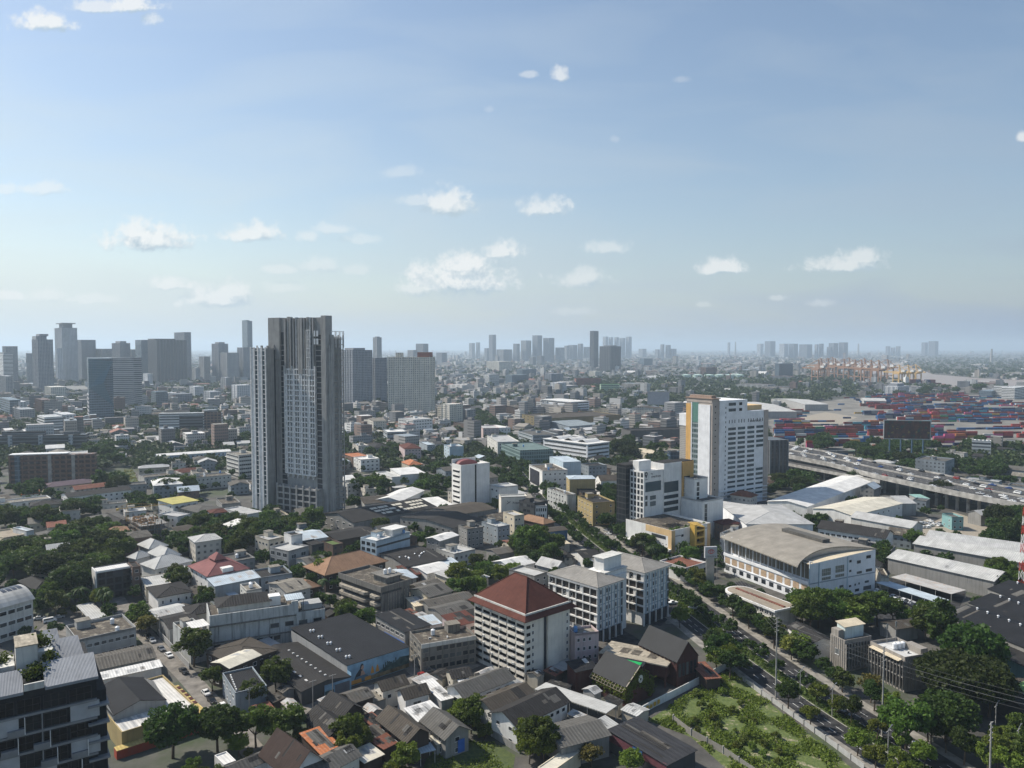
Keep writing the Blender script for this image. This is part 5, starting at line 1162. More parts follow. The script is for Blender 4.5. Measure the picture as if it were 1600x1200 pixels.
def barns():
    wallm('maroon',(.075,.030,.026),.3);roofm('r_barn',(.026,.028,.031),0,.25,.6)
    specs=((('k',905,595),('k',1110,692),('k',1280,),6.5,5.0,'black barn-like hall with hanging vines and round sign on its gable'),(('k',1195,425),('k',1430,535),('k',1562,),8.5,5.5,'black barn-like hall with dark red walls nearest the avenue'))
    for i,(a,b_,c,h,rise,lab) in enumerate(specs):
        st=site(h,Z(*a),Z(*b_),(Z(*c),));LC,LA=st.LC,st.LA
        root=thing('barn',st.loc,st.rz,lab,'restaurant','black barn-like halls');mark(st.corners(1));BLD.append((root,st));LM.append(('the black barn-like halls',*st.px()))
        w=MB();r=MB();w.box(0,0,0,LC,LA,h,False,False);roof_mesh('gL',LC,LA,h,rise,.3,r,w);w.obj('wall',M['maroon'],root);r.obj('roof',M['r_barn'],root)
        if i == 0:
            rs=np.random.RandomState(2);V=[]
            for k in range(11): y=LA*(.04+.09*k);L=rs.uniform(2.5,6);V.append(np.stack([-.5+rs.normal(size=70)*.25,y+rs.normal(size=70)*.35,h-.3-rs.rand(70)*L],1))
            for k in range(10): x=LC*(.05+.1*k);L=rs.uniform(3,7);zt=h+rise*(1-abs(2*x/LC-1));V.append(np.stack([x+rs.normal(size=130)*.8,-.35+rs.normal(size=130)*.12,zt-.6-rs.rand(130)*L],1))
            V=np.concatenate(V);link('hanging_vine',quads_mesh('hanging_vine',leaves(V,.35+.3*rs.rand(len(V))),M['leaf_light']),root)
            n=20;d=MB();cx,cz,rr=LC*.5,h+1.0,1.25;d.face([(cx+rr*.8*math.cos(2*math.pi*q/n),-.55,cz+rr*math.sin(2*math.pi*q/n)) for q in range(n)]);d.cur=1;d.face([(cx+.3*math.cos(2*math.pi*q/n),-.57,cz+.45*math.sin(2*math.pi*q/n)-.1) for q in range(n)]);d.cur=0
            d.obj('round_sign',[M['frame_white'],M['black_void']],root)
            tr=MB()
            for k in range(12): y=LA*k/11;tr.tube((-.2,y,h-.1),(-1.6,y,h-1.4),.06,4)
            tr.tube((-1.6,0,h-1.4),(-1.6,LA,h-1.4),.06,4);tr.tube((-.9,0,h-.75),(-.9,LA,h-.75),.06,4);tr.obj('trellis',M['steel_tan'],root)
            mb=MB();mb.tube((0,-.32,h),(LC/2,-.32,h+rise),.16,4);mb.obj('barge_board',M['steel_tan'],root)
        else:
            for k in range(5): put(root,'window',win_mesh(1.2,4.2,'m','glass','frame_dark'),'R',LC*(.14+.18*k),h*.62,.02)
            for k in range(9): c=MB();c.box(-.5,LA*(.08+.1*k),h-.7,-.1,LA*(.08+.1*k)+.3,h-.1);c.obj('gutter_bracket',M['steel_dark'],root)
    st=site(7.5,Z('k',945,475),Z('k',1365,560),(Z('k',1425,),),LC=11)
    root=thing('flat_roofed_hall',st.loc,st.rz,'low hall with stained pale flat roof and green strip between the black barns','restaurant');mark(st.corners(1));BLD.append((root,st));LC,LA=st.LC,st.LA
    w=MB();w.box(0,0,3.4,LC,LA,7.1);w.box(0,LA*.5,0,LC,LA,3.4);w.box(.2,.2,0,.7,.7,3.4);w.box(LC-.7,.2,0,LC-.2,.7,3.4);w.obj('wall',M['maroon'],root);r=MB();r.box(-.4,-.4,7.103,LC+.4,LA,7.5,True);r.obj('roof',M['r_offstain'],root)
    c=MB();c.slab([(-6,LA*.28,7.4),(-.42,LA*.28,7.6),(-.42,LA*.78,7.6),(-6,LA*.78,7.4)],.3);c.obj('side_roof',M['r_barn'],root);c=MB();c.slab([(-4.2,LA*.32,7.62),(-1.9,LA*.32,7.68),(-1.9,LA*.70,7.68),(-4.2,LA*.70,7.62)],.12);c.obj('turf_strip',M['turf_green'],root)
    c=MB();c.box(-5.8,LA*.3,0,-.5,LA*.76,7.0);c.obj('side_wall',M['maroon'],root)
    for q in (.2,.45,.62): c=MB();c.box(LC*.3,LA*q,7.52,LC*.7,LA*q+3,7.56);c.obj('roof_stain_patch',M['r_stained'],root)
    mark([st.w(-6,0),st.w(0,0),st.w(0,LA),st.w(-6,LA)])
plain('steel_tan',(.30,.25,.18),.6);plain('turf_green',(.02,.34,.10),.9)
barns()
def fin_office():
    specs=((('h',632,928),('h',706,962),('h',838,),11,'grey finned concrete office wing with white rooftop hut'),(('h',832,965),('h',1004,1046),('h',1140,),11.5,'grey finned concrete office with white tank-topped roof beside the big trees'))
    for i,(a,b_,c,h,lab) in enumerate(specs):
        st=site(h,Z(*a),Z(*b_),(Z(*c),));LC,LA=st.LC,st.LA
        root=thing('finned_office',st.loc,st.rz,lab,'office','finned offices on the avenue');mark(st.corners(1));BLD.append((root,st));LM.append(('the finned offices',*st.px()))
        w=MB();w.box(0,0,0,LC,LA,h-1.0,False,False);t=.25
        for q in ((0,0,LC,t),(0,LA-t,LC,LA),(0,t,t,LA-t),(LC-t,t,LC,LA-t)): w.box(q[0],q[1],h-1,q[2],q[3],h)
        w.obj('wall',M['fin_wall'],root);r=MB();r.face([(t,t,h-1),(LC-t,t,h-1),(LC-t,LA-t,h-1),(t,LA-t,h-1)]);r.obj('roof',M['r_white_d' if i else 'r_grey'],root)
        for face,Lf,on in (('L',LA,i == 1),('R',LC,i == 0)):
            if on:
                panel(root,face,.5,Lf-.5,1.6,h-1.6,'recess_b','window_band',.03);n=int(Lf/1.25)
                for k in range(n+1): panel(root,face,max(0,Lf*k/n-.08),Lf*k/n+.08,.8,h-1.3,'fin_grey','fin',.7)
                for z in (4.6,7.9): panel(root,face,0,Lf,z,z+.35,'fin_grey','floor_slab',.4)
            else:
                n=int(Lf/.9)
                for k in range(n): panel(root,face,Lf*k/n+.1,Lf*k/n+.3,.3,h-.2,'fin_wall','rib',.15)
        if i == 0:
            put(root,'window',win_mesh(1.8,2,'f'),'L',LA*.5,h*.55,.16)
            c=MB();c.box(LC*.25,LA*.45,h-1,LC*.95,LA*1.0,h+3.2);c.obj('roof_hut',M['teal_w'],root);c=MB();c.slab([(LC*.2,LA*.38,h+3.3),(LC*1.0,LA*.38,h+3.3),(LC*1.0,LA*1.05,h+4.1),(LC*.2,LA*1.05,h+4.1)],.15);c.obj('hut_roof',M['r_cream'],root)
            c=MB();c.box(0.3,LA*.5,h-1,LC*.22,LA*.98,h+2.2);c.obj('parapet_block',M['fin_wall'],root)
        else:
            c=MB();c.slab([(-1.6,1,h-1.4),(-.02,1,h-1.0),(-.02,LA-1,h-1.0),(-1.6,LA-1,h-1.4)],.1);c.obj('awning',M['r_cream'],root)
            for k in range(3): link('water_tank',tank_mesh(),root,(LC*.35+k*1.7,LA*.55,h-1))
            c=MB();c.box(LC*.72,LA*.1,h-1,LC-.3,LA*.55,h+1);c.obj('stair_house',M['fin_wall'],root);link('condenser',ac_mesh(),root,(LC*.5,LA*.3,h-.6));link('condenser',ac_mesh(),root,(LC*.6,LA*.75,h-.6))
        for (sx,sy) in ((LC*.5,LA*.9),(LC*.9,LA*.95)):
            if i:
                c=MB();c.tube((sx,sy,h-1),(sx,sy,h+6),.08,5);c.box(sx-.3,sy-.1,h+4,sx-.1,sy+.1,h+5.6,True);c.box(sx+.1,sy-.1,h+4,sx+.3,sy+.1,h+5.6,True);c.obj('antenna_mast',M['metal'],root)
wallm('fin_wall',(.30,.275,.245),.7);plain('fin_grey',(.25,.235,.215),.85,vary=.25);plain('recess_b',(.035,.035,.035),.4,vary=.5,scale=.3);roofm('r_white_d',(.60,.60,.58),0,.6);wallm('teal_w',(.62,.70,.68),.3)
fin_office()
def mid(reg,A,B,C,h,roof,wall,rm,label,name='house',cat='house',**k):
    A=None if A is None else (Z(reg,*A) if len(A) == 2 and A[1] is not None else (Z(reg,A[0]),))
    C=Z(reg,*C) if isinstance(C,tuple) and len(C) == 2 else (Z(reg,C if not isinstance(C,tuple) else C[0]),)
    skw={q: k.pop(q) for q in ('LA','LC','ang') if q in k}
    if skw.get('ang') is None and (A is None or len(A) < 2) and len(C) < 2: skw['ang']=42
    st=site(h,A,Z(reg,*B),C,**skw)
    return bld(name,st,roof,wall,rm,label=label,cat=cat,**k)
W1,W2,W3=(1.3,1.2,'f'),(1.8,1.3,'f'),(2.4,1.4,'b')
mid('e',None,(-30,352),(320,312),10,'flat','white','r_concrete','white three storey flats with roof plants at the left edge','flats','apartments',LA=14,wr=(9,3),win=(1.7,1.9,'f'),clutter=5)
mid('e',(262,232),(292,247),(597,208),8,'hip','cream','r_purple','cream house with long purple-grey hipped roof before the brown brick block',rise=2.5,LA=14,wr=(7,2),win=W1,oh=.8)
mid('e',(357,275),(425,308),(820,268),10,'gR','white','r_dark','long white terrace with dark weathered roof','row_building','building',rise=1.6,wl=(3,3),wr=(11,3),win=W1,LA=16)
mid('e',(425,243),(470,262),(740,228),8.5,'gR','grey','r_rust','low building with partly red roof behind the long white terrace',rise=2,LA=12)
mid('e',(988,322),(1082,350),(1236,322),9,'slab','white','r_yellow','white house with flat yellow roof',oh=.8,wr=(4,2),wl=(3,2),win=W2)
mid('e',(1045,500),(1108,532),(1176,522),6,'gR','cream','r_brown','small cream house with brown gabled roof under trees',rise=1.6,LC=13,wr=(2,1))
mid('e',(990,410),(1110,428),(1186,398),8,'flat','white','r_light','white box house beside the scaffolded construction',wl=(2,2))
mid('e',(548,432),(600,472),(792,412),8,'hip','brown','r_grey','brown house with wide grey hipped roof',rise=2.2,oh=1,wr=(4,2))
mid('e',(630,430),(735,482),(800,440),8,'hip','brown','r_dark','brown house with dark hipped roof beside the scaffolded construction',rise=2.4,oh=.9)
mid('e',(1110,372),(1235,402),(1388,372),6,'hip','beige','r_grey','low house with long grey hipped roof left of the concrete tower',rise=1.6,oh=.9)
mid('e',(1395,378),(1545,414),(1640,395),9,'flat','white','r_light','white flat-roofed building by the foot of the concrete tower','building','building',wl=(5,2),win=(2,1,'f'))
mid('e',(866,603),(935,630),(1042,612),8,'hip','white','r_pale','white villa with pale hipped roof, farthest of its compound',rise=3.2,oh=.8)
mid('e',(803,682),(852,694),(945,670),7.5,'hip','white','r_pale','white villa with small pale hipped roof at the left of its compound',rise=2.6,oh=.8)
mid('e',(925,655),(1020,690),(1125,668),8.6,'hip','white','r_pale','white villa with pale hipped roof in the middle of its compound',rise=3.6,oh=.6)
mid('e',(885,725),(972,757),(1196,702),8,'hip','white','r_pale','broad white villa with pale hipped roof nearest the pink-roofed house',rise=3.8,oh=.8,wr=(5,2),win=W1)
mid('e',(1115,755),(1160,790),(1215,720),6,'hip','white','r_pale','small pale-roofed annex against the pink-roofed house',rise=1.6)
mid('e',(1188,738),(1302,802),(1548,745),10,'hip','white','r_pink','white house with big pinkish red hipped roof and dormers',rise=5,oh=.9,wl=(4,3),wr=(5,2),win=W1,lm='the pink-roofed house')
rt,st_=BLD[-1];c=MB();roof_local(c,st_.LC*.30,st_.LA*.30,st_.LC*.62,st_.LA*.66,14.6,2.6);c.box(st_.LC*.33,st_.LA*.33,13,st_.LC*.59,st_.LA*.63,14.57);c.obj('lantern_roof',M['r_pink'],rt);c=MB();c.box(st_.LC*.35,-.4,10,st_.LC*.62,4,12.2);c.obj('dormer',M['white'],rt)
mid('e',(578,745),(603,772),(818,735),13,'flat','dark','r_white','modern dark-glass house with white side walls and white roof',wr=(4,4),win=(3.6,2.4,'m'),frame='frame_dark',lm='the dark-glass house',par=.4,glass='glass_off')
rt,st_=BLD[-1];panel(rt,'L',0,st_.LA,0,13.1,'white','side_wall',.4);panel(rt,'R',0,st_.LC,12.2,13.05,'white','roof_edge',.3)
mid('e',(800,715),(828,745),(878,722),13.4,'flat','brown','r_dark','brown box attached to the dark-glass house',par=.4)
mid('e',(873,805),(912,868),(1070,848),6.5,'flat','beige','r_pale','low building with plain pale flat roof right of the dark-glass house','building','building',par=.3)
mid('e',(927,872),(988,934),(1192,892),7,'hip','white','r_dark','white house with dark hipped roof and three slit windows',rise=1.7,oh=.8,wr=(4,1),win=(.8,1.4,'f'),base=2.5)
mid('e',(1155,900),(1200,938),(1268,922),4.5,'shed','beige','r_brown','small lean-to with brown roof beside the pink-roofed house','shed','shed',rise=.6)
mid('e',(1300,834),(1345,864),(1620,797),8.5,'shed','bluegrey','r_bluewhite','long shed with pale blue sheet roof below the pink-roofed house','shed','shed',rise=1.2)
mid('e',(1400,905),(1432,925),(1490,905),4.5,'canopy','grey','r_bluewhite','small pale blue canopy beside the pale blue shed','canopy','canopy')
mid('e',(80,497),(165,518),(212,492),12,'flat','white','r_bluewhite','tall white modern villa wing left of the park trees',cat='modern villa',wr=(1,1),win=(1,1,'f'))
mid('e',(-90,590),(48,642),(162,598),7.5,'flat','warmwhite','r_concrete','white terraced villa with pale balconies at the left edge',wl=(4,2),wr=(3,2),win=(2.6,1.6,'m'))
mid('e',(-60,520),(20,560),(150,530),10,'flat','cream','r_cream_old','cream roofed villa block behind the terraced villa',wr=(3,2),win=(2.4,1.5,'m'))
mid('e',(228,532),(262,562),(372,545),6,'hip','paleblue','r_grey','small house with grey hipped roof beside the white villa wing',rise=1.6,oh=.7)
mid('e',(120,832),(228,888),(345,852),6,'hip','dark','r_dark','dark-roofed bungalow under the park trees',rise=2,oh=.8)
mid('e',(-40,300),(5,330),(70,315),7,'gR','cream','r_brown','small brown-roofed house at the left edge behind the white flats',rise=1.4)
mid('e',None,(-70,1022),(205,945),13,'archR','white_old','r_solar','building with curved white roof carrying dark solar panels at the left edge','building','building',LA=17,rise=4.2,oh=.6,wr=(5,3),win=(3.4,1.5,'b'),lm='the solar-roofed building')
rt,st_=BLD[-1]
for k in range(4):
    c=MB();x0=st_.LC*(.50+.12*k);n=6
    for j in range(n):
        s0,s1=.24+.5*j/n,.24+.5*(j+1)/n;z=lambda s: 13.20+4.2*(1-(2*s-1)**2);c.slab([(x0,st_.LA*s0,z(s0)),(x0+st_.LC*.10,st_.LA*s0,z(s0)),(x0+st_.LC*.10,st_.LA*s1,z(s1)),(x0,st_.LA*s1,z(s1))],.06)
    c.obj('solar_panel',M['solar'],rt)
mid('i',(474,182),(560,273),(668,241),4,'canopy','metal_w','r_pale','car port with pale sheet roof in a paved yard','car_port','car port')
mid('i',(412,308),(483,398),(850,345),9,'flat','grey','r_stained','grey building with broad stained brown flat roof behind the dark glass mid-rise','building','building',wr=(8,2),win=W2,par=1.0,clutter=3)
mid('i',(565,500),(600,588),(970,492),5.2,'gR','concrete','r_weather','long weathered grey sheet-roofed shed behind the yellow-walled warehouse','shed','shed',rise=1.3)
mid('i',(590,610),(608,655),(1008,552),4.2,'shed','white','r_white','narrow white-roofed shed against the yellow-walled warehouse','shed','shed',LA=5,rise=.4)
mid('i',(915,215),(985,270),(1180,190),5.5,'gR','beige','r_pale','pale gabled shed beside the lane','shed','shed',rise=1.2)
mid('i',(985,255),(1060,330),(1250,262),5.5,'gR','grey','r_dark','dark gabled shed left of the mould-stained block','shed','shed',rise=1.4)
mid('i',(1150,195),(1190,245),(1340,190),6.5,'hip','beige','r_dark','small dark hipped house above the gabled sheds',rise=1.8,oh=.6)
mid('i',(1080,290),(1190,385),(1320,332),9.5,'flat','moss_white','r_stained','stained low block at the left end of the mould-stained white block','building','building',wr=(3,2),win=(1.6,1,'f'),clutter=2)
mid('i',(1160,290),(1200,330),(1312,290),11.5,'canopy','metal_w','r_white','white roof canopy on the stained low block','canopy','canopy')
mid('j',(-10,605),(70,730),(268,652),7,'flat','bluegrey','r_black','blue-grey block with black flat roof and a row of cooling units','building','building',wl=(4,2),win=(1.2,1,'f'),par=.5)
rt,st_=BLD[-1]
for i in range(7): link('condenser',ac_mesh(),rt,(1.0+.15*i,st_.LA*(.12+.11*i),7.0),-1.57)
mid('j',(-70,540),(35,575),(225,505),7.6,'gR','timber','r_offwhite','off-white sheet roof over dark timber building beside the mural warehouse wing','building','building',rise=.8)
mid('j',(-110,470),(60,555),(330,440),6.4,'hip','timber','r_brown','low dark brown roofed building behind the off-white roof','building','building',rise=1.6)
mid('j',(940,670),(993,712),(1145,640),6.2,'gR','warmwhite','r_brown','cream house with brown roof in front of the mural',rise=1.6,oh=.7,wl=(2,1),wr=(2,1),win=W1,base=1.5)
mid('j',(1085,720),(1135,765),(1278,708),6,'gR','white','r_brown','white house with brown gable and one wide window',rise=1.7,oh=.7,wr=(1,1),win=(2.6,1.3,'m'),base=1.5)
mid('j',(870,745),(935,790),(1010,760),3.6,'slab','concrete','r_concrete','bare concrete terrace beside the cream house','shed','shed',oh=.1)
mid('j',(612,798),(735,875),(865,826),6.6,'gL','timber','r_dark','dark timber house with pale ridge line in front of the mural warehouse',rise=2.4,oh=1)
mid('j',(735,735),(810,790),(930,750),5.4,'gR','timber','r_weather','weathered roof tucked behind the dark timber houses',rise=1.2,oh=.6)
mid('j',(514,884),(650,996),(797,937),6.2,'gL','timber','r_dark','dark timber house with mossy roof above the orange roof',rise=2.2,oh=1)
mid('j',(972,884),(1146,1022),(1280,962),7,'gL','timber','r_brown','two storey timber house with grey-brown gabled roof and open veranda',rise=2.2,oh=1,wl=(4,2),win=(1.5,1.3,'v'))
mid('j',(1248,898),(1385,1004),(1528,932),6.2,'gL','concrete','r_grey','grey gabled house with blue tarpaulin at its wall',rise=2.2,oh=1)
rt,st_=BLD[-1];panel(rt,'R',st_.LC*.5,st_.LC*.8,.6,4.2,'tarp_blue','tarpaulin',.05,.3)
mid('j',(1135,842),(1215,908),(1368,812),5,'shed','grey','r_white','curved white sheet roof between the grey-brown houses','shed','shed',rise=.6)
mid('j',(1238,668),(1360,778),(1425,738),5,'shed','grey','r_white','plain white sheet roof beside the lane below the mural','shed','shed',rise=.4)
mid('j',(860,895),(955,960),(1018,905),4.2,'shed','timber','r_rust','rusty maroon lean-to roof between the dark timber houses','shed','shed',rise=.8)
mid('j',(484,1003),(625,1128),(742,1088),5.6,'shed','timber','r_orange','lean-to with orange rusty sheet roof','shed','shed',rise=.8,lm='the orange rusty roof')
mid('j',(250,1096),(425,1232),(622,1112),7,'gL','white','r_darkbrown','steep dark brown gabled house with white gable in the bottom foreground',rise=4.2,oh=1.2,wr=(3,1),win=W1)
mid('j',(455,1195),(570,1262),(845,1165),5.6,'gR','warmwhite','r_grey','grey roofed house with orange edge at the bottom edge',rise=1.5,oh=.7)
mid('j',(800,1110),(880,1165),(990,1125),4.0,'shed','timber','r_offwhite','patched pale roof of a shack in the bottom foreground','shed','shed',rise=.5)
mid('j',(830,985),(905,1040),(1015,1010),4.2,'shed','timber','r_weather','weathered shack roof beside the bottom trees','shed','shed',rise=.5)
mid('j',(925,1040),(1000,1080),(1090,1050),4.0,'shed','timber','r_rust','rusty shack roof at the edge of the grassy plot','shed','shed',rise=.4)
mid('j',(1190,1060),(1225,1110),(1325,1062),3.6,'canopy','metal_w','r_bluewhite','pale blue canopy beside the timber house with veranda','canopy','canopy')
mid('j',(1300,1010),(1330,1050),(1385,1030),3.2,'shed','grey','r_offwhite','small pale shed by the grassy plot','shed','shed',rise=.3)
mid('j',(-60,1120),(0,1180),(75,1085),5,'flat','white','r_white','stepped white flat roof at the bottom edge','house','house',par=.3)
mid('j',(0,1195),(60,1240),(300,1175),5,'gR','white','r_grey','long grey roof at the bottom edge left of the steep dark house',rise=1.2)
mid('k',(-5,694),(100,752),(402,642),7,'gR','white','r_grey','white house with grey gabled roof left of the red-roofed hotel',rise=1.9,oh=.9,wr=(5,1),wl=(1,1),win=(2.0,1.3,'m'),base=2.8)
mid('k',(160,778),(295,850),(545,700),6.5,'gR','white','r_brown','brown-grey gabled roof in front of the red-roofed hotel',rise=1.9,oh=.9)
mid('k',(272,852),(432,932),(745,800),7,'gR','white','r_dark','white two storey house with dark gabled roof and ribbon of small windows',rise=2.2,oh=.9,wr=(8,2),wl=(2,2),win=(1.4,1.1,'f'))
mid('k',(582,944),(712,1068),(1008,930),6,'gR','concrete','r_grey','low grey roofed shed overgrown with creepers','shed','shed',rise=1.4,oh=.6)
mid('k',(540,706),(988,858),(1056,802),4.4,'canopy','metal_w','r_pale','long pale walkway canopy in front of the black barn-like halls','canopy','canopy',lm='the long pale canopy')
mid('k',(1008,985),(1368,1180),(1545,),5,'shed','dark','r_ribbed','black ribbed shed roof with maroon and blue fascia at the bottom edge','shed','shed',rise=1.0,lm='the black ribbed shed')
rt,st_=BLD[-1];panel(rt,'L',0,st_.LA,3.0,5.2,'fascia_m','fascia',.2);panel(rt,'L',st_.LA*.40,st_.LA*.56,3.1,5.3,'fascia_b','sign_panel',.12,.21)
mid('k',(752,322),(795,362),(942,328),13,'flat','pink','r_concrete','pinkish block with small windows squeezed behind the red-roofed hotel','building','building',wr=(4,4),win=(1,1.2,'f'),clutter=2)
mid('k',(745,560),(800,600),(930,500),7,'shed','maroon','r_black','black side wing between the red-roofed hotel and the vine-hung barn','restaurant','restaurant',rise=1.2)
mid('k',(560,1195),(640,1230),(830,1170),4,'flat','cream','r_offwhite','cream flat roof at the bottom edge below the overgrown shed','shed','shed',par=.2)
mid('k',(-10,590),(30,640),(150,560),5,'gR','beige','r_dark','dark patched roof beside the lane left of the red-roofed hotel',rise=1.2)
mid('k',(60,650),(95,690),(150,620),4,'shed','white','r_white','white lean-to roof next to the dark patched roof','shed','shed',rise=.4)
mid('f',(394,582),(515,632),(888,545),8,'hip','timber','r_tan','large tan-tiled hipped roof over dark timber house',rise=5,oh=1.2,lm='the tan hipped roof')
mid('f',(308,694),(370,726),(472,672),6.5,'hip','timber','r_tan','small tan-tiled hipped house below the large tan roof',rise=2.4,oh=.8)
mid('f',(72,388),(158,414),(258,385),12.5,'flat','beige','r_light','beige concrete block with grey flat roof left of the dark glass wing','building','building',wl=(4,3),wr=(3,3),win=W2,clutter=2)
mid('f',(254,368),(300,386),(370,374),15,'flat','white','r_dark','white stair tower rising from the grey modern office','stair_tower','stair tower')
mid('f',(164,458),(282,484),(408,470),11,'flat','grey','r_pale','grey modern office with white frame and brown louvres','building','building',wl=(3,3),wr=(2,2),win=(3,2,'m'),frame='frame_white')
mid('f',(368,420),(430,446),(505,425),11,'flat','dark','r_dark','dark glass wing right of the white stair tower','building','building',wr=(2,3),win=(6,2,'m'),frame='frame_dark')
mid('f',(490,420),(560,446),(625,425),9.5,'flat','brown','r_grassroof','brown block with planted green roof','building','building')
mid('f',(-40,395),(10,420),(105,400),8,'flat','grey','r_bluewhite','grey box with pale roof at the foot of the concrete tower','building','building',clutter=2)
mid('f',(558,268),(690,306),(1208,190),8,'gR','concrete','r_dark','very long dark workshop roof with rows of skylights','workshop','workshop',rise=3.2,oh=.6,wl=(5,2),win=(2.2,1.2,'b'),LA=34,lm='the long dark workshop')
rt,st_=BLD[-1];sk=MB();a_=3.2/(st_.LA/2);sk.slab([(0,0,0),(2.2,0,0),(2.2,2.6,2.6*a_),(0,2.6,2.6*a_)],.08);sk=sk.mesh('skylight',M['r_offwhite'])
for i in range(15):
    for y0 in (3.5,8.0,12.5):
        if random.random() < .8: link('skylight',sk,rt,(st_.LC*(.34+.043*i)+random.uniform(-.3,.3),y0,8.2+y0*a_+.06))
mid('f',(476,372),(585,418),(842,345),7.5,'gR','timber','r_dark','low dark long roof in front of the long dark workshop','workshop','workshop',rise=1.6,oh=.5)
mid('f',(700,150),(760,190),(960,140),8,'gR','grey','r_brown','patched brown roof behind the long dark workshop','workshop','workshop',rise=2)
mid('f',(868,165),(985,172),(1130,150),9,'gR','white','r_white','white sheet roof behind the long dark workshop','workshop','workshop',rise=2,LA=18)
mid('f',(1080,170),(1180,215),(1320,190),6,'shed','white','r_white','white lean-to roof left of the slim white tower','shed','shed',rise=1.2)
mid('f',(733,398),(832,420),(1042,362),13,'flat','paleblue','r_white','white and pale blue four storey building with dark banded end','building','building',wl=(3,4),win=(2.6,1.6,'m'),frame='frame_dark',clutter=4,lm='the pale blue four storey building')
rt,st_=BLD[-1];panel(rt,'R',0,st_.LC,3.2,4.4,'blue_band','blue_band',.08);panel(rt,'R',0,st_.LC,9.2,10.2,'frame_dark','window_band',.05)
c=MB();c.slab([(st_.LC*.5,1,16),(st_.LC*.95,1,16),(st_.LC*.95,st_.LA*.8,16),(st_.LC*.5,st_.LA*.8,16)],.5);c.box(st_.LC*.55,2,12.3,st_.LC*.9,st_.LA*.7,15.5);c.obj('roof_pavilion',M['r_white'],rt)
mid('f',(838,492),(1022,580),(1272,520),6,'gR','concrete','r_dark','wide dark workshop roof dotted with white vents','workshop','workshop',rise=1.4,oh=.5)
rt,st_=BLD[-1]
for i in range(9): link('roof_vent',vent_mesh(),rt,(st_.LC*random.uniform(.1,.9),st_.LA*random.uniform(.2,.45),6.8),0)
mid('f',(982,272),(1312,340),(1505,298),9,'gR','concrete','r_dark','dark grey-walled workshop block right of the pale blue building','workshop','workshop',rise=2,oh=.5,wl=(9,2),win=(1.6,1.2,'v'),LC=26)
mid('f',(1180,215),(1330,260),(1490,250),9,'gR','concrete','r_brown','dark roof with brown stains below the slim white tower','workshop','workshop',rise=1.6,LC=30)
mid('f',(1145,404),(1228,420),(1342,390),10,'gR','concrete','r_white','grey walled house with bright white roof',rise=1,oh=.6,wl=(3,3),win=W1)
mid('f',(1345,320),(1400,345),(1500,330),11,'flat','concrete','r_stained','stained grey building at the end of the dark workshops','building','building',wl=(3,3),wr=(4,3),win=W1,clutter=2)
mid('f',(1040,585),(1150,625),(1300,575),5,'gR','white','r_white','white gabled shed roof beside the tan hipped roof','shed','shed',rise=1.2)
mid('f',(1180,552),(1262,605),(1385,585),4.5,'shed','white','r_bluewhite','pale blue-white shed roof beside the dotted workshop','shed','shed',rise=.8)
mid('f',(960,590),(1020,640),(1110,610),4.5,'shed','timber','r_red','red lean-to roof beside the concrete building with rounded balconies','shed','shed',rise=.8)
mid('f',(1020,700),(1120,735),(1260,660),6,'gR','beige','r_weather','weathered roof right of the building with rounded balconies',rise=1.4)
mid('f',(1044,724),(1166,770),(1302,722),7,'gR','cream','r_grey','cream house with grey roof right of the building with rounded balconies',rise=1.8,oh=.7,wr=(3,1),wl=(3,1),win=W1,base=2.5)
mid('f',(1022,785),(1075,830),(1160,790),5,'shed','cream','r_cream','cream lean-to roof in front of the cream house','shed','shed',rise=.5)
mid('f',(1155,840),(1250,888),(1445,812),6,'gR','concrete','r_grey','long grey shed with small skylights left of the red-roofed hotel','shed','shed',rise=1.2)
mid('f',(1100,795),(1170,835),(1440,770),6,'gR','concrete','r_weather','second long grey shed behind the skylit shed','shed','shed',rise=1.2)
mid('f',(1100,905),(1155,950),(1235,918),5,'shed','white','r_bluewhite','pale blue lean-to beside the black shop roof','shed','shed',rise=.5)
mid('f',(828,895),(1012,990),(1168,945),8.5,'shed','concrete','r_black','shophouse row with black roof and blue shop signs','shop_row','shop',rise=.8,wl=(6,1),win=(2.4,1.3,'f'),base=5)
rt,st_=BLD[-1];panel(rt,'L',.5,st_.LA*.7,3.2,4.6,'tarp_blue','shop_sign',.15);panel(rt,'L',.5,st_.LA-.5,.1,3.0,'black_void','shopfront',.03);panel(rt,'L',0,st_.LA*.8,3.0,3.2,'white','shop_canopy',1.6)
mid('f',(1040,985),(1112,1068),(1455,1000),10,'flat','concrete_old','r_stained','stained corner shophouses with peeling roof','shop_row','shop',wr=(8,3),wl=(3,3),win=(2.6,1.6,'f'),frame='concrete_bal',clutter=4)
rt,st_=BLD[-1];panel(rt,'R',0,st_.LC,8.6,10.05,'white_old','parapet_band',.2)
mid('f',(1245,905),(1330,955),(1470,925),10.5,'shed','pink','r_red','pinkish shophouse with dark red roof left of the red-roofed hotel','shop_row','shop',rise=1,wr=(2,3),win=(2,1.4,'f'))
mid('f',(-20,690),(20,730),(115,690),12,'flat','white_old','r_concrete','white roof house above the mould-stained block','building','building',clutter=2)
mid('f',(60,600),(110,650),(240,690),8,'flat','bluegrey','r_dark','dark flat roofs behind the mould-stained block','building','building',LC=14,clutter=2)
mid('f',(-30,610),(25,650),(90,625),8,'flat','grey','r_pale','pale flat roof behind the mould-stained block','building','building')
mid('g',(22,308),(78,325),(185,318),17,'flat','white','r_pale','white block behind the white sign-bearing block','building','building',LC=15,wl=(2,4),win=(2,1.2,'b'))
mid('g',(78,370),(92,386),(206,372),15.5,'flat','warmwhite','r_pale','plain white block carrying a dark wall sign right of the slim white tower','building','commercial block',LC=17,lm='the white sign-bearing block')
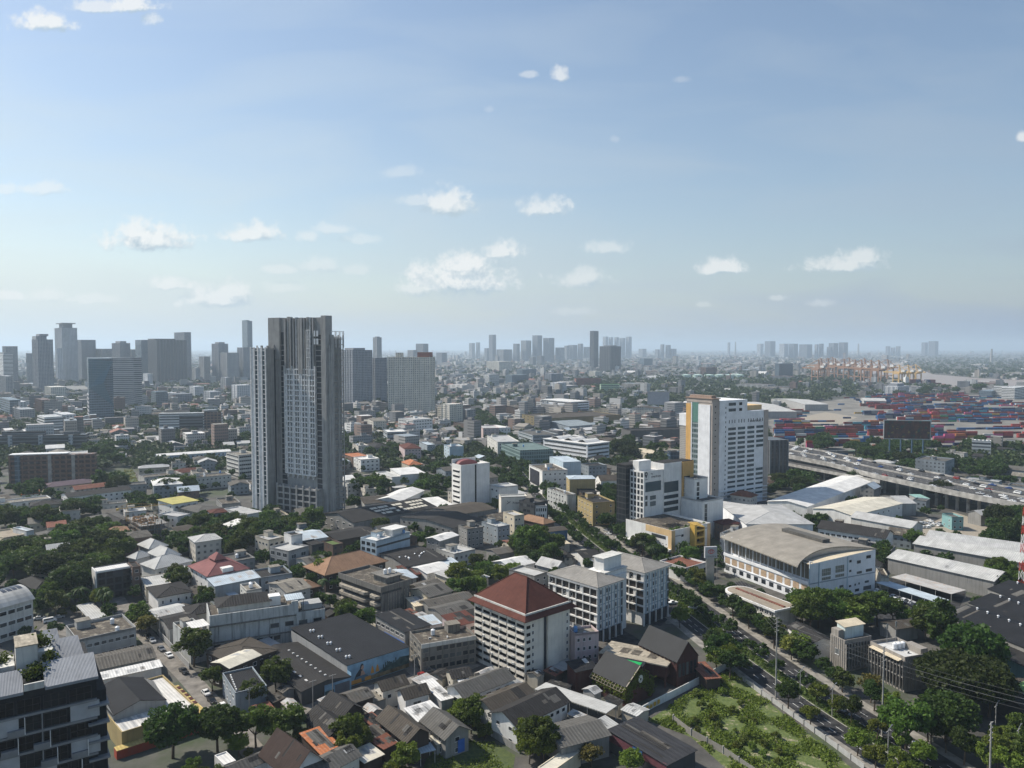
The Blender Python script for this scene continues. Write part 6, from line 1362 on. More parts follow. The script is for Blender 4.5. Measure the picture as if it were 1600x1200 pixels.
rt,st_=BLD[-1];text(rt,'Xcape',1.7,'R',st_.LC*.56,11.5,'steel_dark',.05,bold=True)
em=MB()
for a in (0.6,2.1,3.6): em.tube((st_.LC*.28,-.08,11.5),(st_.LC*.28+1.4*math.cos(a),-.08,11.5+1.6*math.sin(a)),.18,4)
em.obj('emblem',M['steel_dark'],rt)
mid('g',(205,405),(300,424),(385,382),14,'flat','dark','r_grey','grey glass office beside the avenue','office','office',wl=(4,4),wr=(2,4),win=(2.8,1.8,'m'),frame='frame_dark',clutter=2)
mid('g',(300,428),(308,440),(378,412),12.4,'flat','white','r_grey','white narrow front with vertical slit windows beside the avenue','building','building',LA=8,wr=(5,3),win=(.8,2,'v'))
mid('g',(105,478),(175,502),(236,488),12,'flat','cream','r_light','cream four storey house right of the slim white tower',wl=(2,3),wr=(3,3),win=W1,clutter=1)
mid('g',(-30,540),(70,572),(146,545),11,'flat','bluegrey','r_pale','grey-white house with stepped roof terraces below the slim white tower',wl=(4,3),wr=(3,3),win=W1,clutter=3)
mid('g',(324,585),(366,606),(506,568),9.5,'gR','blue','r_brown','dark blue house with brown roof beside the avenue',rise=.8,oh=.5,lm='the dark blue house',wr=(3,1),win=(.8,.8,'f'),LA=9)
mid('g',(330,660),(375,690),(520,660),4.5,'shed','beige','r_cream','cream lean-to roof in front of the dark blue house','shed','shed',rise=.4)
mid('g',(500,255),(520,275),(682,235),17,'hip','yellow_w','r_bluewhite','ochre shophouse with pale blue hipped roof on the avenue','shop_row','shop',rise=1.5,oh=.5,wl=(2,5),win=(1.5,1.2,'f'))
mid('g',(380,330),(505,372),(560,320),13,'flat','moss_white','r_stained','stained shophouse terrace on the avenue','shop_row','shop',wl=(7,4),win=(1.8,1.3,'f'),clutter=4)
mid('g',(570,378),(665,422),(802,388),14.5,'flat','yellow_w','r_dark','mustard yellow shophouses with dark roof on the avenue','shop_row','shop',wl=(5,4),wr=(3,4),win=W1,clutter=3,lm='the mustard yellow shophouses')
mid('g',(676,262),(716,285),(842,262),14,'gR','white','r_brown','white gable-ended house behind the mustard yellow shophouses',rise=3,wl=(2,4),win=W1,LA=14)
mid('g',(267,182),(350,222),(508,205),18,'flat','white','r_stained','white five storey building with dark billboard on its street face','building','building',wr=(5,4),wl=None,win=W1,clutter=3)
rt,st_=BLD[-1];panel(rt,'L',st_.LA*.22,st_.LA*.9,5,16,'board_dark','billboard_panel',.4)
mid('g',(395,132),(480,168),(592,145),20,'flat','paleblue','r_bluewhite','pale blue-white box building with bright metal roof','building','building',wl=(2,2),win=W2,par=.3)
mid('g',(590,175),(640,192),(752,170),13,'flat','bluegrey','r_dark','blue-grey low building with dark roof behind the ochre shophouse','building','building')
mid('g',(515,320),(600,360),(690,325),9,'gR','timber','r_black','black sheet roof between the yellow shophouses','shed','shed',rise=1.4)
mid('g',(425,720),(490,765),(545,720),5.5,'hip','beige','r_dark','small dark roof in front of the avenue trees',rise=1.4)
mid('g',(525,730),(610,770),(720,700),6,'gR','white','r_dark','white gabled house with dark roof and pale awning before the white apartment blocks',rise=2,wl=(1,1))
mid('g',(40,790),(150,830),(300,800),6,'gR','white','r_white','white round-shouldered shed roof left of the white apartment blocks','shed','shed',rise=1.8)
mid('g',(0,715),(70,745),(190,700),5,'gR','concrete','r_weather','weathered grey roof left of the big avenue trees','shed','shed',rise=1)
mid('g',(90,660),(150,690),(240,650),5,'gR','beige','r_rust','rusty pink sheet roof left of the dark blue house','shed','shed',rise=1)
mid('g',(1425,540),(1480,560),(1582,540),10,'hip','brown','r_maroon','maroon pavilion roof between the podium and the curved-roof hall','pavilion','building',rise=2)
mid('h',(372,274),(515,294),(907,212),9,'gR','white','r_white','long warehouse with bright white roof nearest the viaduct','warehouse','warehouse',rise=2,oh=.5,LA=26)
mid('h',(545,302),(742,338),(992,289),9,'gR','white','r_offwhite','warehouse with off-white roof and dotted vents','warehouse','warehouse',rise=2,oh=.5,wr=(9,1),win=(1.4,1,'f'),base=4)
mid('h',(880,240),(985,278),(1060,245),8,'gR','grey','r_light','grey gabled warehouse right of the bright white roofs','warehouse','warehouse',rise=2.6,oh=.4)
mid('h',(1028,238),(1075,254),(1127,242),6,'shed','grey','r_teal','small shed with teal roof under the viaduct','shed','shed',rise=.8)
mid('h',(90,285),(215,380),(545,302),12,'hip','white_t','r_light','broad grey hip-roofed warehouse left of the white warehouses','warehouse','warehouse',rise=3,oh=.8,lm='the broad grey warehouse')
mid('h',(570,398),(905,450),(962,402),10,'gL','white','r_dark','school-like white block with black gabled roof and gallery','school','building',rise=3,oh=.8,wl=(11,2),win=(2.2,1.3,'f'),LC=14,lm='the black-gabled white block')
mid('h',(735,345),(1035,400),(1082,372),9,'gL','white_old','r_light','pale grey gabled block behind the black-gabled white block','warehouse','warehouse',rise=2.6,oh=.6,LC=14)
mid('h',(920,548),(1448,665),(1580,608),7.5,'gL','concrete','r_pale','long shed with pale grey roof, nearest of the three parallel sheds','warehouse','warehouse',rise=2.4,oh=.6,LC=20,lm='the three parallel sheds')
mid('h',(1050,478),(1585,572),(1660,540),7.5,'gL','concrete','r_pale','long shed with pale grey roof, middle of the three parallel sheds','warehouse','warehouse',rise=2.4,oh=.6,LC=20)
mid('h',(1110,450),(1660,530),(1720,500),7.5,'gL','concrete','r_light','long shed with grey roof, farthest of the three parallel sheds','warehouse','warehouse',rise=2.4,oh=.6,LC=20)
mid('h',(858,672),(1168,772),(1226,742),3.6,'canopy','metal_w','r_bluewhite','long car park canopy with blue-white roof beside the curved-roof hall','car_park_canopy','canopy')
mid('h',(934,645),(1238,730),(1312,698),3.6,'canopy','metal_w','r_rustpale','long car park canopy with rust-patched pale roof','car_park_canopy','canopy')
mid('h',(1218,650),(1385,690),(1440,668),4,'flat','grey','r_light','low grey lean-to row in front of the three parallel sheds','shed','shed',par=.2,LC=6)
mid('h',(1200,838),(1760,1062),(1900,1000),7,'gL','concrete','r_black','vast black-roofed workshop, nearest bay at the right edge','workshop','workshop',rise=3,oh=.3,LC=22)
mid('h',(1325,775),(1800,960),(1900,900),7,'gL','concrete','r_black','vast black-roofed workshop, middle bay at the right edge','workshop','workshop',rise=3,oh=.3,LC=22)
mid('h',(1420,705),(1840,860),(1900,820),7,'gL','concrete','r_black','vast black-roofed workshop, far bay at the right edge','workshop','workshop',rise=3,oh=.3,LC=22)
for rt,st_ in BLD[-3:]:
    for i in range(9): link('roof_vent',vent_mesh(),rt,(st_.LC/2-.6,st_.LA*(.08+.1*i),9.9))
mid('h',(1195,905),(1640,1110),(1700,1060),5,'shed','teal','r_dark','low dark lean-to roof along the vast black-roofed workshop','workshop','workshop',rise=.8,LC=9)
mid('h',(1560,1190),(1600,1215),(1700,1120),8,'hip','teal','r_lime','lime green roof at the right edge',rise=2)
mid('h',(420,892),(545,972),(642,935),6,'gL','white','r_dark','black-roofed open shed among trees on the avenue','shed','shed',rise=1.4,oh=.6)
mid('h',(880,870),(960,905),(1070,880),5,'gR','concrete','r_brown','brown roof behind the finned offices','shed','shed',rise=1)
mid('h',(860,600),(885,640),(925,590),6,'flat','beige','r_brown','small brown-roofed store at the corner of the curved-roof hall','shed','shed')
mid('h',(1190,325),(1240,345),(1298,325),8,'flat','teal','r_grey','pale teal house on open ground by the viaduct',wl=(2,2),wr=(2,2),win=W1)
mid('h',(1320,320),(1385,335),(1510,312),7,'gR','concrete','r_light','grey warehouse with light roof by the viaduct','warehouse','warehouse',rise=2)
mid('l',(1430,660),(1700,810),(1800,760),6,'gL','dark','r_brown','brown sheet roof at the lower right edge','workshop','workshop',rise=1.6,LC=22)
mid('l',(60,560),(130,625),(192,585),4,'shed','timber','r_rust','small brown wooden hut beside the white plot wall','shed','shed',rise=.5)
mid('a',(968,918),(985,932),(1443,884),8,'gR','paleblue','r_white','long low building with white strip roof left of the concrete tower','row_building','building',rise=1.2,LA=16,wr=(16,2),win=W2)
mid('a',(862,1048),(902,1064),(1142,1040),9,'flat','white_old','r_stained','white row of houses with brown roofs left of the concrete tower','row_building','building',wr=(9,3),win=W1,clutter=4)
mid('a',(1140,1052),(1172,1070),(1445,1015),10,'flat','white_old','r_stained','white row of houses with red hatch left of the concrete tower','row_building','building',wr=(10,3),win=W1,clutter=4)
mid('a',(1415,905),(1492,925),(1610,902),20,'flat','white_old','r_concrete','banded beige apartment block against the concrete tower','apartment_block','apartments',bands=(6,'glass'),clutter=3)
mid('b',(938,690),(1062,704),(1183,692),19,'flat','white','r_light','white office with rows of small dark windows before the beige slab','office','office',wl=(9,5),wr=(7,5),win=(2.6,1.4,'f'),frame='frame_white',LA=32,clutter=2,lm='the small-windowed white office')
mid('b',(876,762),(900,780),(1022,766),14,'flat','bluegrey','r_white','low office with white solar roof before the white office','office','office',bands=(3,'glass'),clutter=2)
mid('b',(975,862),(1010,886),(1112,864),13,'hip','pink','r_red','pink house with dark red hipped roof right of the concrete tower',rise=3,wr=(5,4),wl=(3,4),win=W1)
mid('b',(690,935),(735,952),(852,928),11,'flat','white','r_white','stepped white house right of the concrete tower',wr=(4,3),wl=(3,3),win=W2,clutter=1)
mid('b',(990,968),(1040,988),(1120,972),9,'hip','beige','r_orange','house with orange tiled roof right of the concrete tower',rise=3,wr=(3,2))
mid('b',(608,912),(682,936),(792,908),10,'flat','brown','r_orange','brown house with flat orange roof right of the concrete tower',wr=(4,3),win=W1)
mid('b',(920,1018),(985,1048),(1136,988),9,'shed','white','r_white','white house with sloping bright white roof left of the slim white tower',rise=1.2,wl=(5,2),win=W1)
mid('b',(826,1030),(930,1062),(1000,1035),8,'flat','white','r_pale','low white building with square windows beside the bright white roof','building','building',wl=(6,2),win=W2)
mid('b',(598,1058),(640,1080),(700,1072),9,'gR','white','r_white','white gabled house at the foot of the concrete tower',rise=2,wr=(3,1),win=W1)
mid('b',(1255,858),(1290,872),(1378,858),16,'flat','paleblue','r_light','pale blue narrow block beside the avenue','building','building',wl=(2,5),win=W2,clutter=1)
mid('b',(1165,618),(1265,630),(1365,610),18,'flat','beige','r_stained','grey-beige apartment block right of the beige slab','apartment_block','apartments',wl=(8,6),wr=(8,6),win=(2,1.4,'v'),clutter=2,LA=24)
mid('b',(1470,738),(1500,756),(1600,745),17,'flat','pink','r_light','pinkish white narrow block beside the tree-lined avenue','building','building',wl=(2,5),wr=(4,5),win=W1)
mid('b',(1100,840),(1150,860),(1200,850),13,'flat','bluegrey','r_bluewhite','blue-grey house with pale curved roof before the avenue',wr=(3,3),win=W1)
mid('c',(356,820),(632,856),(768,834),19,'slab','white_t','r_white','white office with ribbon windows and arched roof vaults','office','office',bands=(5,'glass'),oh=.8,lm='the white ribbon-window office')
rt,st_=BLD[-1]
for i in range(3):
    c=MB();y0=st_.LA*(.12+.30*i);wd=st_.LA*.2;n=8
    for j in range(n): a0,a1=j/n,(j+1)/n;c.slab([(st_.LC*.2,y0+wd*a0,19+2.6*math.sin(math.pi*a0)),(st_.LC*.85,y0+wd*a0,19+2.6*math.sin(math.pi*a0)),(st_.LC*.85,y0+wd*a1,19+2.6*math.sin(math.pi*a1)),(st_.LC*.2,y0+wd*a1,19+2.6*math.sin(math.pi*a1))],.2)
    c.obj('roof_vault',M['r_white'],rt)
mid('c',(338,575),(520,592),(668,588),20,'slab','white_t','r_white','big white car-park building with dark open decks','car_park','building',bands=(5,'black_void'),oh=.6,LC=42,lm='the white multi-deck car park')
mid('c',(92,850),(210,895),(345,885),18,'flat','teal_glass','r_teal_d','green glass office block on the tree-lined avenue','office','office',clutter=2,LC=32,lm='the green glass office')
mid('c',(200,772),(290,800),(378,790),15,'flat','bluegrey','r_grey','grey glass slab behind the green glass office','office','office',bands=(4,'glass_blue'),LC=30,clutter=2)
mid('c',(5,800),(70,842),(165,830),18,'flat','white_old','r_light','white six storey block at the bend of the avenue','building','building',wl=(6,5),wr=(4,5),win=W2,LC=22,clutter=3)
mid('c',(-40,740),(50,756),(150,740),15,'flat','white','r_white','bright white low blocks near the avenue bend','building','building',wr=(5,3),win=W1,clutter=3)
mid('c',(222,668),(378,694),(850,655),15,'flat','olive_wall','r_brown','long olive brown factory with grey roof','factory','factory',LC=120,wl=(6,4),win=(3,1.5,'v'),clutter=3,lm='the long olive factory')
mid('c',(300,715),(520,745),(700,735),9,'gR','bluegrey','r_bluegrey','saw-roofed grey shed before the olive factory','factory','factory',rise=3,LC=45)
mid('c',(843,758),(900,772),(1195,738),18,'flat','ribbed_dark','r_dark','dark ribbed warehouse block left of the striped tower','warehouse','warehouse',LC=72,lm='the dark ribbed warehouse')
mid('c',(700,820),(760,840),(850,815),8,'hip','brown','r_brown','broad brown hipped roof right of the white ribbon-window office',rise=2)
mid('c',(900,885),(1000,915),(1080,880),6,'gR','beige','r_cream','pale sheet roof before the dark ribbed warehouse','shed','shed',rise=1)
mid('c',(1130,895),(1150,905),(1210,890),14,'flat','blue_glass','r_dark','dark blue glass box left of the striped tower','building','building')
mid('c',(400,485),(425,492),(500,482),20,'flat','white','r_light','small white far block left of the pale green building','building','building',LC=30)
mid('c',(705,478),(715,482),(802,480),22,'flat','lime_wall','r_green','pale green and white far block among trees','building','building',bands=(5,'glass'),LC=45,LA=20)
mid('c',(540,440),(560,446),(668,440),24,'flat','red_b','r_red','red-brick far block behind the white multi-deck car park','building','building',LC=70,LA=30)
mid('c',(845,690),(905,700),(990,682),10,'flat','white','r_white','low white building beyond the dark ribbed warehouse','building','building',LC=24,clutter=3)
GM=dict(
 sl=('s_slate',(.25,.27,.30),(.06,.07,.085),3.2,3.2,.55,.6),pl=('s_pale',(.46,.48,.50),(.09,.11,.13),3.6,3.3,.55,.5),dk=('s_dark',(.085,.09,.10),(.035,.04,.045),4.0,3.3,.5,.9),
 bg=('s_beige',(.64,.61,.53),(.08,.09,.095),3.6,3.0,.52,.52),gl=('s_glass',(.17,.22,.26),(.055,.085,.11),3.0,3.6,.88,.72),bd=('s_band',(.36,.37,.38),(.045,.055,.065),60,3.7,.99,.55),wt=('s_white',(.60,.61,.62),(.14,.16,.18),4.2,3.3,.5,.5),
 gr=('s_grey',(.33,.34,.35),(.07,.08,.09),3.0,3.0,.6,.5),bb=('s_brown',(.19,.115,.085),(.035,.035,.04),4.4,3.6,.7,.6),bk=('s_blackband',(.17,.18,.19),(.02,.025,.03),80,3.8,.99,.7),wb=('s_whiteband',(.68,.68,.66),(.06,.07,.08),60,3.4,.99,.5))
for v in GM.values(): gridm(*v)
def tower(x0,x1,yt,yb,sty,label,f=.62,ang=42,crown=0,name='tower_block',cat='tower',group='towers of the skyline',step=0,lm=None,dark=None,cap=None,LA=None):
    b=P(x0+(x1-x0)*f,yb);uy=(-math.sin(R(ang)),math.cos(R(ang)));st=Site(50,b,R(ang),10,10)
    st.h=h=st.zat(0,0,yt);st.LA=LA or min(90,max(8,solve_px(x0,b,st.uy,h)));st.LC=min(110,max(8,solve_px(x1,b,st.ux,h)))
    LC,LA_=st.LC,st.LA
    root=thing(name,st.loc,st.rz,label,cat,group);mark(st.corners(3));BLD.append((root,st))
    if lm: p=st.px();LM.append((lm,p[0],p[1]))
    m=M[GM[sty][0]];w=MB()
    if step:      # stepped top
        w.box(0,0,0,LC,LA_,h-step);w.box(LC*.0,LA_*.25,h-step,LC*.7,LA_,h)
    else: w.box(0,0,0,LC,LA_,h)
    w.obj('wall',m,root)
    if crown:
        c=MB();c.box(LC*.2,LA_*.2,h,LC*.8,LA_*.8,h+crown);c.obj('crown',M[cap or 's_cap'],root)
    fins=MB();n=max(2,int(LC/9));
    for i in range(n+1): fins.box(LC*i/n-.5,-.8,0,LC*i/n+.5,-.003,h-step+.4)
    n2=max(2,int(LA_/9))
    for i in range(n2+1): fins.box(-.8,LA_*i/n2-.5,0,-.003,LA_*i/n2+.5,h-step+.4)
    if sty not in ('bd','bk','wb','gl'): fins.obj('fin',m if sty != 'dk' else M['s_fin'],root)
    return root,st
plain('s_cap',(.25,.26,.28),.8);plain('s_fin',(.13,.14,.15),.7)
T_=tower
T_(50,82,525,616,'sl','slate grey stepped tower left of the tall crowned tower',f=.35,step=8,crown=5)
rt,st=T_(82,120,512,602,'pl','tall pale tower with stacked crown, highest of the left skyline',f=.45,crown=12,lm='the tall crowned tower')
c=MB();c.box(st.LC*.05,st.LA*.05,st.h+12.01,st.LC*.95,st.LA*.95,st.h+14.5,True);c.obj('crown_plate',M['s_cap'],rt)
T_(120,149,531,598,'sl','grey tower half behind the tall crowned tower',f=.3)
T_(88,98,544,603,'wt','thin white strip tower in front of the tall crowned tower',f=.3)
T_(41,50,552,604,'gr','narrow grey tower beside the slate stepped tower',f=.3)
T_(4,27,541,604,'sl','dark slab tower at the far left edge',f=.3)
T_(-14,20,554,612,'wb','white banded tower at the far left edge',f=.6,crown=5)
T_(203,212,546,598,'gr','narrow grey tower left of the big dark slab',f=.4)
T_(175,203,536,600,'sl','flat-topped slate tower in the left skyline gap',f=.5,crown=6)
T_(211,233,531,600,'gl','glass-topped tower left of the big dark slab',f=.5)
T_(231,291,529,603,'dk','wide dark ribbed slab tower with slanted top',f=.25,step=4,lm='the big dark slab tower')
T_(269,298,519,597,'sl','taller grey tower rising behind the big dark slab',f=.7)
T_(311,328,557,599,'gr','short grey tower right of the big dark slab',f=.5)
T_(331,356,537,598,'sl','grey tower with small peaked top right of the big dark slab',f=.45,crown=5)
T_(344,373,551,600,'gr','broad grey tower block in front of the peaked tower',f=.4)
T_(371,396,543,599,'sl','grey tower just left of the concrete tower',f=.4)
T_(378,394,500,588,'gl','slim pale blue tower rising just left of the concrete tower',f=.6,step=3)
T_(0,20,588,622,'gr','low grey block at the far left edge',f=.5)
rt,st=T_(125,176,560,661,'gl','blue glass office tower with folded facade',f=.30,ang=30,lm='the blue glass office tower',name='office_tower')
for k in range(6): c=MB();c.box(-1.4,st.LA*.1,8+k*6,-.01,st.LA*.9,10+k*6,True);c.obj('sun_shelf',M['s_cap'],rt)
c=MB();c.face([(0,-.5,st.h*.55),(st.LC*.6,-3.5,st.h*.62),(st.LC,-.5,st.h*.95),(0,-.5,st.h)]);c.face([(0,-.5,st.h*.55),(st.LC,-.5,st.h*.25),(st.LC*.6,-3.5,st.h*.62)]);c.obj('folded_glass',M['gl_blue2'] if 'gl_blue2' in M else gridm('gl_blue2',(.12,.20,.24),(.06,.13,.17),2.2,3.4,.9,.85,None,.12,.6),rt)
T_(158,221,559,638,'bd','banded grey office slab behind the blue glass tower',f=.82,ang=66,name='office_tower')
rt,st=T_(243,346,646,679,'wb','long office with white left wing and dark glass bands',f=.06,ang=10,name='office_block',cat='office',group='offices of the middle distance',lm='the long banded office')
panel(rt,'R',st.LC*.32,st.LC*.70,1,st.h-3,'s_blackband','glass_wing',.4);panel(rt,'R',st.LC*.72,st.LC,1,st.h+1,'s_brown','brown_wing',.8)
rt,st=T_(-30,134,681,707,'bk','dark stepped office with white floor bands and roof trees',f=.10,ang=8,name='office_block',cat='office',group='offices of the middle distance',lm='the dark stepped office')
for k in range(3): c=MB();x=st.LC*(.18+.32*k);c.box(x,-1.2,0,x+4,-.01,st.h,False);c.obj('stair_strip',M['s_pale'],rt)
c=MB();c.box(st.LC*.1,3,st.h,st.LC*.55,st.LA*.8,st.h+4);c.box(st.LC*.75,3,st.h,st.LC*.92,st.LA*.7,st.h+3);c.obj('penthouse',M['s_blackband'],rt)
rt,st=T_(2,147,713,764,'bb','brown brick apartment block with dark balconies and thin white roof edge',f=.10,ang=14,name='apartment_block',cat='apartments',group='offices of the middle distance',lm='the brown brick block')
c=MB();c.box(-.5,-.5,st.h+.8,st.LC*.68,8,st.h+1.3,True);c.obj('roof_plate',M['frame_white'],rt)
for k in range(7): panel(rt,'R',2,st.LC-1,1.5+k*st.h/7,1.5+k*st.h/7+1.0,'s_brown','balcony_rail',.9)
for k in (.45,.73): panel(rt,'R',st.LC*k,st.LC*k+2.4,0,st.h,'concrete_slab','pier',1.0)
panel(rt,'R',st.LC*.06,st.LC*.12,0,st.h,'s_glass','stair_glass',1.0)
T_(0,32,625,655,'gl','low dark glass block under the left skyline',f=.5)
T_(20,40,628,655,'wt','small white tower block left of the blue glass tower',f=.6)
for a in ((224,238,584,606,'wt','small white block left of the big dark slab base',.5),(70,103,605,626,'bg','flat-roofed pale block under the tall crowned tower',.3),(55,82,625,648,'bb','low brown block left of the blue glass tower',.4),(22,54,640,662,'gr','grey low block below the far left towers',.3),(85,118,648,668,'wt','white stepped block in front of the blue glass tower',.4),(58,98,652,684,'wb','white-banded low block above the dark stepped office',.3),
    (296,318,604,626,'wt','pale low block right of the big dark slab base',.4),(318,345,612,632,'pl','pinkish pale block among the far roofs at left',.4),(362,392,602,632,'wt','white block just left of the concrete tower base',.3),(236,262,612,634,'gl','glass low block right of the banded office slab',.3),(262,300,616,632,'sl','long slate low block right of the banded office slab',.2),(345,362,590,612,'gr','small grey tower left of the concrete tower',.5),(300,312,575,600,'pl','narrow pale tower behind the big dark slab',.5),(150,176,545,598,'gr','hazy grey tower right of the tall crowned tower',.4),
    (690,722,632,664,'bg','beige mid-rise right of the beige slab tower base',.4),(722,742,640,660,'gr','grey low block right of the beige mid-rise',.4),(860,884,598,618,'wt','white low block before the far wooded strip',.4),(1000,1020,560,574,'gl','blue-roofed long far block',.3),(1095,1120,574,588,'bb','dark red far block above the tank farm',.3)):
    T_(*a[:6],f=a[6])
rt,st=T_(528,581,547,634,'sl','paired slate residential towers right of the concrete tower',f=.45,crown=4,lm='the slate residential towers')
T_(583,596,527,588,'gr','lone slim tower above the beige slab',f=.5,crown=3)
T_(581,604,559,630,'sl','shaded tower with a lit yellow edge left of the beige slab',f=.25)
rt,st=T_(606,679,558,648,'bg','broad beige slab tower with small windows and red roof box',f=.90,ang=66,lm='the beige slab tower')
c=MB();c.box(st.LC*.1,st.LA*.02,st.h,st.LC*.8,st.LA*.30,st.h+8);c.obj('roof_box',M['red_b'],rt);c=MB();c.box(st.LC*.3,st.LA*.72,st.h,st.LC*.8,st.LA*.85,st.h+7);c.obj('lift_box',M['s_beige'],rt)
T_(650,669,537,576,'sl','grey tower behind the red roof box of the beige slab',f=.6)
T_(637,651,547,578,'gr','short tower left of the one behind the beige slab',f=.6)
T_(682,698,551,572,'sl','squat dark block on the skyline right of the beige slab',f=.5)
for (x0,x1,yt,yb,s,l) in ((764,775,523,565,'sl','slim tower left in the middle skyline'),(733,742,536,560,'gr','faint pale tower far left in the middle skyline'),(744,750,535,560,'gr','second faint pale tower in the middle skyline'),(757,765,544,564,'sl','short tower beside the slim middle tower'),
    (778,795,547,570,'gr','low stepped block in the middle skyline'),(802,812,537,566,'sl','narrow tower beginning the dense middle cluster'),(814,830,532,566,'gr','broad tower in the dense middle cluster'),(832,847,524,566,'sl','tallest stepped tower of the dense middle cluster'),(849,866,528,566,'sl','pale broad tower closing the dense middle cluster'),
    (868,882,543,566,'gr','low tower right of the dense middle cluster'),(882,889,540,563,'gr','thin tower right of the dense middle cluster'),(888,902,539,563,'sl','paired blocks left of the dark pencil tower'),(903,911,537,563,'gr','small tower left of the dark pencil tower'),(912,922,542,563,'gr','low tower touching the dark pencil tower'),
    (942,950,526,560,'pl','pale tower first of the five behind the dark block'),(951,958,527,560,'pl','pale tower second of the five behind the dark block'),(960,967,527,560,'pl','pale tower third of the five behind the dark block'),(968,977,528,560,'pl','pale tower fourth of the five behind the dark block'),(978,987,526,560,'pl','pale tower fifth of the five behind the dark block'),
    (1024,1031,546,560,'gr','hazy tower under construction in the right skyline'),(1032,1038,538,560,'gr','hazy crane-topped tower in the right skyline'),(1040,1048,539,560,'sl','hazy dome-like tower in the right skyline'),(1046,1057,545,560,'sl','hazy broad block in the right skyline'),(998,1010,545,558,'gr','faint low block in the right skyline'),
    (1137,1141,535,557,'pl','pale slim tower above the striped white tower'),(1183,1193,537,557,'wt','white slab pair at the far bank'),(1195,1212,533,558,'sl','wide grey tower at the far bank'),(1218,1232,537,559,'wt','white-edged tower at the far bank'),(1233,1247,537,559,'sl','blue-grey tower at the far bank'),(1249,1272,538,560,'sl','broad slab tower at the far bank'),
    (1273,1279,538,560,'pl','thin white tower at the far bank'),(1280,1287,537,560,'sl','thin grey tower at the far bank'),(1292,1302,542,560,'gr','low tower before the curved towers'),(1295,1310,536,560,'sl','left of the two curved-top towers'),(1311,1325,535,560,'sl','right of the two curved-top towers'),(1384,1391,541,556,'sl','dark short tower over the river'),(1392,1399,543,556,'pl','pale short tower over the river'),(1400,1407,541,556,'gr','grey short tower over the river'),
    (1440,1450,535,556,'sl','grey tower left of the lone broad block over the river'),(1451,1470,533,557,'sl','lone broad dark block over the river')):
    T_(x0,x1,yt,yb,s,l,f=.5)
rt,st=T_(922,935,517,577,'dk','very tall dark pencil tower on the middle skyline',f=.4,lm='the dark pencil tower')
rt,st=T_(937,970,541,582,'dk','broad dark twin-slab block beside the pencil tower',f=.5,crown=4)
T_(1211,1239,568,593,'gl','square dark glass block with pale left side before the port cranes',f=.22,lm='the square dark glass block')
T_(760,800,565,582,'bg','pale block below the middle skyline',f=.5);T_(776,800,546,566,'sl','grey stepped tower with round top in the middle skyline',f=.5)
T_(783,826,586,600,'gl','blue wrapped building under the middle skyline',f=.4,LA=30);T_(801,838,577,590,'gl','second blue wrapped building under the middle skyline',f=.4,LA=30);T_(849,880,584,600,'sl','dark low slab under the middle skyline',f=.4,LA=30)
T_(741,780,585,603,'wb','white low banded building right of the beige slab',f=.6,LA=26);T_(700,740,585,594,'sl','long dark low building right of the beige slab',f=.3,LA=30)
T_(920,940,580,592,'bg','yellow-topped building below the pencil tower',f=.5,LA=30)
T_(1390,1420,604,618,'wt','white stepped building by the river trees',f=.4,LA=30,crown=6);T_(1565,1578,604,622,'wb','white block by the river at the right edge',f=.5,LA=24);T_(1578,1612,606,624,'wb','grey-white banded block by the river at the right edge',f=.2,LA=24);T_(1540,1562,611,622,'gl','blue-grey low block by the river',f=.4,LA=24)
T_(1543,1640,689,718,'wb','cream banded long building at the right edge beside the container yard',f=.05,ang=60,name='office_block',cat='building',group='offices of the middle distance',LA=16)
T_(1198,1231,688,752,'dk','black glass block behind the striped white tower',f=.15,ang=15,LA=24)
for px,yt,yb,w,l in ((1149,534,556,5,'thin chimney on the horizon above the striped white tower'),(1341,537,556,6,'slender mast on the horizon over the cranes'),(1549,545,566,7,'grey chimney on the far bank at right')):
    b=P(px,yb);D=b[1];zt=CAMH + (HZN-yt)/FPX*D;o=thing('chimney',(b[0],b[1],0),0,l,'chimney');c=MB();c.cyl(0,0,0,zt,w*.5*D/FPX*.6,10,w*.5*D/FPX*.35);c.obj('shaft',M['concrete_slab'],o)
yard_px=[(1200,648),(1250,632),(1330,622),(1440,617),(1640,617),(1640,694),(1545,700),(1440,716),(1300,722),(1225,700),(1200,690)]
YARD=[P(*q) for q in yard_px];mark(YARD,2)
CC={'red':(.42,.06,.055),'maroon':(.20,.055,.05),'rust':(.30,.10,.055),'orange':(.46,.15,.05),'blue':(.05,.15,.34),'navy':(.04,.06,.13),'green':(.05,.27,.14),'teal':(.10,.34,.42),'pink':(.58,.12,.25),'grey':(.24,.25,.26),'white':(.58,.58,.56),'yellow':(.50,.32,.08)}
CW=['red']*5+['maroon']*6+['rust']*5+['orange']*2+['blue']*5+['navy']*4+['green']*2+['teal']*2+['pink']*1+['grey']*2+['white']*2+['yellow']*2
def cont_mesh(c):
    if ('cont',c) in _WC: return _WC[('cont',c)]
    m=roofm('cont_'+c,CC[c],.35,.3,.6);mb=MB();mb.box(-6.05,-1.2,.05,6.05,1.2,2.55,True)
    for x in (-6.08,6.0):
        for y in (-1.22,1.14): mb.box(x,y,0,x+.08,y+.08,2.6)
    mb.box(-6.0,-1.23,2.48,6.0,-1.201,2.6,True);mb.box(-6.0,1.201,2.48,6.0,1.23,2.6,True)
    for y in (-.6,-.2,.2,.6): mb.box(6.051,y-.03,.15,6.1,y+.03,2.5)
    _WC[('cont',c)]=mb.mesh('container',m);return _WC[('cont',c)]
CONT=[]
AZC=R(4)
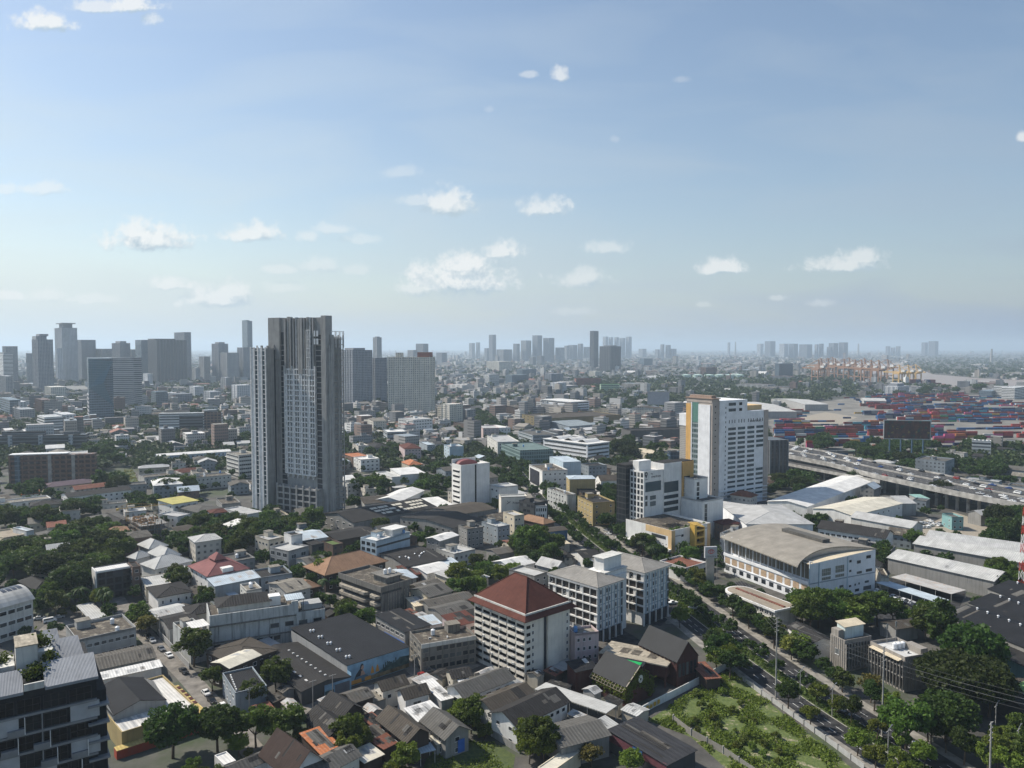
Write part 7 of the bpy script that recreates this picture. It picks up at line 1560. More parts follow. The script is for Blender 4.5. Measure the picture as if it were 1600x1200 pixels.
def cwrow(px,py,n,stack,cols=None,deep=1):
    x,y=P(px,py)
    for d in range(deep):
        for i in range(n):
            for k in range(stack if i % 3 else random.randint(max(1,stack-1),stack)):
                c=random.choice(cols or CW);CONT.append((x+math.cos(AZC)*i*12.8-math.sin(AZC)*d*2.7,y+math.sin(AZC)*i*12.8+math.cos(AZC)*d*2.7,k*2.6,c))
RB=['red','maroon','rust','maroon','red','blue','navy','pink','white','teal'];BL=['blue','navy','blue','navy','maroon','grey']
for a in ((1202,690,3,2,['blue','navy','green','rust','yellow']),(1268,700,2,3,['pink','pink','red']),(1284,697,3,3,RB),(1296,712,2,2,['red','blue','green','grey']),(1312,709,2,1,['green','grey']),(1318,694,2,2,['orange','rust','yellow']),(1340,692,2,3,['blue','green','maroon']),(1353,708,2,2,['blue','teal','rust']),(1372,706,2,3,['orange','rust','maroon']),
          (1378,692,1,3,['rust','maroon']),(1400,712,4,2,['rust','orange','maroon']),(1455,708,2,2,['green','teal','blue']),(1466,692,2,4,['pink','red','orange','rust']),(1480,703,2,3,['blue','navy','grey']),(1484,688,2,3,['orange','maroon','rust']),(1505,707,2,3,['red','rust','maroon']),(1518,698,3,2,['red','maroon','pink']),(1266,676,2,3,['teal','green','rust']),(1286,680,4,3,['maroon','rust','red']),(1310,672,2,2,['maroon','rust','grey'])):
    cwrow(*a,deep=random.choice((1,2)))
rsy=random.Random(4)
yy=684.0
while yy > 618:
    px=1215+rsy.random()*12
    while px < 1610:
        sx=12.8*FPX/P(px,yy)[1];n=rsy.randint(2,5)
        open_=(1235 < px < 1335 and yy < 668) or (1440 < px < 1545 and 661 < yy < 684) or (px < 1345 and yy < 640) or (px > 1545 and yy < 632)
        if not open_ and rsy.random() < .86:
            st_=rsy.choice((1,2,2,3,3)) if 1345 < px < 1530 else rsy.choice((1,1,2,3));cols=rsy.choice((RB,RB,CW,BL,BL,['maroon','red'],CW)) if px < 1535 else rsy.choice((BL,RB,['red','red','maroon']))
            cwrow(px,yy,n,st_,cols,rsy.choice((1,2)))
        elif open_ and rsy.random() < .25: cwrow(px,yy,rsy.randint(1,3),1,BL+['maroon'])
        px+=sx*n+rsy.choice((1,2,6))
    yy -= 2.6*(yy-543)/110
CONT.sort(key=lambda q: q[0]**2+q[1]**2-(60 if q[2] > 2 else 0)*20)
for (x,y,z,c) in CONT[:290]:
    o=link('shipping_container',cont_mesh(c),None,(x,y,z),AZC+random.choice((0,math.pi)));tag(o,None,'container','shipping containers of the yard');p=proj(x,y,z+1.3);GEN.append((o,f'{c} shipping container',p[0],p[1],'c'))
if len(CONT) > 290:
    mb=MB();keys=list(CC)
    for (x,y,z,c) in CONT[290:]:
        mb.cur=keys.index(c);ca,sa=math.cos(AZC),math.sin(AZC);pts=[(x+ca*dx-sa*dy,y+sa*dx+ca*dy) for dx,dy in ((-6,-1.2),(6,-1.2),(6,1.2),(-6,1.2))];mb.prism(pts,z+.01,z+2.57)
    o=mb.obj('container_stack',[M['cont_'+c] if 'cont_'+c in M else (cont_mesh(c),M['cont_'+c])[1] for c in keys],None);tag(o,'distant mass of stacked shipping containers behind the nearer ones in the yard','containers',kind='stuff')
for (A,B,C,h,l) in (((1143,628),(1200,643),(1245,632),11,'large pale-roofed transit shed right of the striped white tower'),((1205,623),(1258,632),(1294,622),11,'second pale-roofed transit shed beside the container yard'),((1345,622),(1350,626),(1385,622),9,'low pale green-roofed shed at the back of the container yard')):
    bld('transit_shed',site(h,A,B,(C[0],),LA=None),'gR','grey','r_pale',rise=3,label=l,cat='shed')
def crane(px,py,s,col,label):
    x,y=P(px,py);o=thing('port_crane',(x,y,0),R(25),label,'crane','quay cranes of the port');c=MB();q=26*s;b=1.0*s
    for dx in (-9,9):
        for dy in (-8,8): c.box(dx*s-b,dy*s-b,0,dx*s+b,dy*s+b,q)
    c.box(-10*s,-9*s,q,10*s,9*s,q+2.5*s,True);c.box(-10*s,-8.6*s,12*s,-8.4*s,8.6*s,13.5*s,True);c.box(8.4*s,-8.6*s,12*s,10*s,8.6*s,13.5*s,True);c.obj('portal_frame',M[col],o)
    c=MB();c.box(-1.6*s,-26*s,q+3*s,1.6*s,42*s,q+5.6*s,True);c.obj('boom',M[col],o)
    c=MB();c.tube((-3*s,-4*s,q+5*s),(0,0,q+22*s),1.0*s,4);c.tube((3*s,-4*s,q+5*s),(0,0,q+22*s),1.0*s,4);c.tube((0,0,q+22*s),(0,36*s,q+5.6*s),.6*s,4);c.tube((0,0,q+22*s),(0,-22*s,q+5.6*s),.6*s,4);c.obj('mast',M[col],o)
    c=MB();c.box(-4*s,-18*s,q+5.7*s,4*s,-9*s,q+10*s);c.obj('machinery_house',M['crane_white'],o)
plain('crane_red',(.27,.145,.08),.7);plain('crane_yellow',(.52,.34,.12),.7);plain('crane_white',(.60,.60,.58),.7)
for i,(px,py) in enumerate(((1282,591),(1293,590),(1304,592),(1318,594),(1335,597),(1345,598),(1360,599),(1372,600),(1300,586),(1326,588),(1350,592),(1386,596),(1278,598))): crane(px,py,1.5,'crane_red',['first red','second red','third red','fourth red','fifth red','sixth red','seventh red','eighth red','ninth, back row red','tenth, back row red','eleventh, back row red','twelfth, back row red','squat front red'][i]+' quay crane from the left along the river port')
for i,(px,py) in enumerate(((1404,602),(1418,602),(1430,601))): crane(px,py,1.25,'crane_yellow',['left','middle','right'][i]+' one of the three yellow quay cranes by the moored ship')
x,y=P(1440,604);o=thing('cargo_ship',(x,y,0),R(-8),'dark red cargo ship stacked with containers at the quay','ship');c=MB();hull=[(-50,-9),(34,-9),(46,-4),(52,0),(46,4),(34,9),(-50,9)];c.prism(hull,.5,11);c.obj('hull',M['cont_maroon'],o)
c=MB();c.box(-46,-8,11.002,-36,8,26);c.box(-44,-3,26,-40,3,31);c.obj('bridge_house',M['crane_white'],o);c=MB()
for i in range(5): c.cur=i % 2;c.box(-30+i*13,-8,11.002,-18.5+i*13,8,16+random.random()*6)
c.obj('deck_cargo',[M['cont_maroon'],M['cont_navy'] if 'cont_navy' in M else (cont_mesh('navy'),M['cont_navy'])[1]],o)
plain('tank_green',(.42,.55,.48),.6)
for i,px in enumerate((1072,1090,1108,1124,1140,1155)):
    x,y=P(px,592);o=thing('storage_tank',(x,y,0),0,f"{['first','second','third','fourth','fifth','sixth'][i]} pale green storage tank from the left behind the wooded strip",'tank','pale green storage tanks');c=MB();c.cyl(0,0,0,14,17,20);c.obj('shell',M['tank_green'],o);c=MB();c.cyl(0,0,14,17,17.4,20,1.5);c.obj('tank_roof',M['tank_green'],o)
plain('tank_green',(.42,.55,.48),.6) if 'tank_green' not in M else None
ZV=14.0
near=[(1216,709),(1296,724.5),(1370,743.5),(1456,762),(1528,776.6),(1600,789.5),(1680,804)];far_=[(1216,692),(1296,707.5),(1370,723),(1456,739),(1514,750.7),(1600,766.5),(1680,781)]
NV=[P(x,y,ZV) for x,y in near];FV=[P(x,y,ZV) for x,y in far_]
root=thing('viaduct',(0,0,0),0,'elevated concrete expressway full of traffic crossing at right','viaduct');LM.append(('the elevated expressway',1430,745))
mark(NV+FV[::-1],2)
def lerp(a,b,t): return (a[0]+(b[0]-a[0])*t,a[1]+(b[1]-a[1])*t)
d=MB();sg=MB();pr=MB();med=MB();mk=MB();pier=MB()
for i in range(len(NV)-1):
    a,b,c,e=NV[i],NV[i+1],FV[i+1],FV[i]
    d.face([(*a,ZV),(*b,ZV),(*c,ZV),(*e,ZV)])
    for p,q,s in ((a,b,1),(c,e,1)):
        sg.face([(*p,ZV-2.4),(*q,ZV-2.4),(*q,ZV+.002),(*p,ZV+.002)])
    sg.face([(*e,ZV-2.4),(*c,ZV-2.4),(*b,ZV-2.4),(*a,ZV-2.4)])
    for t0,t1,zz in ((0,.02,1.1),(.98,1,1.1),(.485,.515,1.0)):
        p0,p1,q1,q0=lerp(a,e,t0),lerp(b,c,t0),lerp(b,c,t1),lerp(a,e,t1);pr.prism([p0,p1,q1,q0],ZV+.004,ZV+zz)
    for t in (.13,.25,.37,.63,.75,.87):
        n=10
        for k in range(n):
            u0,u1=k/n,(k+.35)/n;p,q=lerp(lerp(a,b,u0),lerp(e,c,u0),t),lerp(lerp(a,b,u1),lerp(e,c,u1),t);w=.12
            mk.face([(p[0]-w,p[1],ZV+.006),(p[0]+w,p[1],ZV+.006),(q[0]+w,q[1],ZV+.006),(q[0]-w,q[1],ZV+.006)])
d.obj('road_deck',M['vdeck'] if 'vdeck' in M else plain('vdeck',(.070,.069,.069),.9,vary=.2,scale=.1),root);sg.obj('girder',M['concrete_slab'],root);pr.obj('parapet',M['concrete_slab'],root);mk.obj('lane_marking',M['paint_white'],root)
for i in range(26):
    t=i/25*(len(NV)-1);k=min(int(t),len(NV)-2);u=t-k;a=lerp(NV[k],NV[k+1],u);e=lerp(FV[k],FV[k+1],u)
    for s in (.2,.8):
        q=lerp(a,e,s);c=MB();c.cyl(q[0],q[1],0,ZV-2.402,1.1,10);c.obj('pier',M['concrete_slab'],root)
rn=[(1216,722),(1296,737.5),(1375,752)];rf=[(1216,716),(1296,731),(1375,746)]
z_r=[8.5,9.5,11];c=MB();k=MB()
A_=[P(x,y,z) for (x,y),z in zip(rn,z_r)];B_=[P(x,y,z) for (x,y),z in zip(rf,z_r)]
root2=thing('slip_road',(0,0,0),0,'narrow elevated slip road beside the expressway','ramp');mark(A_+B_[::-1],2)
for i in range(2):
    c.face([(*A_[i],z_r[i]),(*A_[i+1],z_r[i+1]),(*B_[i+1],z_r[i+1]),(*B_[i],z_r[i])]);k.face([(*A_[i],z_r[i]-1.6),(*A_[i+1],z_r[i+1]-1.6),(*A_[i+1],z_r[i+1]+.9),(*A_[i],z_r[i]+.9)]);k.face([(*B_[i+1],z_r[i+1]-1.6),(*B_[i],z_r[i]-1.6),(*B_[i],z_r[i]+.9),(*B_[i+1],z_r[i+1]+.9)])
c.obj('road_deck',M['vdeck'],root2);k.obj('parapet',M['concrete_slab'],root2)
for i in range(5):
    q=lerp(lerp(A_[0],A_[2],i/4),lerp(B_[0],B_[2],i/4),.5);c=MB();c.cyl(q[0],q[1],0,7,.9,8);c.obj('pier',M['concrete_slab'],root2)
occ=[]
for i in range(150):
    t=random.random()*(len(NV)-1.8);k=int(t);u=t-k;ln=random.choice((.07,.19,.31,.43,.57,.69,.81,.93) if i > 60 else (.57,.69,.81,.93));a=lerp(NV[k],NV[k+1],u);e=lerp(FV[k],FV[k+1],u);q=lerp(a,e,ln)
    if any((q[0]-o_[0])**2+(q[1]-o_[1])**2 < 49 for o_ in occ): continue
    occ.append(q);dv=(NV[k+1][0]-NV[k][0],NV[k+1][1]-NV[k][1]);rz=math.atan2(dv[1],dv[0])+(math.pi if ln > .5 else 0)
    car(q[0],q[1],rz,random.choice(('white','white','white','silver','black','grey','white','silver','black','white','red','blue')),random.choice(('car','car','car','pickup','van')),False,None,'cars on the elevated expressway',ZV)
    if len(occ) >= 95: break
def billboard(x0,y0,x1,y1,yg,label,mat,legs,D=None):
    b=P((x0+x1)/2,yg);Y=b[1];w=(x1-x0)/FPX*Y;st=Site(10,b,0,w,1);zt,zb=st.zat(0,0,y0),st.zat(0,0,y1)
    o=thing('billboard',(b[0],b[1],0),R(-10),label,'billboard');c=MB();c.box(-w/2,-.3,zb,w/2,.3,zt,True);c.obj('board',M['metal'],o)
    c=MB();c.box(-w/2+.5,-.36,zb+.5,w/2-.5,-.302,zt-.5,True);c.obj('poster',M[mat],o)
    c=MB()
    for a in (( -w/2-.3,zb-.3,w/2+.3,zb+.1),(-w/2-.3,zt-.1,w/2+.3,zt+.3)): c.box(a[0],-.6,a[1],a[2],.6,a[3],True)
    c.box(-w/2-.3,-.6,zb+.1,-w/2+.2,.6,zt-.1);c.box(w/2-.2,-.6,zb+.1,w/2+.3,.6,zt-.1);c.obj('frame',M['metal_w'],o)
    for i in range(legs):
        c=MB();x=w*(-.36+.72*i/max(1,legs-1)) if legs > 1 else 0;c.cyl(x,1.2,0,zb+1,.7,10);c.obj('leg',M['blue_leg'],o)
plain('blue_leg',(.07,.13,.20),.6)
m,nt,b_=_new('poster_dark');T=NT(nt);tc=T.n('ShaderNodeTexCoord');n1=T.noise(tc.outputs['Object'],.16,5,.7);n2=T.noise(tc.outputs['Object'],.3,3)
cc=T.mix(T.ramp(n1,.42,.6),(.045,.018,.016),(.13,.045,.03));cc=T.mix(T.ramp(n2,.60,.66),cc,(.22,.14,.035));cc=T.mix(T.ramp(T.noise(tc.outputs['Object'],.22,2),.58,.64),cc,(.02,.06,.05));T.l(cc,b_.inputs['Base Color']);MATS['poster_dark']=m
plain('poster_grey',(.34,.34,.36),.7)
billboard(1382,657,1450,686,722,'huge dark red billboard on blue legs in front of the container yard','poster_dark',4)
billboard(1012,612,1045,632,648,'plain grey billboard on a single post among trees','poster_grey',1)
def groundm():
    m,nt,b=_new('ground');T=NT(nt);tc=T.n('ShaderNodeTexCoord');o=tc.outputs['Object']
    a=T.noise(o,.012,5,.6);f=T.noise(o,.11,5,.65);g=T.noise(o,.9,4,.6)
    c=T.mix(T.ramp(f,.35,.7),(.05,.048,.044),(.115,.108,.096))
    c=T.mix(T.m('MULTIPLY',T.ramp(g,.5,.75),.5),c,(.05,.05,.048))
    c=T.mix(T.m('MULTIPLY',T.ramp(T.noise(o,.03,5,.65),.52,.62),.85),c,(.045,.065,.025))
    c=T.mix(T.m('MULTIPLY',T.ramp(a,.55,.65),.6),c,(.05,.07,.035))
    T.l(c,b.inputs['Base Color']);b.inputs['Roughness'].default_value=.95;MATS['ground']=m
groundm()
g=MB();g.face([(-30000,-1500,0),(30000,-1500,0),(30000,32000,0),(-30000,32000,0)]);tag(g.obj('ground',M['ground']),kind='structure')
def patch(name,pts,mat,z,kind='structure',val=2):
    c=MB();c.face([(p[0],p[1],z) for p in pts]);o=c.obj(name,M[mat]);tag(o,kind=kind)
    if val: mark(pts,val)
    return o
def grassm(key,c1,c2,bare,amt):
    m,nt,b=_new(key);T=NT(nt);o=T.n('ShaderNodeTexCoord').outputs['Object']
    c=T.mix(T.ramp(T.noise(o,.9,8,.75),.38,.62),c1,c2);c=T.mix(T.ramp(T.noise(o,.22,8,.7),amt,amt+.08),c,bare)
    T.l(c,b.inputs['Base Color']);b.inputs['Roughness'].default_value=.95;MATS[key]=m
grassm('lawn',(.035,.055,.015),(.085,.11,.03),(.16,.13,.09),.66);grassm('lot',(.05,.08,.016),(.12,.15,.04),(.36,.30,.22),.55);grassm('dirt',(.24,.21,.165),(.33,.29,.23),(.16,.15,.11),.6)
m,nt,b=_new('water');T=NT(nt);o=T.n('ShaderNodeTexCoord').outputs['Object'];T.l(T.mix(T.noise(o,.004,4),(.24,.185,.145),(.30,.235,.19)),b.inputs['Base Color']);b.inputs['Roughness'].default_value=.35
bp=T.n('ShaderNodeBump');bp.inputs['Strength'].default_value=.15;T.l(T.noise(o,.08,3),bp.inputs['Height']);T.l(bp.outputs[0],b.inputs['Normal']);MATS['water']=m
RIVER=[P(*q) for q in ((1290,566.5),(1345,566),(1400,569),(1437,577),(1458,585),(1530,591),(1660,596.5),(1660,607),(1470,606),(1420,600),(1330,581),(1290,573))]
patch('river',RIVER,'water',.30)
plain('yard_concrete',(.20,.19,.17),.9,vary=.25,scale=.03);plain('soi',(.20,.185,.165),.9,vary=.3,scale=.3);plain('paving',(.25,.235,.21),.9,vary=.3,scale=.4)
patch('yard_pavement',YARD,'yard_concrete',.05)
patch('sand_patch',[P(*q) for q in ((1236,655),(1290,644),(1340,652),(1310,664),(1262,668))],'dirt',.10,val=0)
def ribbon(name,pts,w,mat,z,off=0.0,mk=2,close=False):
    """strip of width w along the ground polyline, shifted sideways by off (positive = to the right of travel)"""
    L,Rr=[],[]
    for i,p in enumerate(pts):
        a=pts[max(0,i-1)];c=pts[min(len(pts)-1,i+1)];dx,dy=c[0]-a[0],c[1]-a[1];l=math.hypot(dx,dy);nx,ny=dy/l,-dx/l
        L.append((p[0]+nx*(off-w/2),p[1]+ny*(off-w/2)));Rr.append((p[0]+nx*(off+w/2),p[1]+ny*(off+w/2)))
    c=MB()
    for i in range(len(pts)-1):
        c.face([(*L[i],z),(*Rr[i],z),(*Rr[i+1],z),(*L[i+1],z)])
        if mk: mark([L[i],Rr[i],Rr[i+1],L[i+1]],mk)
    o=c.obj(name,M[mat]);tag(o,kind='structure');return o
def dense(pts,n=6):
    out=[]
    for i in range(len(pts)-1):
        p0,p1,p2,p3=pts[max(0,i-1)],pts[i],pts[i+1],pts[min(len(pts)-1,i+2)]
        for k in range(n):
            t=k/n;out.append(tuple(.5*(2*p1[j]+(p2[j]-p0[j])*t+(2*p0[j]-5*p1[j]+4*p2[j]-p3[j])*t*t+(3*p1[j]-p0[j]-3*p2[j]+p3[j])*t**3) for j in (0,1)))
    return out+[pts[-1]]
def sidepts(pts,off):
    out=[]
    for i,p in enumerate(pts):
        a=pts[max(0,i-1)];c=pts[min(len(pts)-1,i+1)];dx,dy=c[0]-a[0],c[1]-a[1];l=math.hypot(dx,dy);out.append((p[0]+dy/l*off,p[1]-dx/l*off))
    return out
AVE=dense([P(*q) for q in ((1560,1280),(1404,1178),(1282,1100),(1164,1018),(1100,970),(1042,926),(990,888),(940,853),(896,817),(860,782),(822,738),(790,700),(764,668),(746,648))])
ribbon('pavement',AVE,3.4,'paving',.12,-12.2);ribbon('pavement',AVE,3.4,'paving',.12,12.2)
ribbon('avenue_road',AVE,7.6,'asphalt',.02,-6.6);ribbon('avenue_road',AVE,7.6,'asphalt',.02,6.6)
ribbon('median',AVE,5.0,'lawn',.14,0);
for off in (-2.65,2.65): ribbon('kerb',AVE,.3,'kerb',.16,off,0)
def dashes(pts,off,z,ln=3.0,gap=6.0,w=.16):
    q=sidepts(pts,off);c=MB();acc=0
    for i in range(len(q)-1):
        a,b_=q[i],q[i+1];l=math.hypot(b_[0]-a[0],b_[1]-a[1]);s=0;ux,uy=(b_[0]-a[0])/l,(b_[1]-a[1])/l
        while s+ln < l:
            p,r_=(a[0]+ux*s,a[1]+uy*s),(a[0]+ux*(s+ln),a[1]+uy*(s+ln));c.face([(p[0]+uy*w/2,p[1]-ux*w/2,z),(r_[0]+uy*w/2,r_[1]-ux*w/2,z),(r_[0]-uy*w/2,r_[1]+ux*w/2,z),(p[0]-uy*w/2,p[1]+ux*w/2,z)]);s+=ln+gap
    if c.f: tag(c.obj('lane_marking',M['paint_white']),kind='structure')
for off in (-7.9,-5.4,5.4,7.9): dashes(AVE,off,.026)
cross=dense([P(*q) for q in ((1015,975),(1062,938),(1110,925),(1170,912))],3)
ribbon('cross_road',cross,9,'asphalt',.032,0)
LANE=dense([P(*q) for q in ((165,905),(185,940),(205,965),(228,992),(254,1020),(288,1052),(322,1090),(362,1135),(400,1180),(430,1230))],4)
ribbon('lane',LANE,6.5,'soi',.02)
LANE2=dense([P(*q) for q in ((500,925),(530,948),(575,985),(612,1014),(648,1046),(668,1062)) ],4)
ribbon('lane',LANE2,6,'soi',.024)
ribbon('lane',dense([P(*q) for q in ((470,1112),(540,1088),(600,1072),(655,1058),(715,1046),(742,1036))],3),6,'soi',.028)
ribbon('lane',dense([P(*q) for q in ((980,880),(1010,905),(1040,935),(1050,975))],3),5,'soi',.024)
patch('paved_yard',[P(*q) for q in ((60,985),(95,955),(150,950),(175,975),(130,1000))],'soi',.03)
patch('paved_yard',[P(*q) for q in ((1350,965),(1372,930),(1400,905),(1450,945),(1412,985))],'asphalt',.03)
patch('car_park',[P(*q) for q in ((1352,915),(1372,900),(1510,925),(1498,952),(1450,965),(1366,940))],'asphalt',.034)
patch('sandy_ground',[P(*q) for q in ((1440,825),(1490,800),(1600,835),(1600,850),(1470,828))],'dirt',.03)
patch('sandy_ground',[P(*q) for q in ((1415,835),(1445,812),(1560,838),(1530,842))],'dirt',.036)
mark([P(*q) for q in ((1268,945),(1372,930),(1375,985),(1270,1000))],2);mark([P(*q) for q in ((985,965),(1120,955),(1150,1035),(1060,1040),(1000,1010))],2)
LOT=[P(*q) for q in ((1012,1126),(1058,1096),(1132,1054),(1150,1050),(1192,1090),(1290,1168),(1350,1215),(1150,1215),(1080,1152))]
patch('vacant_lot',LOT,'lot',.03)
PLOT=[P(*q) for q in ((655,1215),(668,1182),(715,1158),(770,1160),(805,1180),(800,1215))];patch('grass_plot',PLOT,'lawn',.03)
GARD=[P(*q) for q in ((176,742),(206,732),(216,752),(212,766),(186,764))];patch('garden_plot',GARD,'lawn',.05)
patch('temple_yard',[P(*q) for q in ((880,928),(930,1010),(1080,1055),(1105,1045),(1000,1000))],'asphalt',.016)
def scatter(polys,per,hgt,name,mat,label,sz):
    P_=[]
    for poly in polys:
        xs,ys=[p[0] for p in poly],[p[1] for p in poly];A=(max(xs)-min(xs))*(max(ys)-min(ys));n=int(A*per)
        X=np.random.uniform(min(xs),max(xs),n);Y=np.random.uniform(min(ys),max(ys),n);ok=_inpoly(poly,X,Y);X,Y=X[ok],Y[ok]
        cl=np.sin(X*.55+1.3*np.sin(Y*.21))+np.sin(Y*.43+1.7*np.sin(X*.17))+.9*np.random.rand(len(X));ok=cl > .35;P_.append(np.stack([X[ok],Y[ok],np.random.rand(ok.sum())*hgt],1))
    P_=np.concatenate(P_);o=link(name,quads_mesh(name,leaves(P_,sz*(.6+.8*np.random.rand(len(P_)))),M[mat]));tag(o,label,'scrub' if 'scrub' in name else 'grass',kind='stuff')
scatter([LOT],15,.9,'scrub','leaf_light','low green scrub and weeds growing over the sandy vacant lot',.5)
scatter([PLOT],8,.5,'grass','leaf_light','long bright grass on the plot at the bottom edge',.45)
scatter([GARD],.8,2.0,'garden_scrub','leaf_yellow','bright green overgrown garden plot beside the brown brick block',1.0)
c_=AVE[:40]
def verge():
    P_=[]
    for off in (-1.6,-.8,0,.8,1.6):
        q=sidepts(AVE,off)
        for i in range(len(q)-1):
            n=26;t=np.random.rand(n)[:,None];P_.append(np.concatenate([np.array(q[i])*(1-t)+np.array(q[i+1])*t+np.random.normal(size=(n,2))*.3,.15+np.random.rand(n,1)*.7],1))
    P_=np.concatenate(P_);o=link('hedge',quads_mesh('hedge',leaves(P_,.5+.4*np.random.rand(len(P_))),M['leaf_mid']));tag(o,'low green planting along the avenue median','hedge',kind='stuff')
verge()
def wall_line(name,pts,h,t,mat,label,cat='wall',posts=None,cap=None):
    o=thing(name,(0,0,0),0,label,cat);c=MB()
    for i in range(len(pts)-1):
        a,b_=Vector((*pts[i],0)),Vector((*pts[i+1],0));d=(b_-a).normalized();n=Vector((-d.y,d.x,0))*t/2
        c.prism([(a+n)[:2],(a-n)[:2],(b_-n)[:2],(b_+n)[:2]],0,h)
    c.obj('panel',M[mat],o)
    if posts:
        for i in range(len(pts)-1):
            a,b_=pts[i],pts[i+1];l=math.hypot(b_[0]-a[0],b_[1]-a[1]);k=max(1,int(l/posts))
            for j in range(k): q=lerp(a,b_,j/k);c=MB();c.box(q[0]-.18,q[1]-.18,0,q[0]+.18,q[1]+.18,h+.25);c.obj('post',M['concrete_slab'],o)
    return o
ww=wall_line('boundary_wall',[P(*q) for q in ((985,1126),(1020,1106),(1056,1088),(1098,1066),(1130,1048),(1150,1034))],2.4,.2,'white','long white painted boundary wall with yellow lettering between the barns and the vacant lot')
wa,wb_=P(1003,1116.5),P(1030,1101.5);ang_=math.atan2(wb_[1]-wa[1],wb_[0]-wa[0])
for i in range(5):
    q=lerp(wa,wb_,i/4.6);c=MB();hh=random.uniform(.8,1.3);c.box(0,-.16,.6,1.3,-.13,.6+hh,True);c.box(.3,-.15,.5,.6,-.12,1.9,True);o_=c.obj('lettering',M['yellow_paint'],ww);o_.location=(q[0],q[1],0);o_.rotation_euler=(0,0,ang_)
wall_line('fence',[P(*q) for q in ((1108,1024),(1140,1048),(1190,1086),(1240,1122),(1290,1158),(1350,1203))],1.6,.08,'metal_w','grey panel fence with concrete posts along the avenue side of the vacant lot','fence',4.0)
wall_line('fence',[P(*q) for q in ((1052,1128),(1080,1150),(1130,1178),(1180,1212))],2.0,.1,'fence_grey','weathered grey fence between the vacant lot and the black ribbed shed','fence',5.0) if 'fence_grey' in M or plain('fence_grey',(.22,.21,.19),.9) else None
wall_line('boundary_wall',[P(*q) for q in ((722,1118),(752,1140),(780,1158),(812,1178))],2.0,.18,'concrete','stained concrete wall beside the grassy plot at the bottom edge')
wall_line('boundary_wall',[P(*q) for q in ((246,990),(262,1008),(285,1034),(296,1046))],2.2,.2,'grey','grey wall of the lane beside the mould-stained block')
wall_line('boundary_wall',[P(*q) for q in ((560,965),(590,988),(612,1002))],2.4,.25,'beige','low beige wall beside the street under the rounded balconies')
def lane_cars(pts,off,ts,flip=0.0,det=True,grp='cars parked along the lane',cols=('white','silver','black','grey')):
    q=sidepts(pts,off)
    for k,t in enumerate(ts):
        i=min(int(t*(len(q)-1)),len(q)-2);u=t*(len(q)-1)-i;p=lerp(q[i],q[i+1],u);rz=math.atan2(q[i+1][1]-q[i][1],q[i+1][0]-q[i][0])+flip
        car(p[0],p[1],rz+random.uniform(-.04,.04),random.choice(cols),random.choice(('car','car','pickup')),det,None,grp,.03)
for (px,py,c,k,rz) in ((231,996,'black','car',-50),(238,1003,'silver','car',-50),(252,1016,'grey','car',-48),(264,1026,'white','car',-48),(322,1085,'white','car',-50),(331,1097,'black','car',-50),(348,1106,'white','car',-52),(360,1118,'silver','van',-52),(287,1051,'black','pickup',-48),(62,968,'white','car',20),(78,972,'white','van',40),(92,966,'silver','car',30),(121,952,'white','car',60),
                         (1437,1168,'white','car',133),(1050,944,'white','pickup',10),(1077,940,'white','car',-10),(1085,952,'white','pickup',-5),(1060,925,'white','car',130),(1130,927,'white','van',60),(1140,930,'white','pickup',60),(1152,925,'white','car',75),(950,835,'white','car',135),(948,830,'silver','car',135),(965,852,'black','car',135),(935,818,'white','car',135),(985,868,'grey','car',135),(1010,884,'white','van',135),(1035,900,'silver','car',135),(903,795,'black','car',135),(890,782,'white','car',135),(968,842,'white','pickup',-45),(1000,862,'grey','car',-45),(1030,884,'white','car',-45),
                         (1320,1118,'black','car',-45),(1254,1062,'grey','car',133),(670,1050,'grey','pickup',10),(660,1058,'red','car',-60),(1465,905,'white','van',20),(1474,962,'white','pickup',25)):
    x,y=P(px,py);car(x,y,R(rz),c,k,True,None,'cars on the streets',.04)
for i in range(13):
    x,y=P(1372+i*8.2,925+i*2.9);car(x,y,R(28),random.choice(('black','black','white','grey','silver')),'car',False,None,'cars under the car park canopies',.04)
for i in range(11):
    x,y=P(1398+i*10.0,938+i*2.2+(i%2)*3);car(x,y,R(28),('white','white','black','black','silver','black','white','black','black','grey','white')[i],random.choice(('car','pickup')),False,None,'cars under the car park canopies',.04)
for i in range(14):
    x,y=P(1436+random.random()*36,814+random.random()*12);car(x,y,R(random.choice((20,110))),random.choice(('white','silver','grey','white')),'car',False,None,'cars parked on the sandy ground',.05)
def pole(px,py,h,label,arms=2,lamp=False,name='utility_pole',r=.16):
    x,y=P(px,py);o=thing(name,(x,y,0),R(40),label,'pole' if not lamp else 'street lamp','poles along the streets');c=MB();c.tube((0,0,0),(0,0,h),r,7,r*.6);c.obj('shaft',M['concrete_slab'],o)
    for k in range(arms): c=MB();c.box(-1.2,-.07,h-.4-k*1.3,1.2,.07,h-.25-k*1.3,True);c.obj('cross_arm',M['concrete_slab'],o)
    if lamp: c=MB();c.tube((0,0,h),(1.8,0,h+.6),.06,5);c.box(1.6,-.15,h+.52,2.5,.15,h+.66,True);c.obj('lamp_arm',M['metal'],o)
    return (x,y)
i_=0;ordw=['first','second','third','fourth','fifth','sixth','seventh','eighth','ninth','tenth','eleventh','twelfth','thirteenth','fourteenth','fifteenth','sixteenth','seventeenth','eighteenth','nineteenth','twentieth']
def ordn(n):
    if n <= 20: return ordw[n-1]
    tens=['','','twenty','thirty','forty','fifty','sixty','seventy','eighty','ninety'][n//10 % 10];u=n % 10;pre='hundred-and-' if n >= 100 else ''
    if n % 100 <= 20 and n >= 100: return pre+(ordw[n%100-1] if n % 100 else 'th')
    return pre+(tens+'-'+ordw[u-1] if u else tens[:-1]+'ieth')
TP_=[]
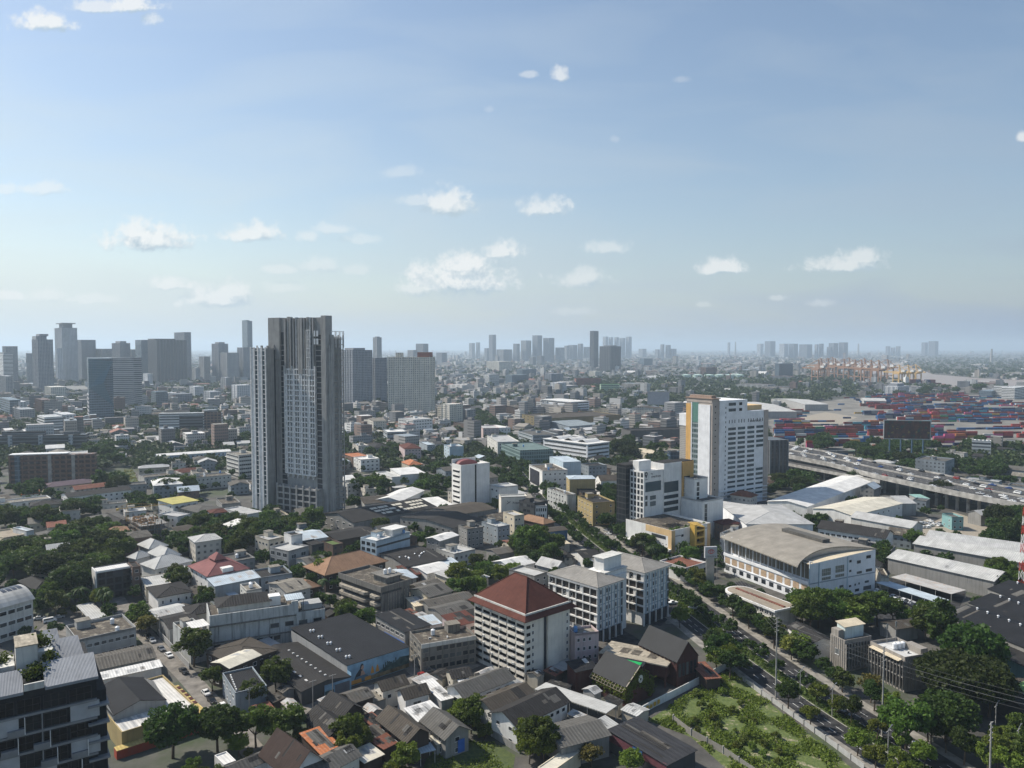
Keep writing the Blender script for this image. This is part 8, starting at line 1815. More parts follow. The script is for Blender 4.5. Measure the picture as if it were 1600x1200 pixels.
for k,(px,py,yt) in enumerate(((1212,1093,962),(1378,1150,1010),(1545,1262,1085))):
    h=hb(yt,py) if k < 2 else 21;h=min(max(h,16),26);TP_.append((*pole(px,py,h,['tall concrete power pole standing beside the avenue before the finned offices','tall concrete power pole in front of the finned office grille','tall concrete power pole among bushes at the lower right corner'][k],4,r=.28),h))
for k,(px,py) in enumerate(((1120,905),(1140,893),(1176,880),(1088,862),(985,850),(912,770),(1060,880),(1042,868))): TP_.append((*pole(px,py,12+(k==4)*8,ordn(k+1)+' thin concrete pole along the upper avenue',2),12)) if k in (0,) else pole(px,py,11+(k==4)*8,ordn(k+1)+' thin concrete pole along the upper avenue',2)
for k,(px,py) in enumerate(((489,1108),(520,1098),(648,1064),(702,1040),(575,860),(672,930),(700,985),(250,1000),(390,1120),(1387,1192),(1590,1190),(1555,1150),(1300,1120),(1250,1092))): pole(px,py,9,ordn(k+1)+' slim grey pole among the low houses',1,k > 8)
def wire(a,za,b,zb_,sag,label):
    pts=[]
    for i in range(17): t=i/16;pts.append((a[0]+(b[0]-a[0])*t,a[1]+(b[1]-a[1])*t,za+(zb_-za)*t-sag*4*t*(1-t)))
    c=MB();c.path(pts,.024,4);tag(c.obj('power_cable',M['cable'] if 'cable' in M else plain('cable',(.16,.16,.16),.6)),label,'cable','cables along the avenue')
P0,P1,P2=TP_[3],TP_[0],(P(1700,1262)[0],P(1700,1262)[1],22)
for k in range(6):
    dx=(-1.2,1.2)[k % 2];zz=-.3-1.4*(k//2)
    wire((P1[0]+dx,P1[1]+dx),P1[2]+zz,(P2[0]+dx,P2[1]+dx),P2[2]+zz+2,2.2,f"{['upper','upper','middle','middle','lower','lower'][k]} {['left','right'][k%2]} power cable running from the avenue pole to the lower right")
    wire((P0[0]+dx,P0[1]+dx),P0[2]+zz+4,(P1[0]+dx,P1[1]+dx),P1[2]+zz,1.5,f"{['upper','upper','middle','middle','lower','lower'][k]} {['left','right'][k%2]} power cable running back along the avenue from its tall pole")
x,y=P(1109.5,930);o=thing('pylon_sign',(x,y,0),R(8),'tall grey pylon sign with red oval emblem at the avenue junction','sign');Ht=hb(854,930);wd=20/FPX*y
c=MB();c.box(-wd/2,-.6,Ht*.77,wd/2,.6,Ht,True);c.obj('sign_panel',M['sign_grey'] if 'sign_grey' in M else plain('sign_grey',(.40,.40,.41),.5,vary=.05),o);c=MB();c.box(-wd*.36,-.5,0,wd*.28,.5,Ht*.77);c.obj('column',M['metal'],o)
def oval(cx,cz,rx,rz,t,n=24):
    mb=MB()
    for i in range(n):
        a0,a1=2*math.pi*i/n,2*math.pi*(i+1)/n
        mb.face([(cx+rx*math.cos(a0),-.64,cz+rz*math.sin(a0)),(cx+rx*math.cos(a1),-.64,cz+rz*math.sin(a1)),(cx+(rx-t)*math.cos(a1),-.64,cz+(rz-t)*math.sin(a1)),(cx+(rx-t)*math.cos(a0),-.64,cz+(rz-t)*math.sin(a0))])
    return mb
cz=Ht*.905;q=wd*.27
for (ox,oz,rx,rz_,t) in ((0,0,q,q*.68,q*.16),(0,.02*q,q*.42,q*.62,q*.15),(0,q*.36,q*.72,q*.28,q*.14)): oval(ox,cz+oz,rx,rz_,t).obj('emblem',M['red_paint'],o)
cu=bpy.data.curves.new('lettering','FONT');cu.body='TOYOTA';cu.size=wd*.2;cu.align_x='CENTER';cu.align_y='CENTER';cu.extrude=.02;t_=text_obj(cu,M['steel_dark'],o);t_.location=(0,-.64,Ht*.80);t_.rotation_euler=(math.pi/2,0,0)
x,y=P(1597,935);o=thing('lattice_mast',(x,y,0),.4,'red and white lattice mast at the right edge','mast');Hm=hb(792,935)
for k in range(10):
    c=MB();z0,z1=Hm*k/10,Hm*(k+1)/10;w0,w1=1.3-.09*k,1.3-.09*(k+1)
    for sx in (-1,1):
        for sy in (-1,1): c.tube((sx*w0,sy*w0,z0),(sx*w1,sy*w1,z1),.09,4);c.tube((sx*w0,sy*w0,z0),(-sx*w1,sy*w1,z1),.05,4);c.tube((sx*w0,sy*w0,z0),(sx*w1,-sy*w1,z1),.05,4)
    c.obj('mast_section',M['red_paint' if k % 2 else 'frame_white'],o)
def building_site():
    st=site(9,Z('e',790,435),Z('e',880,490),(Z('e',1050),));LC,LA=st.LC,st.LA;o=thing('building_site',st.loc,st.rz,'half-built concrete frame wrapped in brown scaffolding','building');mark(st.corners(1));BLD.append((o,st));LM.append(('the scaffolded construction',*st.px()))
    c=MB()
    for z in (2.8,5.8,8.6): c.box(0,0,z,LC,LA,z+.35,True)
    for i in range(5):
        for j in range(5): c.box(LC*i/4-.2*(i>0),LA*j/4-.2*(j>0),0,LC*i/4+.25*(i<4),LA*j/4+.25*(j<4),11.2 if (i+j)%2 else 9.8)
    c.box(.4,.4,0,LC-.4,LA-.4,2.7);c.obj('concrete_frame',M['concrete'],o);c=MB()
    for i in range(13):
        for z in (0,2,4,6,8,10): pass
        c.tube((-1,LA*i/12,0),(-1,LA*i/12,10),.07,4);c.tube((LC*i/12,-1,0),(LC*i/12,-1,10),.07,4)
    for z in (1.8,3.6,5.4,7.2,9.0,10): c.tube((-1,0,z),(-1,LA,z),.06,4);c.tube((0,-1,z),(LC,-1,z),.06,4)
    for i in range(60): a,b_=random.uniform(0,LC),random.uniform(0,LA);c.tube((a,b_,8.9),(a+random.uniform(-.3,.3),b_,8.9+random.uniform(1,2.6)),.09,4)
    for i in range(40): a,b_=random.uniform(0,LC-3),random.uniform(0,LA-1);c.box(a,b_,8.96,a+random.uniform(.5,3),b_+random.uniform(.3,1),9.0+random.uniform(.2,1.2))
    c.obj('scaffolding',M['scaf'] if 'scaf' in M else plain('scaf',(.28,.17,.09),.8,vary=.4),o);x,y=st.w(-2.5,LA*.6);t=thing('tower_crane',(x,y,0),R(30),'small yellow tower crane beside the scaffolded construction','crane');c=MB()
    for sx in (-.5,.5):
        for sy in (-.5,.5): c.tube((sx,sy,0),(sx,sy,17),.1,4)
    for k in range(11): c.tube((-.5,-.5,k*1.5),(.5,-.5,k*1.5+1.5),.06,4);c.tube((-.5,.5,k*1.5),(-.5,-.5,k*1.5+1.5),.06,4)
    c.obj('mast',M['yellow_paint'],t);c=MB();c.tube((-5,0,17),(22,0,17),.18,4);c.tube((-5,0,17),(0,0,19.5),.1,4);c.tube((0,0,19.5),(20,0,17.2),.08,4);c.tube((0,0,17),(0,0,19.5),.2,4);c.box(-5.6,-.5,16,-4.4,.5,17.2,True);c.obj('jib',M['yellow_paint'],t)
building_site()
def inview(x,y,z=3,m=25):
    if y < 150: return False
    p=proj(x,y,z);return -m < p[0] < 1600+m and p[1] < 1230
def tree_ok(x,y,r):
    return not (occ_at(x,y) == 1 or occ_at(x+r*.35,y) == 1 or occ_at(x-r*.35,y) == 1 or occ_at(x,y-r*.3) == 1)
def grove(reg,pts,n,mix,sp=.45,s=(.9,1.3),lim=True):
    n=int(n*1.5) if lim else n
    poly=[P(*Z(reg,*q),5.0 if lim else 0) for q in pts];xs,ys=[p[0] for p in poly],[p[1] for p in poly];k=0;tries=0;mine=[]
    while k < n and tries < n*40:
        tries+=1;x,y=random.uniform(min(xs),max(xs)),random.uniform(min(ys),max(ys))
        if not _inpoly(poly,np.array([x]),np.array([y]))[0]: continue
        kind=random.choice(mix);sc_=random.uniform(*s);r=TREES[kind][2]*sc_
        if lim and not tree_ok(x,y,r): continue
        if any((x-a)**2+(y-b)**2 < ((r+c)*sp)**2 for a,b,c in mine): continue
        mine.append((x,y,r));tree(kind,x,y,sc_);k+=1
DK=['broad','broad','broad2','round'];MX=['round','round2','broad2','street','round'];LT=['round2','bright','round','street2']
for (k,px,py,w,lab) in (('broad2',392,1105,50,'dense round tree between the blue-grey block and the mural warehouse'),('broad2',432,1082,52,'big round tree against the roof of the mural warehouse wing'),('round',303,1042,50,'dark spreading tree overhanging the parked cars on the left lane'),('round',332,1080,38,'bushy tree beside the block with cooling units'),('broad',270,1185,80,'large dark tree in front of the yellow-walled warehouse'),('broad',340,1175,70,'dark tree right of the red forecourt wall at the bottom'),('broad2',440,1165,74,'large grey-green tree at the bottom above the steep dark house'),('round',400,1168,60,'dark tree at the bottom beside the stepped white roof'),
        ('round',572,992,38,'round tree at the kerb beside the rounded balconies building'),('round2',505,912,34,'tree at the corner of the tan-roofed house'),('broad2',830,878,54,'large dark tree beside the avenue below the dark blue house'),('round',860,888,36,'dark tree right of the large avenue tree'),('round',744,900,34,'leafy tree in the low roofs left of the red-roofed hotel'),('round2',718,925,40,'bright green tree left of the red-roofed hotel'),('round2',545,1165,34,'slender tree between the shacks at the bottom'),('broad2',845,1185,56,'rounded tree at the bottom beside the overgrown shed'),('round2',745,1130,34,'small trees beside the white two storey house'),('bright',924,1200,36,'yellowish tree at the bottom edge under the black ribbed shed'),('round2',985,1210,34,'small tree at the bottom edge below the purple fascia'),
        ('rain',1505,1110,135,'huge spreading tree right of the finned office'),('broad',1478,1160,84,'broad dark tree in front of the huge spreading tree'),('broad',1520,1065,84,'dark tree crown behind the huge spreading tree'),('broad',1545,1120,80,'dark tree in front of the black-roofed workshop'),('broad2',1265,990,56,'round tree in front of the curved-roof hall, left'),('broad2',1300,985,50,'round tree in front of the curved-roof hall, right'),('round2',1335,990,48,'light green tree right of the curved-roof hall trees'),('round',1445,1000,48,'tree beside the car park canopies'),('tall',1470,1025,40,'narrow tree behind the white tank-topped office'),('bright',1360,1098,34,'yellowish tree in front of the finned office'),('broad2',1415,1170,80,'wide tree overhanging the right carriageway'),('round2',1450,1160,50,'light tree over the right carriageway'),
        ('round',1368,852,0,'small tree left of the black-gabled white block'),('round',1380,885,30,'tree between the black-gabled block and the three parallel sheds'),('broad',1470,788,40,'dark round tree against the elevated expressway'),('round',1560,912,40,'bush at the corner of the three parallel sheds'),('palm',1003,872,0,'tall palm in front of the white podium, left'),('palm',996,866,0,'short palm in front of the white podium'),('palm',1018,884,0,'palm nearest the showroom corner'),('palm',172,880,0,'tall feathery palm left of the dark-glass house'),('palm',505,935,0,'palm beside the tan hipped roof'),('palm',715,945,0,'palm left of the red-roofed hotel'),('round',775,803,22,'round bush at the foot of the slim white tower')):
    tree_px(k,px,py,w or None,lab)
def row(off,t0,t1,step,mix,jit=1.0,s=(.8,1.2),skip=.12):
    q=sidepts(AVE,off);acc=0;d_=0;tot=sum(math.hypot(q[i+1][0]-q[i][0],q[i+1][1]-q[i][1]) for i in range(len(q)-1));nxt=t0*tot
    for i in range(len(q)-1):
        l=math.hypot(q[i+1][0]-q[i][0],q[i+1][1]-q[i][1])
        while nxt <= d_+l and nxt <= t1*tot:
            p=lerp(q[i],q[i+1],(nxt-d_)/l);nxt+=step*random.uniform(.8,1.25)
            if random.random() < skip or not inview(p[0],p[1]) or occ_at(*p) == 1: continue
            tree(random.choice(mix),p[0]+random.uniform(-jit,jit),p[1]+random.uniform(-jit,jit),random.uniform(*s),None,'trees along the avenue')
        d_+=l
row(0,.02,.34,7.5,['street2','round2','street','street2'],.5,(.75,1.05),.12);row(-12.6,.0,.22,8,['street2','street','round2'],1,(.8,1.1),.45);row(12.6,.0,.33,6.5,['street','street','round','street2'],1.2);row(-12.4,.22,.33,7,['street','street2','street'],1.0,(.8,1.15));row(15.5,.08,.30,9,['round','street','round2'],1.5)
row(0,.34,1,11,['round','round2','street'],1.5,(1,1.5),.05);row(-12.5,.36,1,12,['round','street','round2','palm'],2,(.9,1.3));row(12.5,.44,1,13,['street','round2','palm'],1.5,(.9,1.2))
grove('e',[(0,640),(200,640),(400,560),(560,500),(740,520),(800,620),(680,760),(560,860),(440,900),(360,840),(130,760),(0,760)],70,DK+['broad2','bright'],.42,(1.0,1.45))
grove('e',[(1060,600),(1200,480),(1480,440),(1560,500),(1560,660),(1400,640),(1300,590),(1210,640)],34,MX+['bright','broad2'],.45,(.9,1.3))
grove('e',[(140,440),(330,400),(380,480),(260,520),(150,470)],7,DK);grove('e',[(0,430),(150,430),(160,470),(0,480)],5,DK);grove('e',[(440,370),(640,350),(560,430),(450,430)],6,DK);grove('e',[(790,290),(900,280),(1000,330),(960,380),(800,370)],8,['round','bright','round2'])
grove('e',[(280,940),(480,880),(580,900),(680,960),(690,1020),(480,950),(300,1010)],12,['round','round2','palm','shrub']);grove('e',[(600,220),(740,200),(760,270),(620,280)],6,['broad','tall']);grove('e',[(980,200),(1180,230),(1180,290),(1000,280)],6,DK)
grove('e',[(840,1010),(920,1010),(920,1100),(860,1090)],4,['round','bright']);grove('e',[(640,970),(690,960),(700,1020),(650,1020)],3,['palm','bright']);grove('e',[(1060,790),(1150,770),(1150,850),(1070,850)],3,['round']);grove('e',[(1220,930),(1300,920),(1290,960),(1210,960)],3,['round','shrub'])
grove('a',[(540,880),(790,860),(800,960),(660,980)],9,['broad','broad2']);grove('a',[(740,720),(960,700),(980,760),(780,800)],9,['broad','broad2','rain']);grove('a',[(1180,640),(1360,620),(1370,660),(1200,670)],6,DK);grove('a',[(1260,800),(1560,800),(1560,850),(1300,850)],9,MX);grove('a',[(140,1150),(300,1130),(320,1180),(150,1190)],5,DK)
grove('f',[(180,260),(380,270),(560,350),(500,370),(260,380),(0,370),(120,340)],14,MX);grove('f',[(0,360),(170,350),(140,390),(0,390)],4,MX);grove('f',[(1300,660),(1420,640),(1500,700),(1420,740),(1320,740)],7,['round2','bright','round']);grove('f',[(600,840),(640,830),(660,900),(610,900)],2,['round']);grove('f',[(260,600),(420,600),(440,660),(260,660)],5,['shrub','round2']);grove('f',[(440,530),(540,510),(540,560),(450,570)],3,['round','shrub'])
grove('b',[(960,1120),(1080,1000),(1290,980),(1300,1100),(1280,1180),(1000,1150)],18,MX+['broad2']);grove('b',[(860,870),(970,870),(970,930),(860,930)],5,MX);grove('b',[(600,650),(720,640),(860,680),(860,740),(620,730)],10,DK);grove('b',[(610,800),(760,790),(760,850),(620,850)],5,MX);grove('b',[(700,1080),(900,1070),(940,1130),(700,1150)],8,MX);grove('b',[(1210,500),(1600,490),(1600,600),(1210,580)],12,DK)
grove('c',[(0,940),(240,960),(260,1060),(200,1120),(60,1080),(0,1060)],16,MX);grove('c',[(760,850),(900,840),(920,940),(780,930)],5,['broad','rain']);grove('c',[(660,560),(1000,540),(1010,650),(760,640)],16,DK);grove('c',[(700,740),(840,720),(840,800),(720,800)],6,DK);grove('c',[(60,620),(330,600),(330,670),(100,680)],8,DK);grove('c',[(1030,880),(1120,880),(1120,920),(1030,920)],3,['broad2'])
grove('g',[(730,320),(840,320),(835,410),(760,420)],5,DK);grove('g',[(760,440),(840,430),(840,500),(780,560)],4,['round','street']);grove('g',[(190,640),(440,700),(470,800),(300,800),(200,740)],5,['broad','broad2']);grove('g',[(0,870),(180,820),(240,860),(60,900)],4,['round','round2'])
grove('h',[(330,150),(560,150),(560,230),(340,260)],9,['broad','broad2','round']);grove('h',[(640,140),(820,130),(820,190),(650,190)],6,['round','broad']);grove('h',[(1440,330),(1600,320),(1600,400),(1440,400)],7,['round','broad']);grove('h',[(1420,430),(1600,420),(1600,480),(1440,480)],5,['broad','round']);grove('h',[(420,760),(850,790),(960,820),(820,850),(600,860),(440,830)],10,MX+['broad2']);grove('h',[(980,810),(1150,820),(1180,880),(1000,890)],3,MX);grove('p',[(235,1150),(300,1135),(470,1120),(475,1200),(330,1215),(235,1215)],7,['round','shrub','round2'],.45,(.6,.95));grove('p',[(1432,611),(1470,603),(1520,605),(1560,609),(1555,617),(1440,617)],9,['broad','rain'],.4,(1.1,1.7));grove('p',[(720,660),(760,655),(800,690),(830,720),(800,740),(750,710)],14,MX);grove('h',[(880,500),(930,520),(900,580),(860,560)],2,['round']);grove('h',[(430,360),(570,380),(570,410),(440,400)],4,['round'])
grove('h',[(1430,620),(1540,640),(1530,700),(1450,690)],3,['round','broad2'])
grove('l',[(1200,600),(1400,480),(1440,620),(1400,760),(1240,760)],7,['broad','rain'],.5);grove('l',[(1440,900),(1600,880),(1600,1037),(1500,1037)],5,['round','street2']);grove('l',[(120,450),(200,440),(280,560),(180,560)],5,['street','round2']);grove('l',[(480,400),(600,430),(600,470),(500,480)],3,['street2','bright'])
grove('l',[(0,720),(200,640),(330,760),(520,950),(600,1037),(300,1037),(60,870)],30,['shrub','shrub','shrub','shrub'],.5,(.4,.85),False)
grove('d',[(340,720),(560,720),(560,790),(350,770)],8,DK);grove('d',[(660,760),(850,740),(1140,800),(1120,880),(850,850),(700,800)],18,['broad','broad2','rain']);grove('d',[(1000,730),(1100,720),(1120,780),(1020,790)],4,['broad']);grove('d',[(1270,720),(1380,710),(1400,770),(1280,770)],4,['broad']);grove('d',[(1270,850),(1480,840),(1480,940),(1290,940)],9,DK)
grove('d',[(1120,860),(1240,840),(1250,900),(1140,910)],4,DK);grove('j',[(760,960),(900,940),(900,1080),(790,1100)],4,['round','street2']);grove('j',[(1020,1100),(1180,1090),(1180,1150),(1040,1150)],4,['round2','shrub']);grove('j',[(1400,760),(1480,750),(1500,820),(1420,820)],3,['shrub','round2']);grove('k',[(130,830),(270,820),(270,920),(150,910)],4,['round','shrub']);grove('k',[(480,960),(680,960),(680,1050),(500,1060)],3,['round2'])
N_TREES=len(TREELIST)
FW=['white_old','beige','grey','concrete','cream','white','bluegrey','brown','warmwhite'];FR=['r_dark','r_grey','r_brown','r_weather','r_light','r_pale','r_rust','r_white','r_bluewhite','r_concrete','r_stained','r_red','r_tan','r_orange']
FRW=[5,5,4,4,4,4,2,4,2,4,4,1.2,1,1]
def local_ang(x,y):
    return 43 + 10*math.sin(x*.006)+8*math.sin(y*.005+1)
NF=0;tries=0
def fillhouse(x,y,win):
    global NF
    a=local_ang(x,y)+random.choice((0,0,0,90));w,l=random.uniform(8,16),random.uniform(9,24);fl=random.choice((1,2,2,2,3,3)) if y > 300 else random.choice((1,2,2))
    if y > 500 and random.random() < .18: w,l,fl=random.uniform(14,26),random.uniform(20,40),random.choice((2,3,4,5))
    h=1.2+3.0*fl;st=Site(h,(x,y),R(a),w,l)
    if a > 80: st=Site(h,(x,y),R(a-90),l,w)
    if not isfree(st.corners(1.5)): return
    rm=random.choices(FR,FRW)[0];wl=random.choice(FW);rf=random.choice(('gL','gR','hip','flat','flat','shed')) if h < 9 else random.choice(('flat','flat','hip','gR'));rmw=rm
    if rf == 'flat': rmw=random.choice(('r_concrete','r_stained','r_light','r_grey','r_pale'))
    kw={}
    if win: kw=dict(wl=(max(2,int(st.LA/3.5)),fl),wr=(max(2,int(st.LC/3.5)),fl),win=W1)
    ncl=random.randint(0,2) if rf == 'flat' else 0
    o=bld('low_house' if w*l < 330 else 'low_block',st,rf,wl,rmw,rise=random.uniform(1.4,2.8) if rf != 'shed' else .8,oh=.6,label=None,cat='house' if w*l < 330 else 'building',group='low houses of the city',clutter=ncl,**kw)
    p=st.px();kind={'gL':'gabled','gR':'gabled','hip':'hipped','flat':'flat','shed':'lean-to'}[rf]
    GEN.append((o,f"{'low' if fl < 2 else 'two storey' if fl == 2 else 'three storey' if fl == 3 else 'tall'} house with {ROOFW.get(rmw,'pale')} {kind} roof" if w*l < 330 else f"broad low block with {ROOFW.get(rmw,'pale')} {kind} roof",p[0],p[1]));NF+=1
while NF < 235 and tries < 9000:
    tries+=1;v=random.random()**1.25;py=965-v*(965-652);px=random.uniform(-10,1610);x,y=P(px,py)
    if not inview(x,y): continue
    if _inpoly(YARD,np.array([x]),np.array([y]))[0]: continue
    fillhouse(x,y,y < 330)
ns_=0;tries=0
while ns_ < 60 and tries < 5000:
    tries+=1;x,y=P(random.uniform(150,1010),random.uniform(925,1195));w,l=random.uniform(3,6.5),random.uniform(3.5,8);h=random.uniform(2.6,4.2);st=Site(h,(x,y),R(local_ang(x,y)+random.choice((0,-8,6))),w,l)
    if not isfree(st.corners(.7)) or any((x-a)**2+(y-b)**2 < (r+2)**2 for a,b,r in TREELIST): continue
    rm=random.choice(('r_grey','r_dark','r_weather','r_light','r_rust','r_pale','r_brown','r_rustpale'));rf=random.choice(('shed','gL','gR'));o=bld('small_shed',st,rf,random.choice(('timber','concrete','grey','beige')),rm,rise=random.uniform(.4,1),oh=.35,cat='shed',group='small sheds between the houses');p=st.px()
    GEN.append((o,f"small shed with {ROOFW[rm] if rm in ROOFW else 'rusty pale'} {'lean-to' if rf == 'shed' else 'gabled'} roof",p[0],p[1]));ns_+=1
n=0;tries=0
while n < 520 and tries < 9000:
    tries+=1;py=1000-random.random()**1.1*(1000-655);px=random.uniform(-10,1610);x,y=P(px,py)
    if occ_at(x,y) or occ_at(x+3,y) or occ_at(x-3,y) or occ_at(x,y+3) or occ_at(x,y-3): continue
    if any((x-a)**2+(y-b)**2 < (r+1.5)**2 for a,b,r in TREELIST): continue
    tree(random.choice(MX if y < 600 else DK+MX),x,y,random.uniform(.6,1.0));n+=1
plant_trees(292)
def far_trees(N):
    rs=np.random.RandomState(11);C=[];S=[]
    poly_keep=[]
    n=0
    riv=RIVER;yd=YARD
    while n < N:
        py=556+ (rs.rand()**1.6)*(735-556);px=rs.uniform(-20,1620);x,y=P(px,py)
        if occ_at(x,y): continue
        xa,ya=np.array([x]),np.array([y])
        if _inpoly(riv,xa,ya)[0] or _inpoly(yd,xa,ya)[0]: continue
        dens=.5+.5*math.sin(x*.004+1.7*math.sin(y*.0021))*math.sin(y*.0035+.8)
        if 560 < py < 600 and px > 1435: dens=1
        if 590 < py < 640 and 930 < px < 1350: dens=1
        if rs.rand() > dens**.9: continue
        r=rs.uniform(4,8)*(1 if y < 1500 else 1.4);m=46 if y < 1100 else 26 if y < 2000 else 14
        p=rs.normal(size=(m,3));p /= np.linalg.norm(p,axis=1)[:,None];p *= (.5+.5*rs.rand(m,1));p[:,2]=np.abs(p[:,2])*.9-.15
        C.append(p*r+np.array([x,y,r*.6]));S.append(np.full(m,r*(.42 if m == 46 else .55 if m == 26 else .85)));n+=1
    C=np.concatenate(C);S=np.concatenate(S);np.random.seed(5)
    o=link('distant_trees',quads_mesh('distant_trees',leaves(C,S*(.7+.6*np.random.rand(len(C)))),M['leaf_far']));tag(o,'distant dark green tree cover spreading through the far city to the horizon','trees',kind='stuff')
far_trees(10500)
m,nt,b=_new('far_city');T=NT(nt);at=T.n('ShaderNodeAttribute',attribute_name='Col');tc=T.n('ShaderNodeTexCoord');ge=T.n('ShaderNodeNewGeometry');sp=T.n('ShaderNodeSeparateXYZ');T.l(tc.outputs['Object'],sp.inputs[0]);sn=T.n('ShaderNodeSeparateXYZ');T.l(ge.outputs['Normal'],sn.inputs[0])
band=T.m('LESS_THAN',T.m('FRACT',T.m('DIVIDE',sp.outputs[2],3.3)),.45);side=T.m('LESS_THAN',sn.outputs[2],.5);xx=T.m('LESS_THAN',T.m('FRACT',T.m('DIVIDE',T.m('ADD',sp.outputs[0],sp.outputs[1]),3.1)),.6)
T.l(T.mix(T.m('MULTIPLY',T.m('MULTIPLY',T.m('MULTIPLY',band,side),xx),.75),at.outputs['Color'],(.06,.065,.07)),b.inputs['Base Color']);b.inputs['Roughness'].default_value=.85;MATS['far_city']=m
def far_city(N):
    rs=np.random.RandomState(21);V=[];F=[];K=[];n=0
    wc=np.array([(.48,.47,.45),(.36,.34,.32),(.28,.28,.28),(.42,.38,.33),(.20,.195,.19),(.58,.57,.55),(.24,.17,.14),(.16,.17,.18)]);rc=np.array([(.07,.068,.066),(.14,.135,.13),(.34,.33,.32),(.24,.235,.22),(.20,.085,.06),(.22,.20,.17),(.10,.09,.085),(.22,.26,.29),(.55,.54,.52),(.05,.05,.05)])
    tries=0
    while n < N and tries < N*6:
        tries+=1;py=549.5 + (rs.rand()**2.0)*(705-549.5);px=rs.uniform(-40,1640);x,y=P(px,py);far=y > 1850
        xa,ya=np.array([x]),np.array([y])
        if _inpoly(RIVER,xa,ya)[0] or _inpoly(YARD,xa,ya)[0] : continue
        if 556 < py < 588 and px > 1420 and rs.rand() < .93: continue
        if 592 < py < 640 and 930 < px < 1340 and rs.rand() < .8: continue
        w,l=rs.uniform(7,20),rs.uniform(8,26);h=rs.choice((4,6,7,9,12,15,20,27),p=(.18,.22,.18,.16,.1,.08,.05,.03))
        if far and rs.rand() < .05: w,l,h=rs.uniform(25,60),rs.uniform(30,90),rs.uniform(8,16)
        if y > 3500: w *= 1.6;l *= 1.6
        if y > 4200 and rs.rand() < .03: h=rs.uniform(25,60);w=rs.uniform(18,30);l=rs.uniform(18,40)
        a=R(42+12*math.sin(x*.002)+90*rs.randint(2));ca,sa=math.cos(a),math.sin(a)
        pts=[(x+ca*dx-sa*dy,y+sa*dx+ca*dy) for dx,dy in ((0,0),(w,0),(w,l),(0,l))]
        if not far and not isfree(pts): continue
        if not far: mark(pts)
        i=len(V)*1;base=len(V);g_=rs.rand() < .5 and h < 10
        V+=[(p[0],p[1],0) for p in pts]+[(p[0],p[1],h) for p in pts];w_=wc[rs.randint(len(wc))]*rs.uniform(.8,1.15);r_=rc[rs.randint(len(rc))]*rs.uniform(.8,1.15)
        F+=[(base,base+1,base+5,base+4),(base+1,base+2,base+6,base+5),(base+2,base+3,base+7,base+6),(base+3,base,base+4,base+7)];K+=[w_]*4
        if g_:
            q0=((pts[0][0]+pts[1][0])/2,(pts[0][1]+pts[1][1])/2,h+w*.18);q1=((pts[2][0]+pts[3][0])/2,(pts[2][1]+pts[3][1])/2,h+w*.18);V+=[q0,q1]
            F+=[(base+4,base+8,base+9,base+7),(base+8,base+5,base+6,base+9),(base+4,base+5,base+8),(base+6,base+7,base+9)];K+=[r_,r_*.95,w_,w_]
        else:
            F+=[(base+4,base+5,base+6,base+7)];K+=[r_]
            if rs.rand() < .7:
                b2=len(V);q=lambda u,v: (pts[0][0]+(pts[1][0]-pts[0][0])*u+(pts[3][0]-pts[0][0])*v,pts[0][1]+(pts[1][1]-pts[0][1])*u+(pts[3][1]-pts[0][1])*v);u0,v0=rs.uniform(.05,.5,2);d_=rs.uniform(.2,.42);e_=rs.uniform(1.8,3.4)
                cq=[q(u0,v0),q(u0+d_,v0),q(u0+d_,v0+d_),q(u0,v0+d_)];V+=[(c_[0],c_[1],h) for c_ in cq]+[(c_[0],c_[1],h+e_) for c_ in cq]
                F+=[(b2,b2+1,b2+5,b2+4),(b2+1,b2+2,b2+6,b2+5),(b2+2,b2+3,b2+7,b2+6),(b2+3,b2,b2+4,b2+7),(b2+4,b2+5,b2+6,b2+7)];K+=[w_]*4+[rc[rs.randint(len(rc))]]
        n+=1
    me=bpy.data.meshes.new('far_city');me.from_pydata(V,[],F);me.materials.append(M['far_city']);ca_=me.color_attributes.new('Col','FLOAT_COLOR','CORNER')
    cnt=[len(f) for f in F];arr=np.repeat(np.array(K),cnt,axis=0);arr=np.concatenate([arr,np.ones((len(arr),1))],1).astype(np.float32);ca_.data.foreach_set('color',arr.ravel());me.update()
    o=link('distant_city',me);tag(o,'distant low rise city of small pale roofs reaching to the horizon','far city',kind='stuff')
far_city(8600)
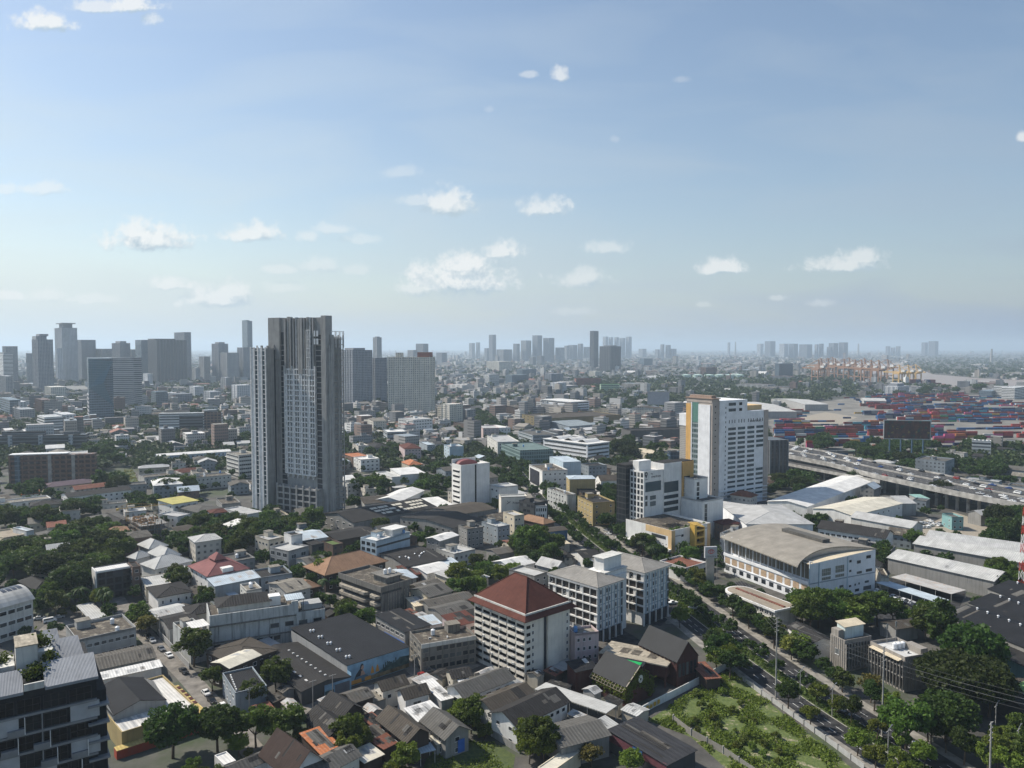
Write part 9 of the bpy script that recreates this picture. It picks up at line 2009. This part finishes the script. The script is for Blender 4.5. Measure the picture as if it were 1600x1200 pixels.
LM2=LM + [('the container yard',1400,665),('the finned office grille',1370,1080),('the vacant lot',1180,1130),('the grassy plot',740,1185),('the steep dark brown house',450,1165),('the river',1530,600),('the huge spreading tree',1490,1090),('the left image edge',0,900),('the avenue bend',790,690)]
def relation(px,py):
    best=None
    for (n,x,y) in LM2:
        d=math.hypot((px-x),(py-y)*1.3)
        if best is None or d < best[0]: best=(d,n,px-x,(py-y)*1.3)
    d,n,dx,dy=best
    if abs(dx) > abs(dy): r='right of' if dx > 0 else 'left of'
    else: r='in front of' if dy > 0 else 'behind'
    return f'{r} {n}'
groups={}
for t in GEN: groups.setdefault(f'{t[1]} {relation(t[2], t[3])}',[]).append(t)
for k,items in groups.items():
    if len(items) == 1: items[0][0]['label']=k;continue
    items.sort(key=lambda t: (t[2],t[3]));n=len(items)
    for i,t in enumerate(items):
        w='leftmost' if i == 0 else 'rightmost' if i == n-1 else (ordn(i+1)+' from left,' if n > 3 else 'middle')
        t[0]['label']=f'{w} {k}'
for t in GEN:
    l=t[0]['label'].split()
    if len(l) > 16: t[0]['label']=t[0]['label'].replace('two storey house','house').replace('three storey house','house')
seen={}
for o in scene.objects:
    if o.parent is None and 'label' in o:
        l=o['label'].split()
        if len(l) > 16: print('LONG',o['label'])
        seen.setdefault(o['label'],[]).append(o.name)
for k,v in seen.items():
    if len(v) > 1: print('DUP',k,v[:4])
print('BAD sites',len(BAD));
for b_ in BAD: print('  ',b_)
print('objects',len(scene.objects),'trees',len(TREELIST),'houses',NF,'containers',len(CONT))
hz=MB();hz.box(-30500,-2000,-1.0,30500,32500,300,True);ho=hz.obj('haze',plain('haze_tmp',(1,1,1)))
hm=bpy.data.materials.new('haze');hm.use_nodes=True;nt=hm.node_tree;nt.nodes.clear();out=nt.nodes.new('ShaderNodeOutputMaterial');pv=nt.nodes.new('ShaderNodeVolumePrincipled')
pv.inputs['Color'].default_value=(.71,.86,1.0,1);pv.inputs['Density'].default_value=1.0/11000;pv.inputs['Anisotropy'].default_value=.25
nt.links.new(pv.outputs[0],out.inputs['Volume']);ho.data.materials.clear();ho.data.materials.append(hm);tag(ho,'thin pale bluish haze filling the air over the city','haze',kind='stuff')
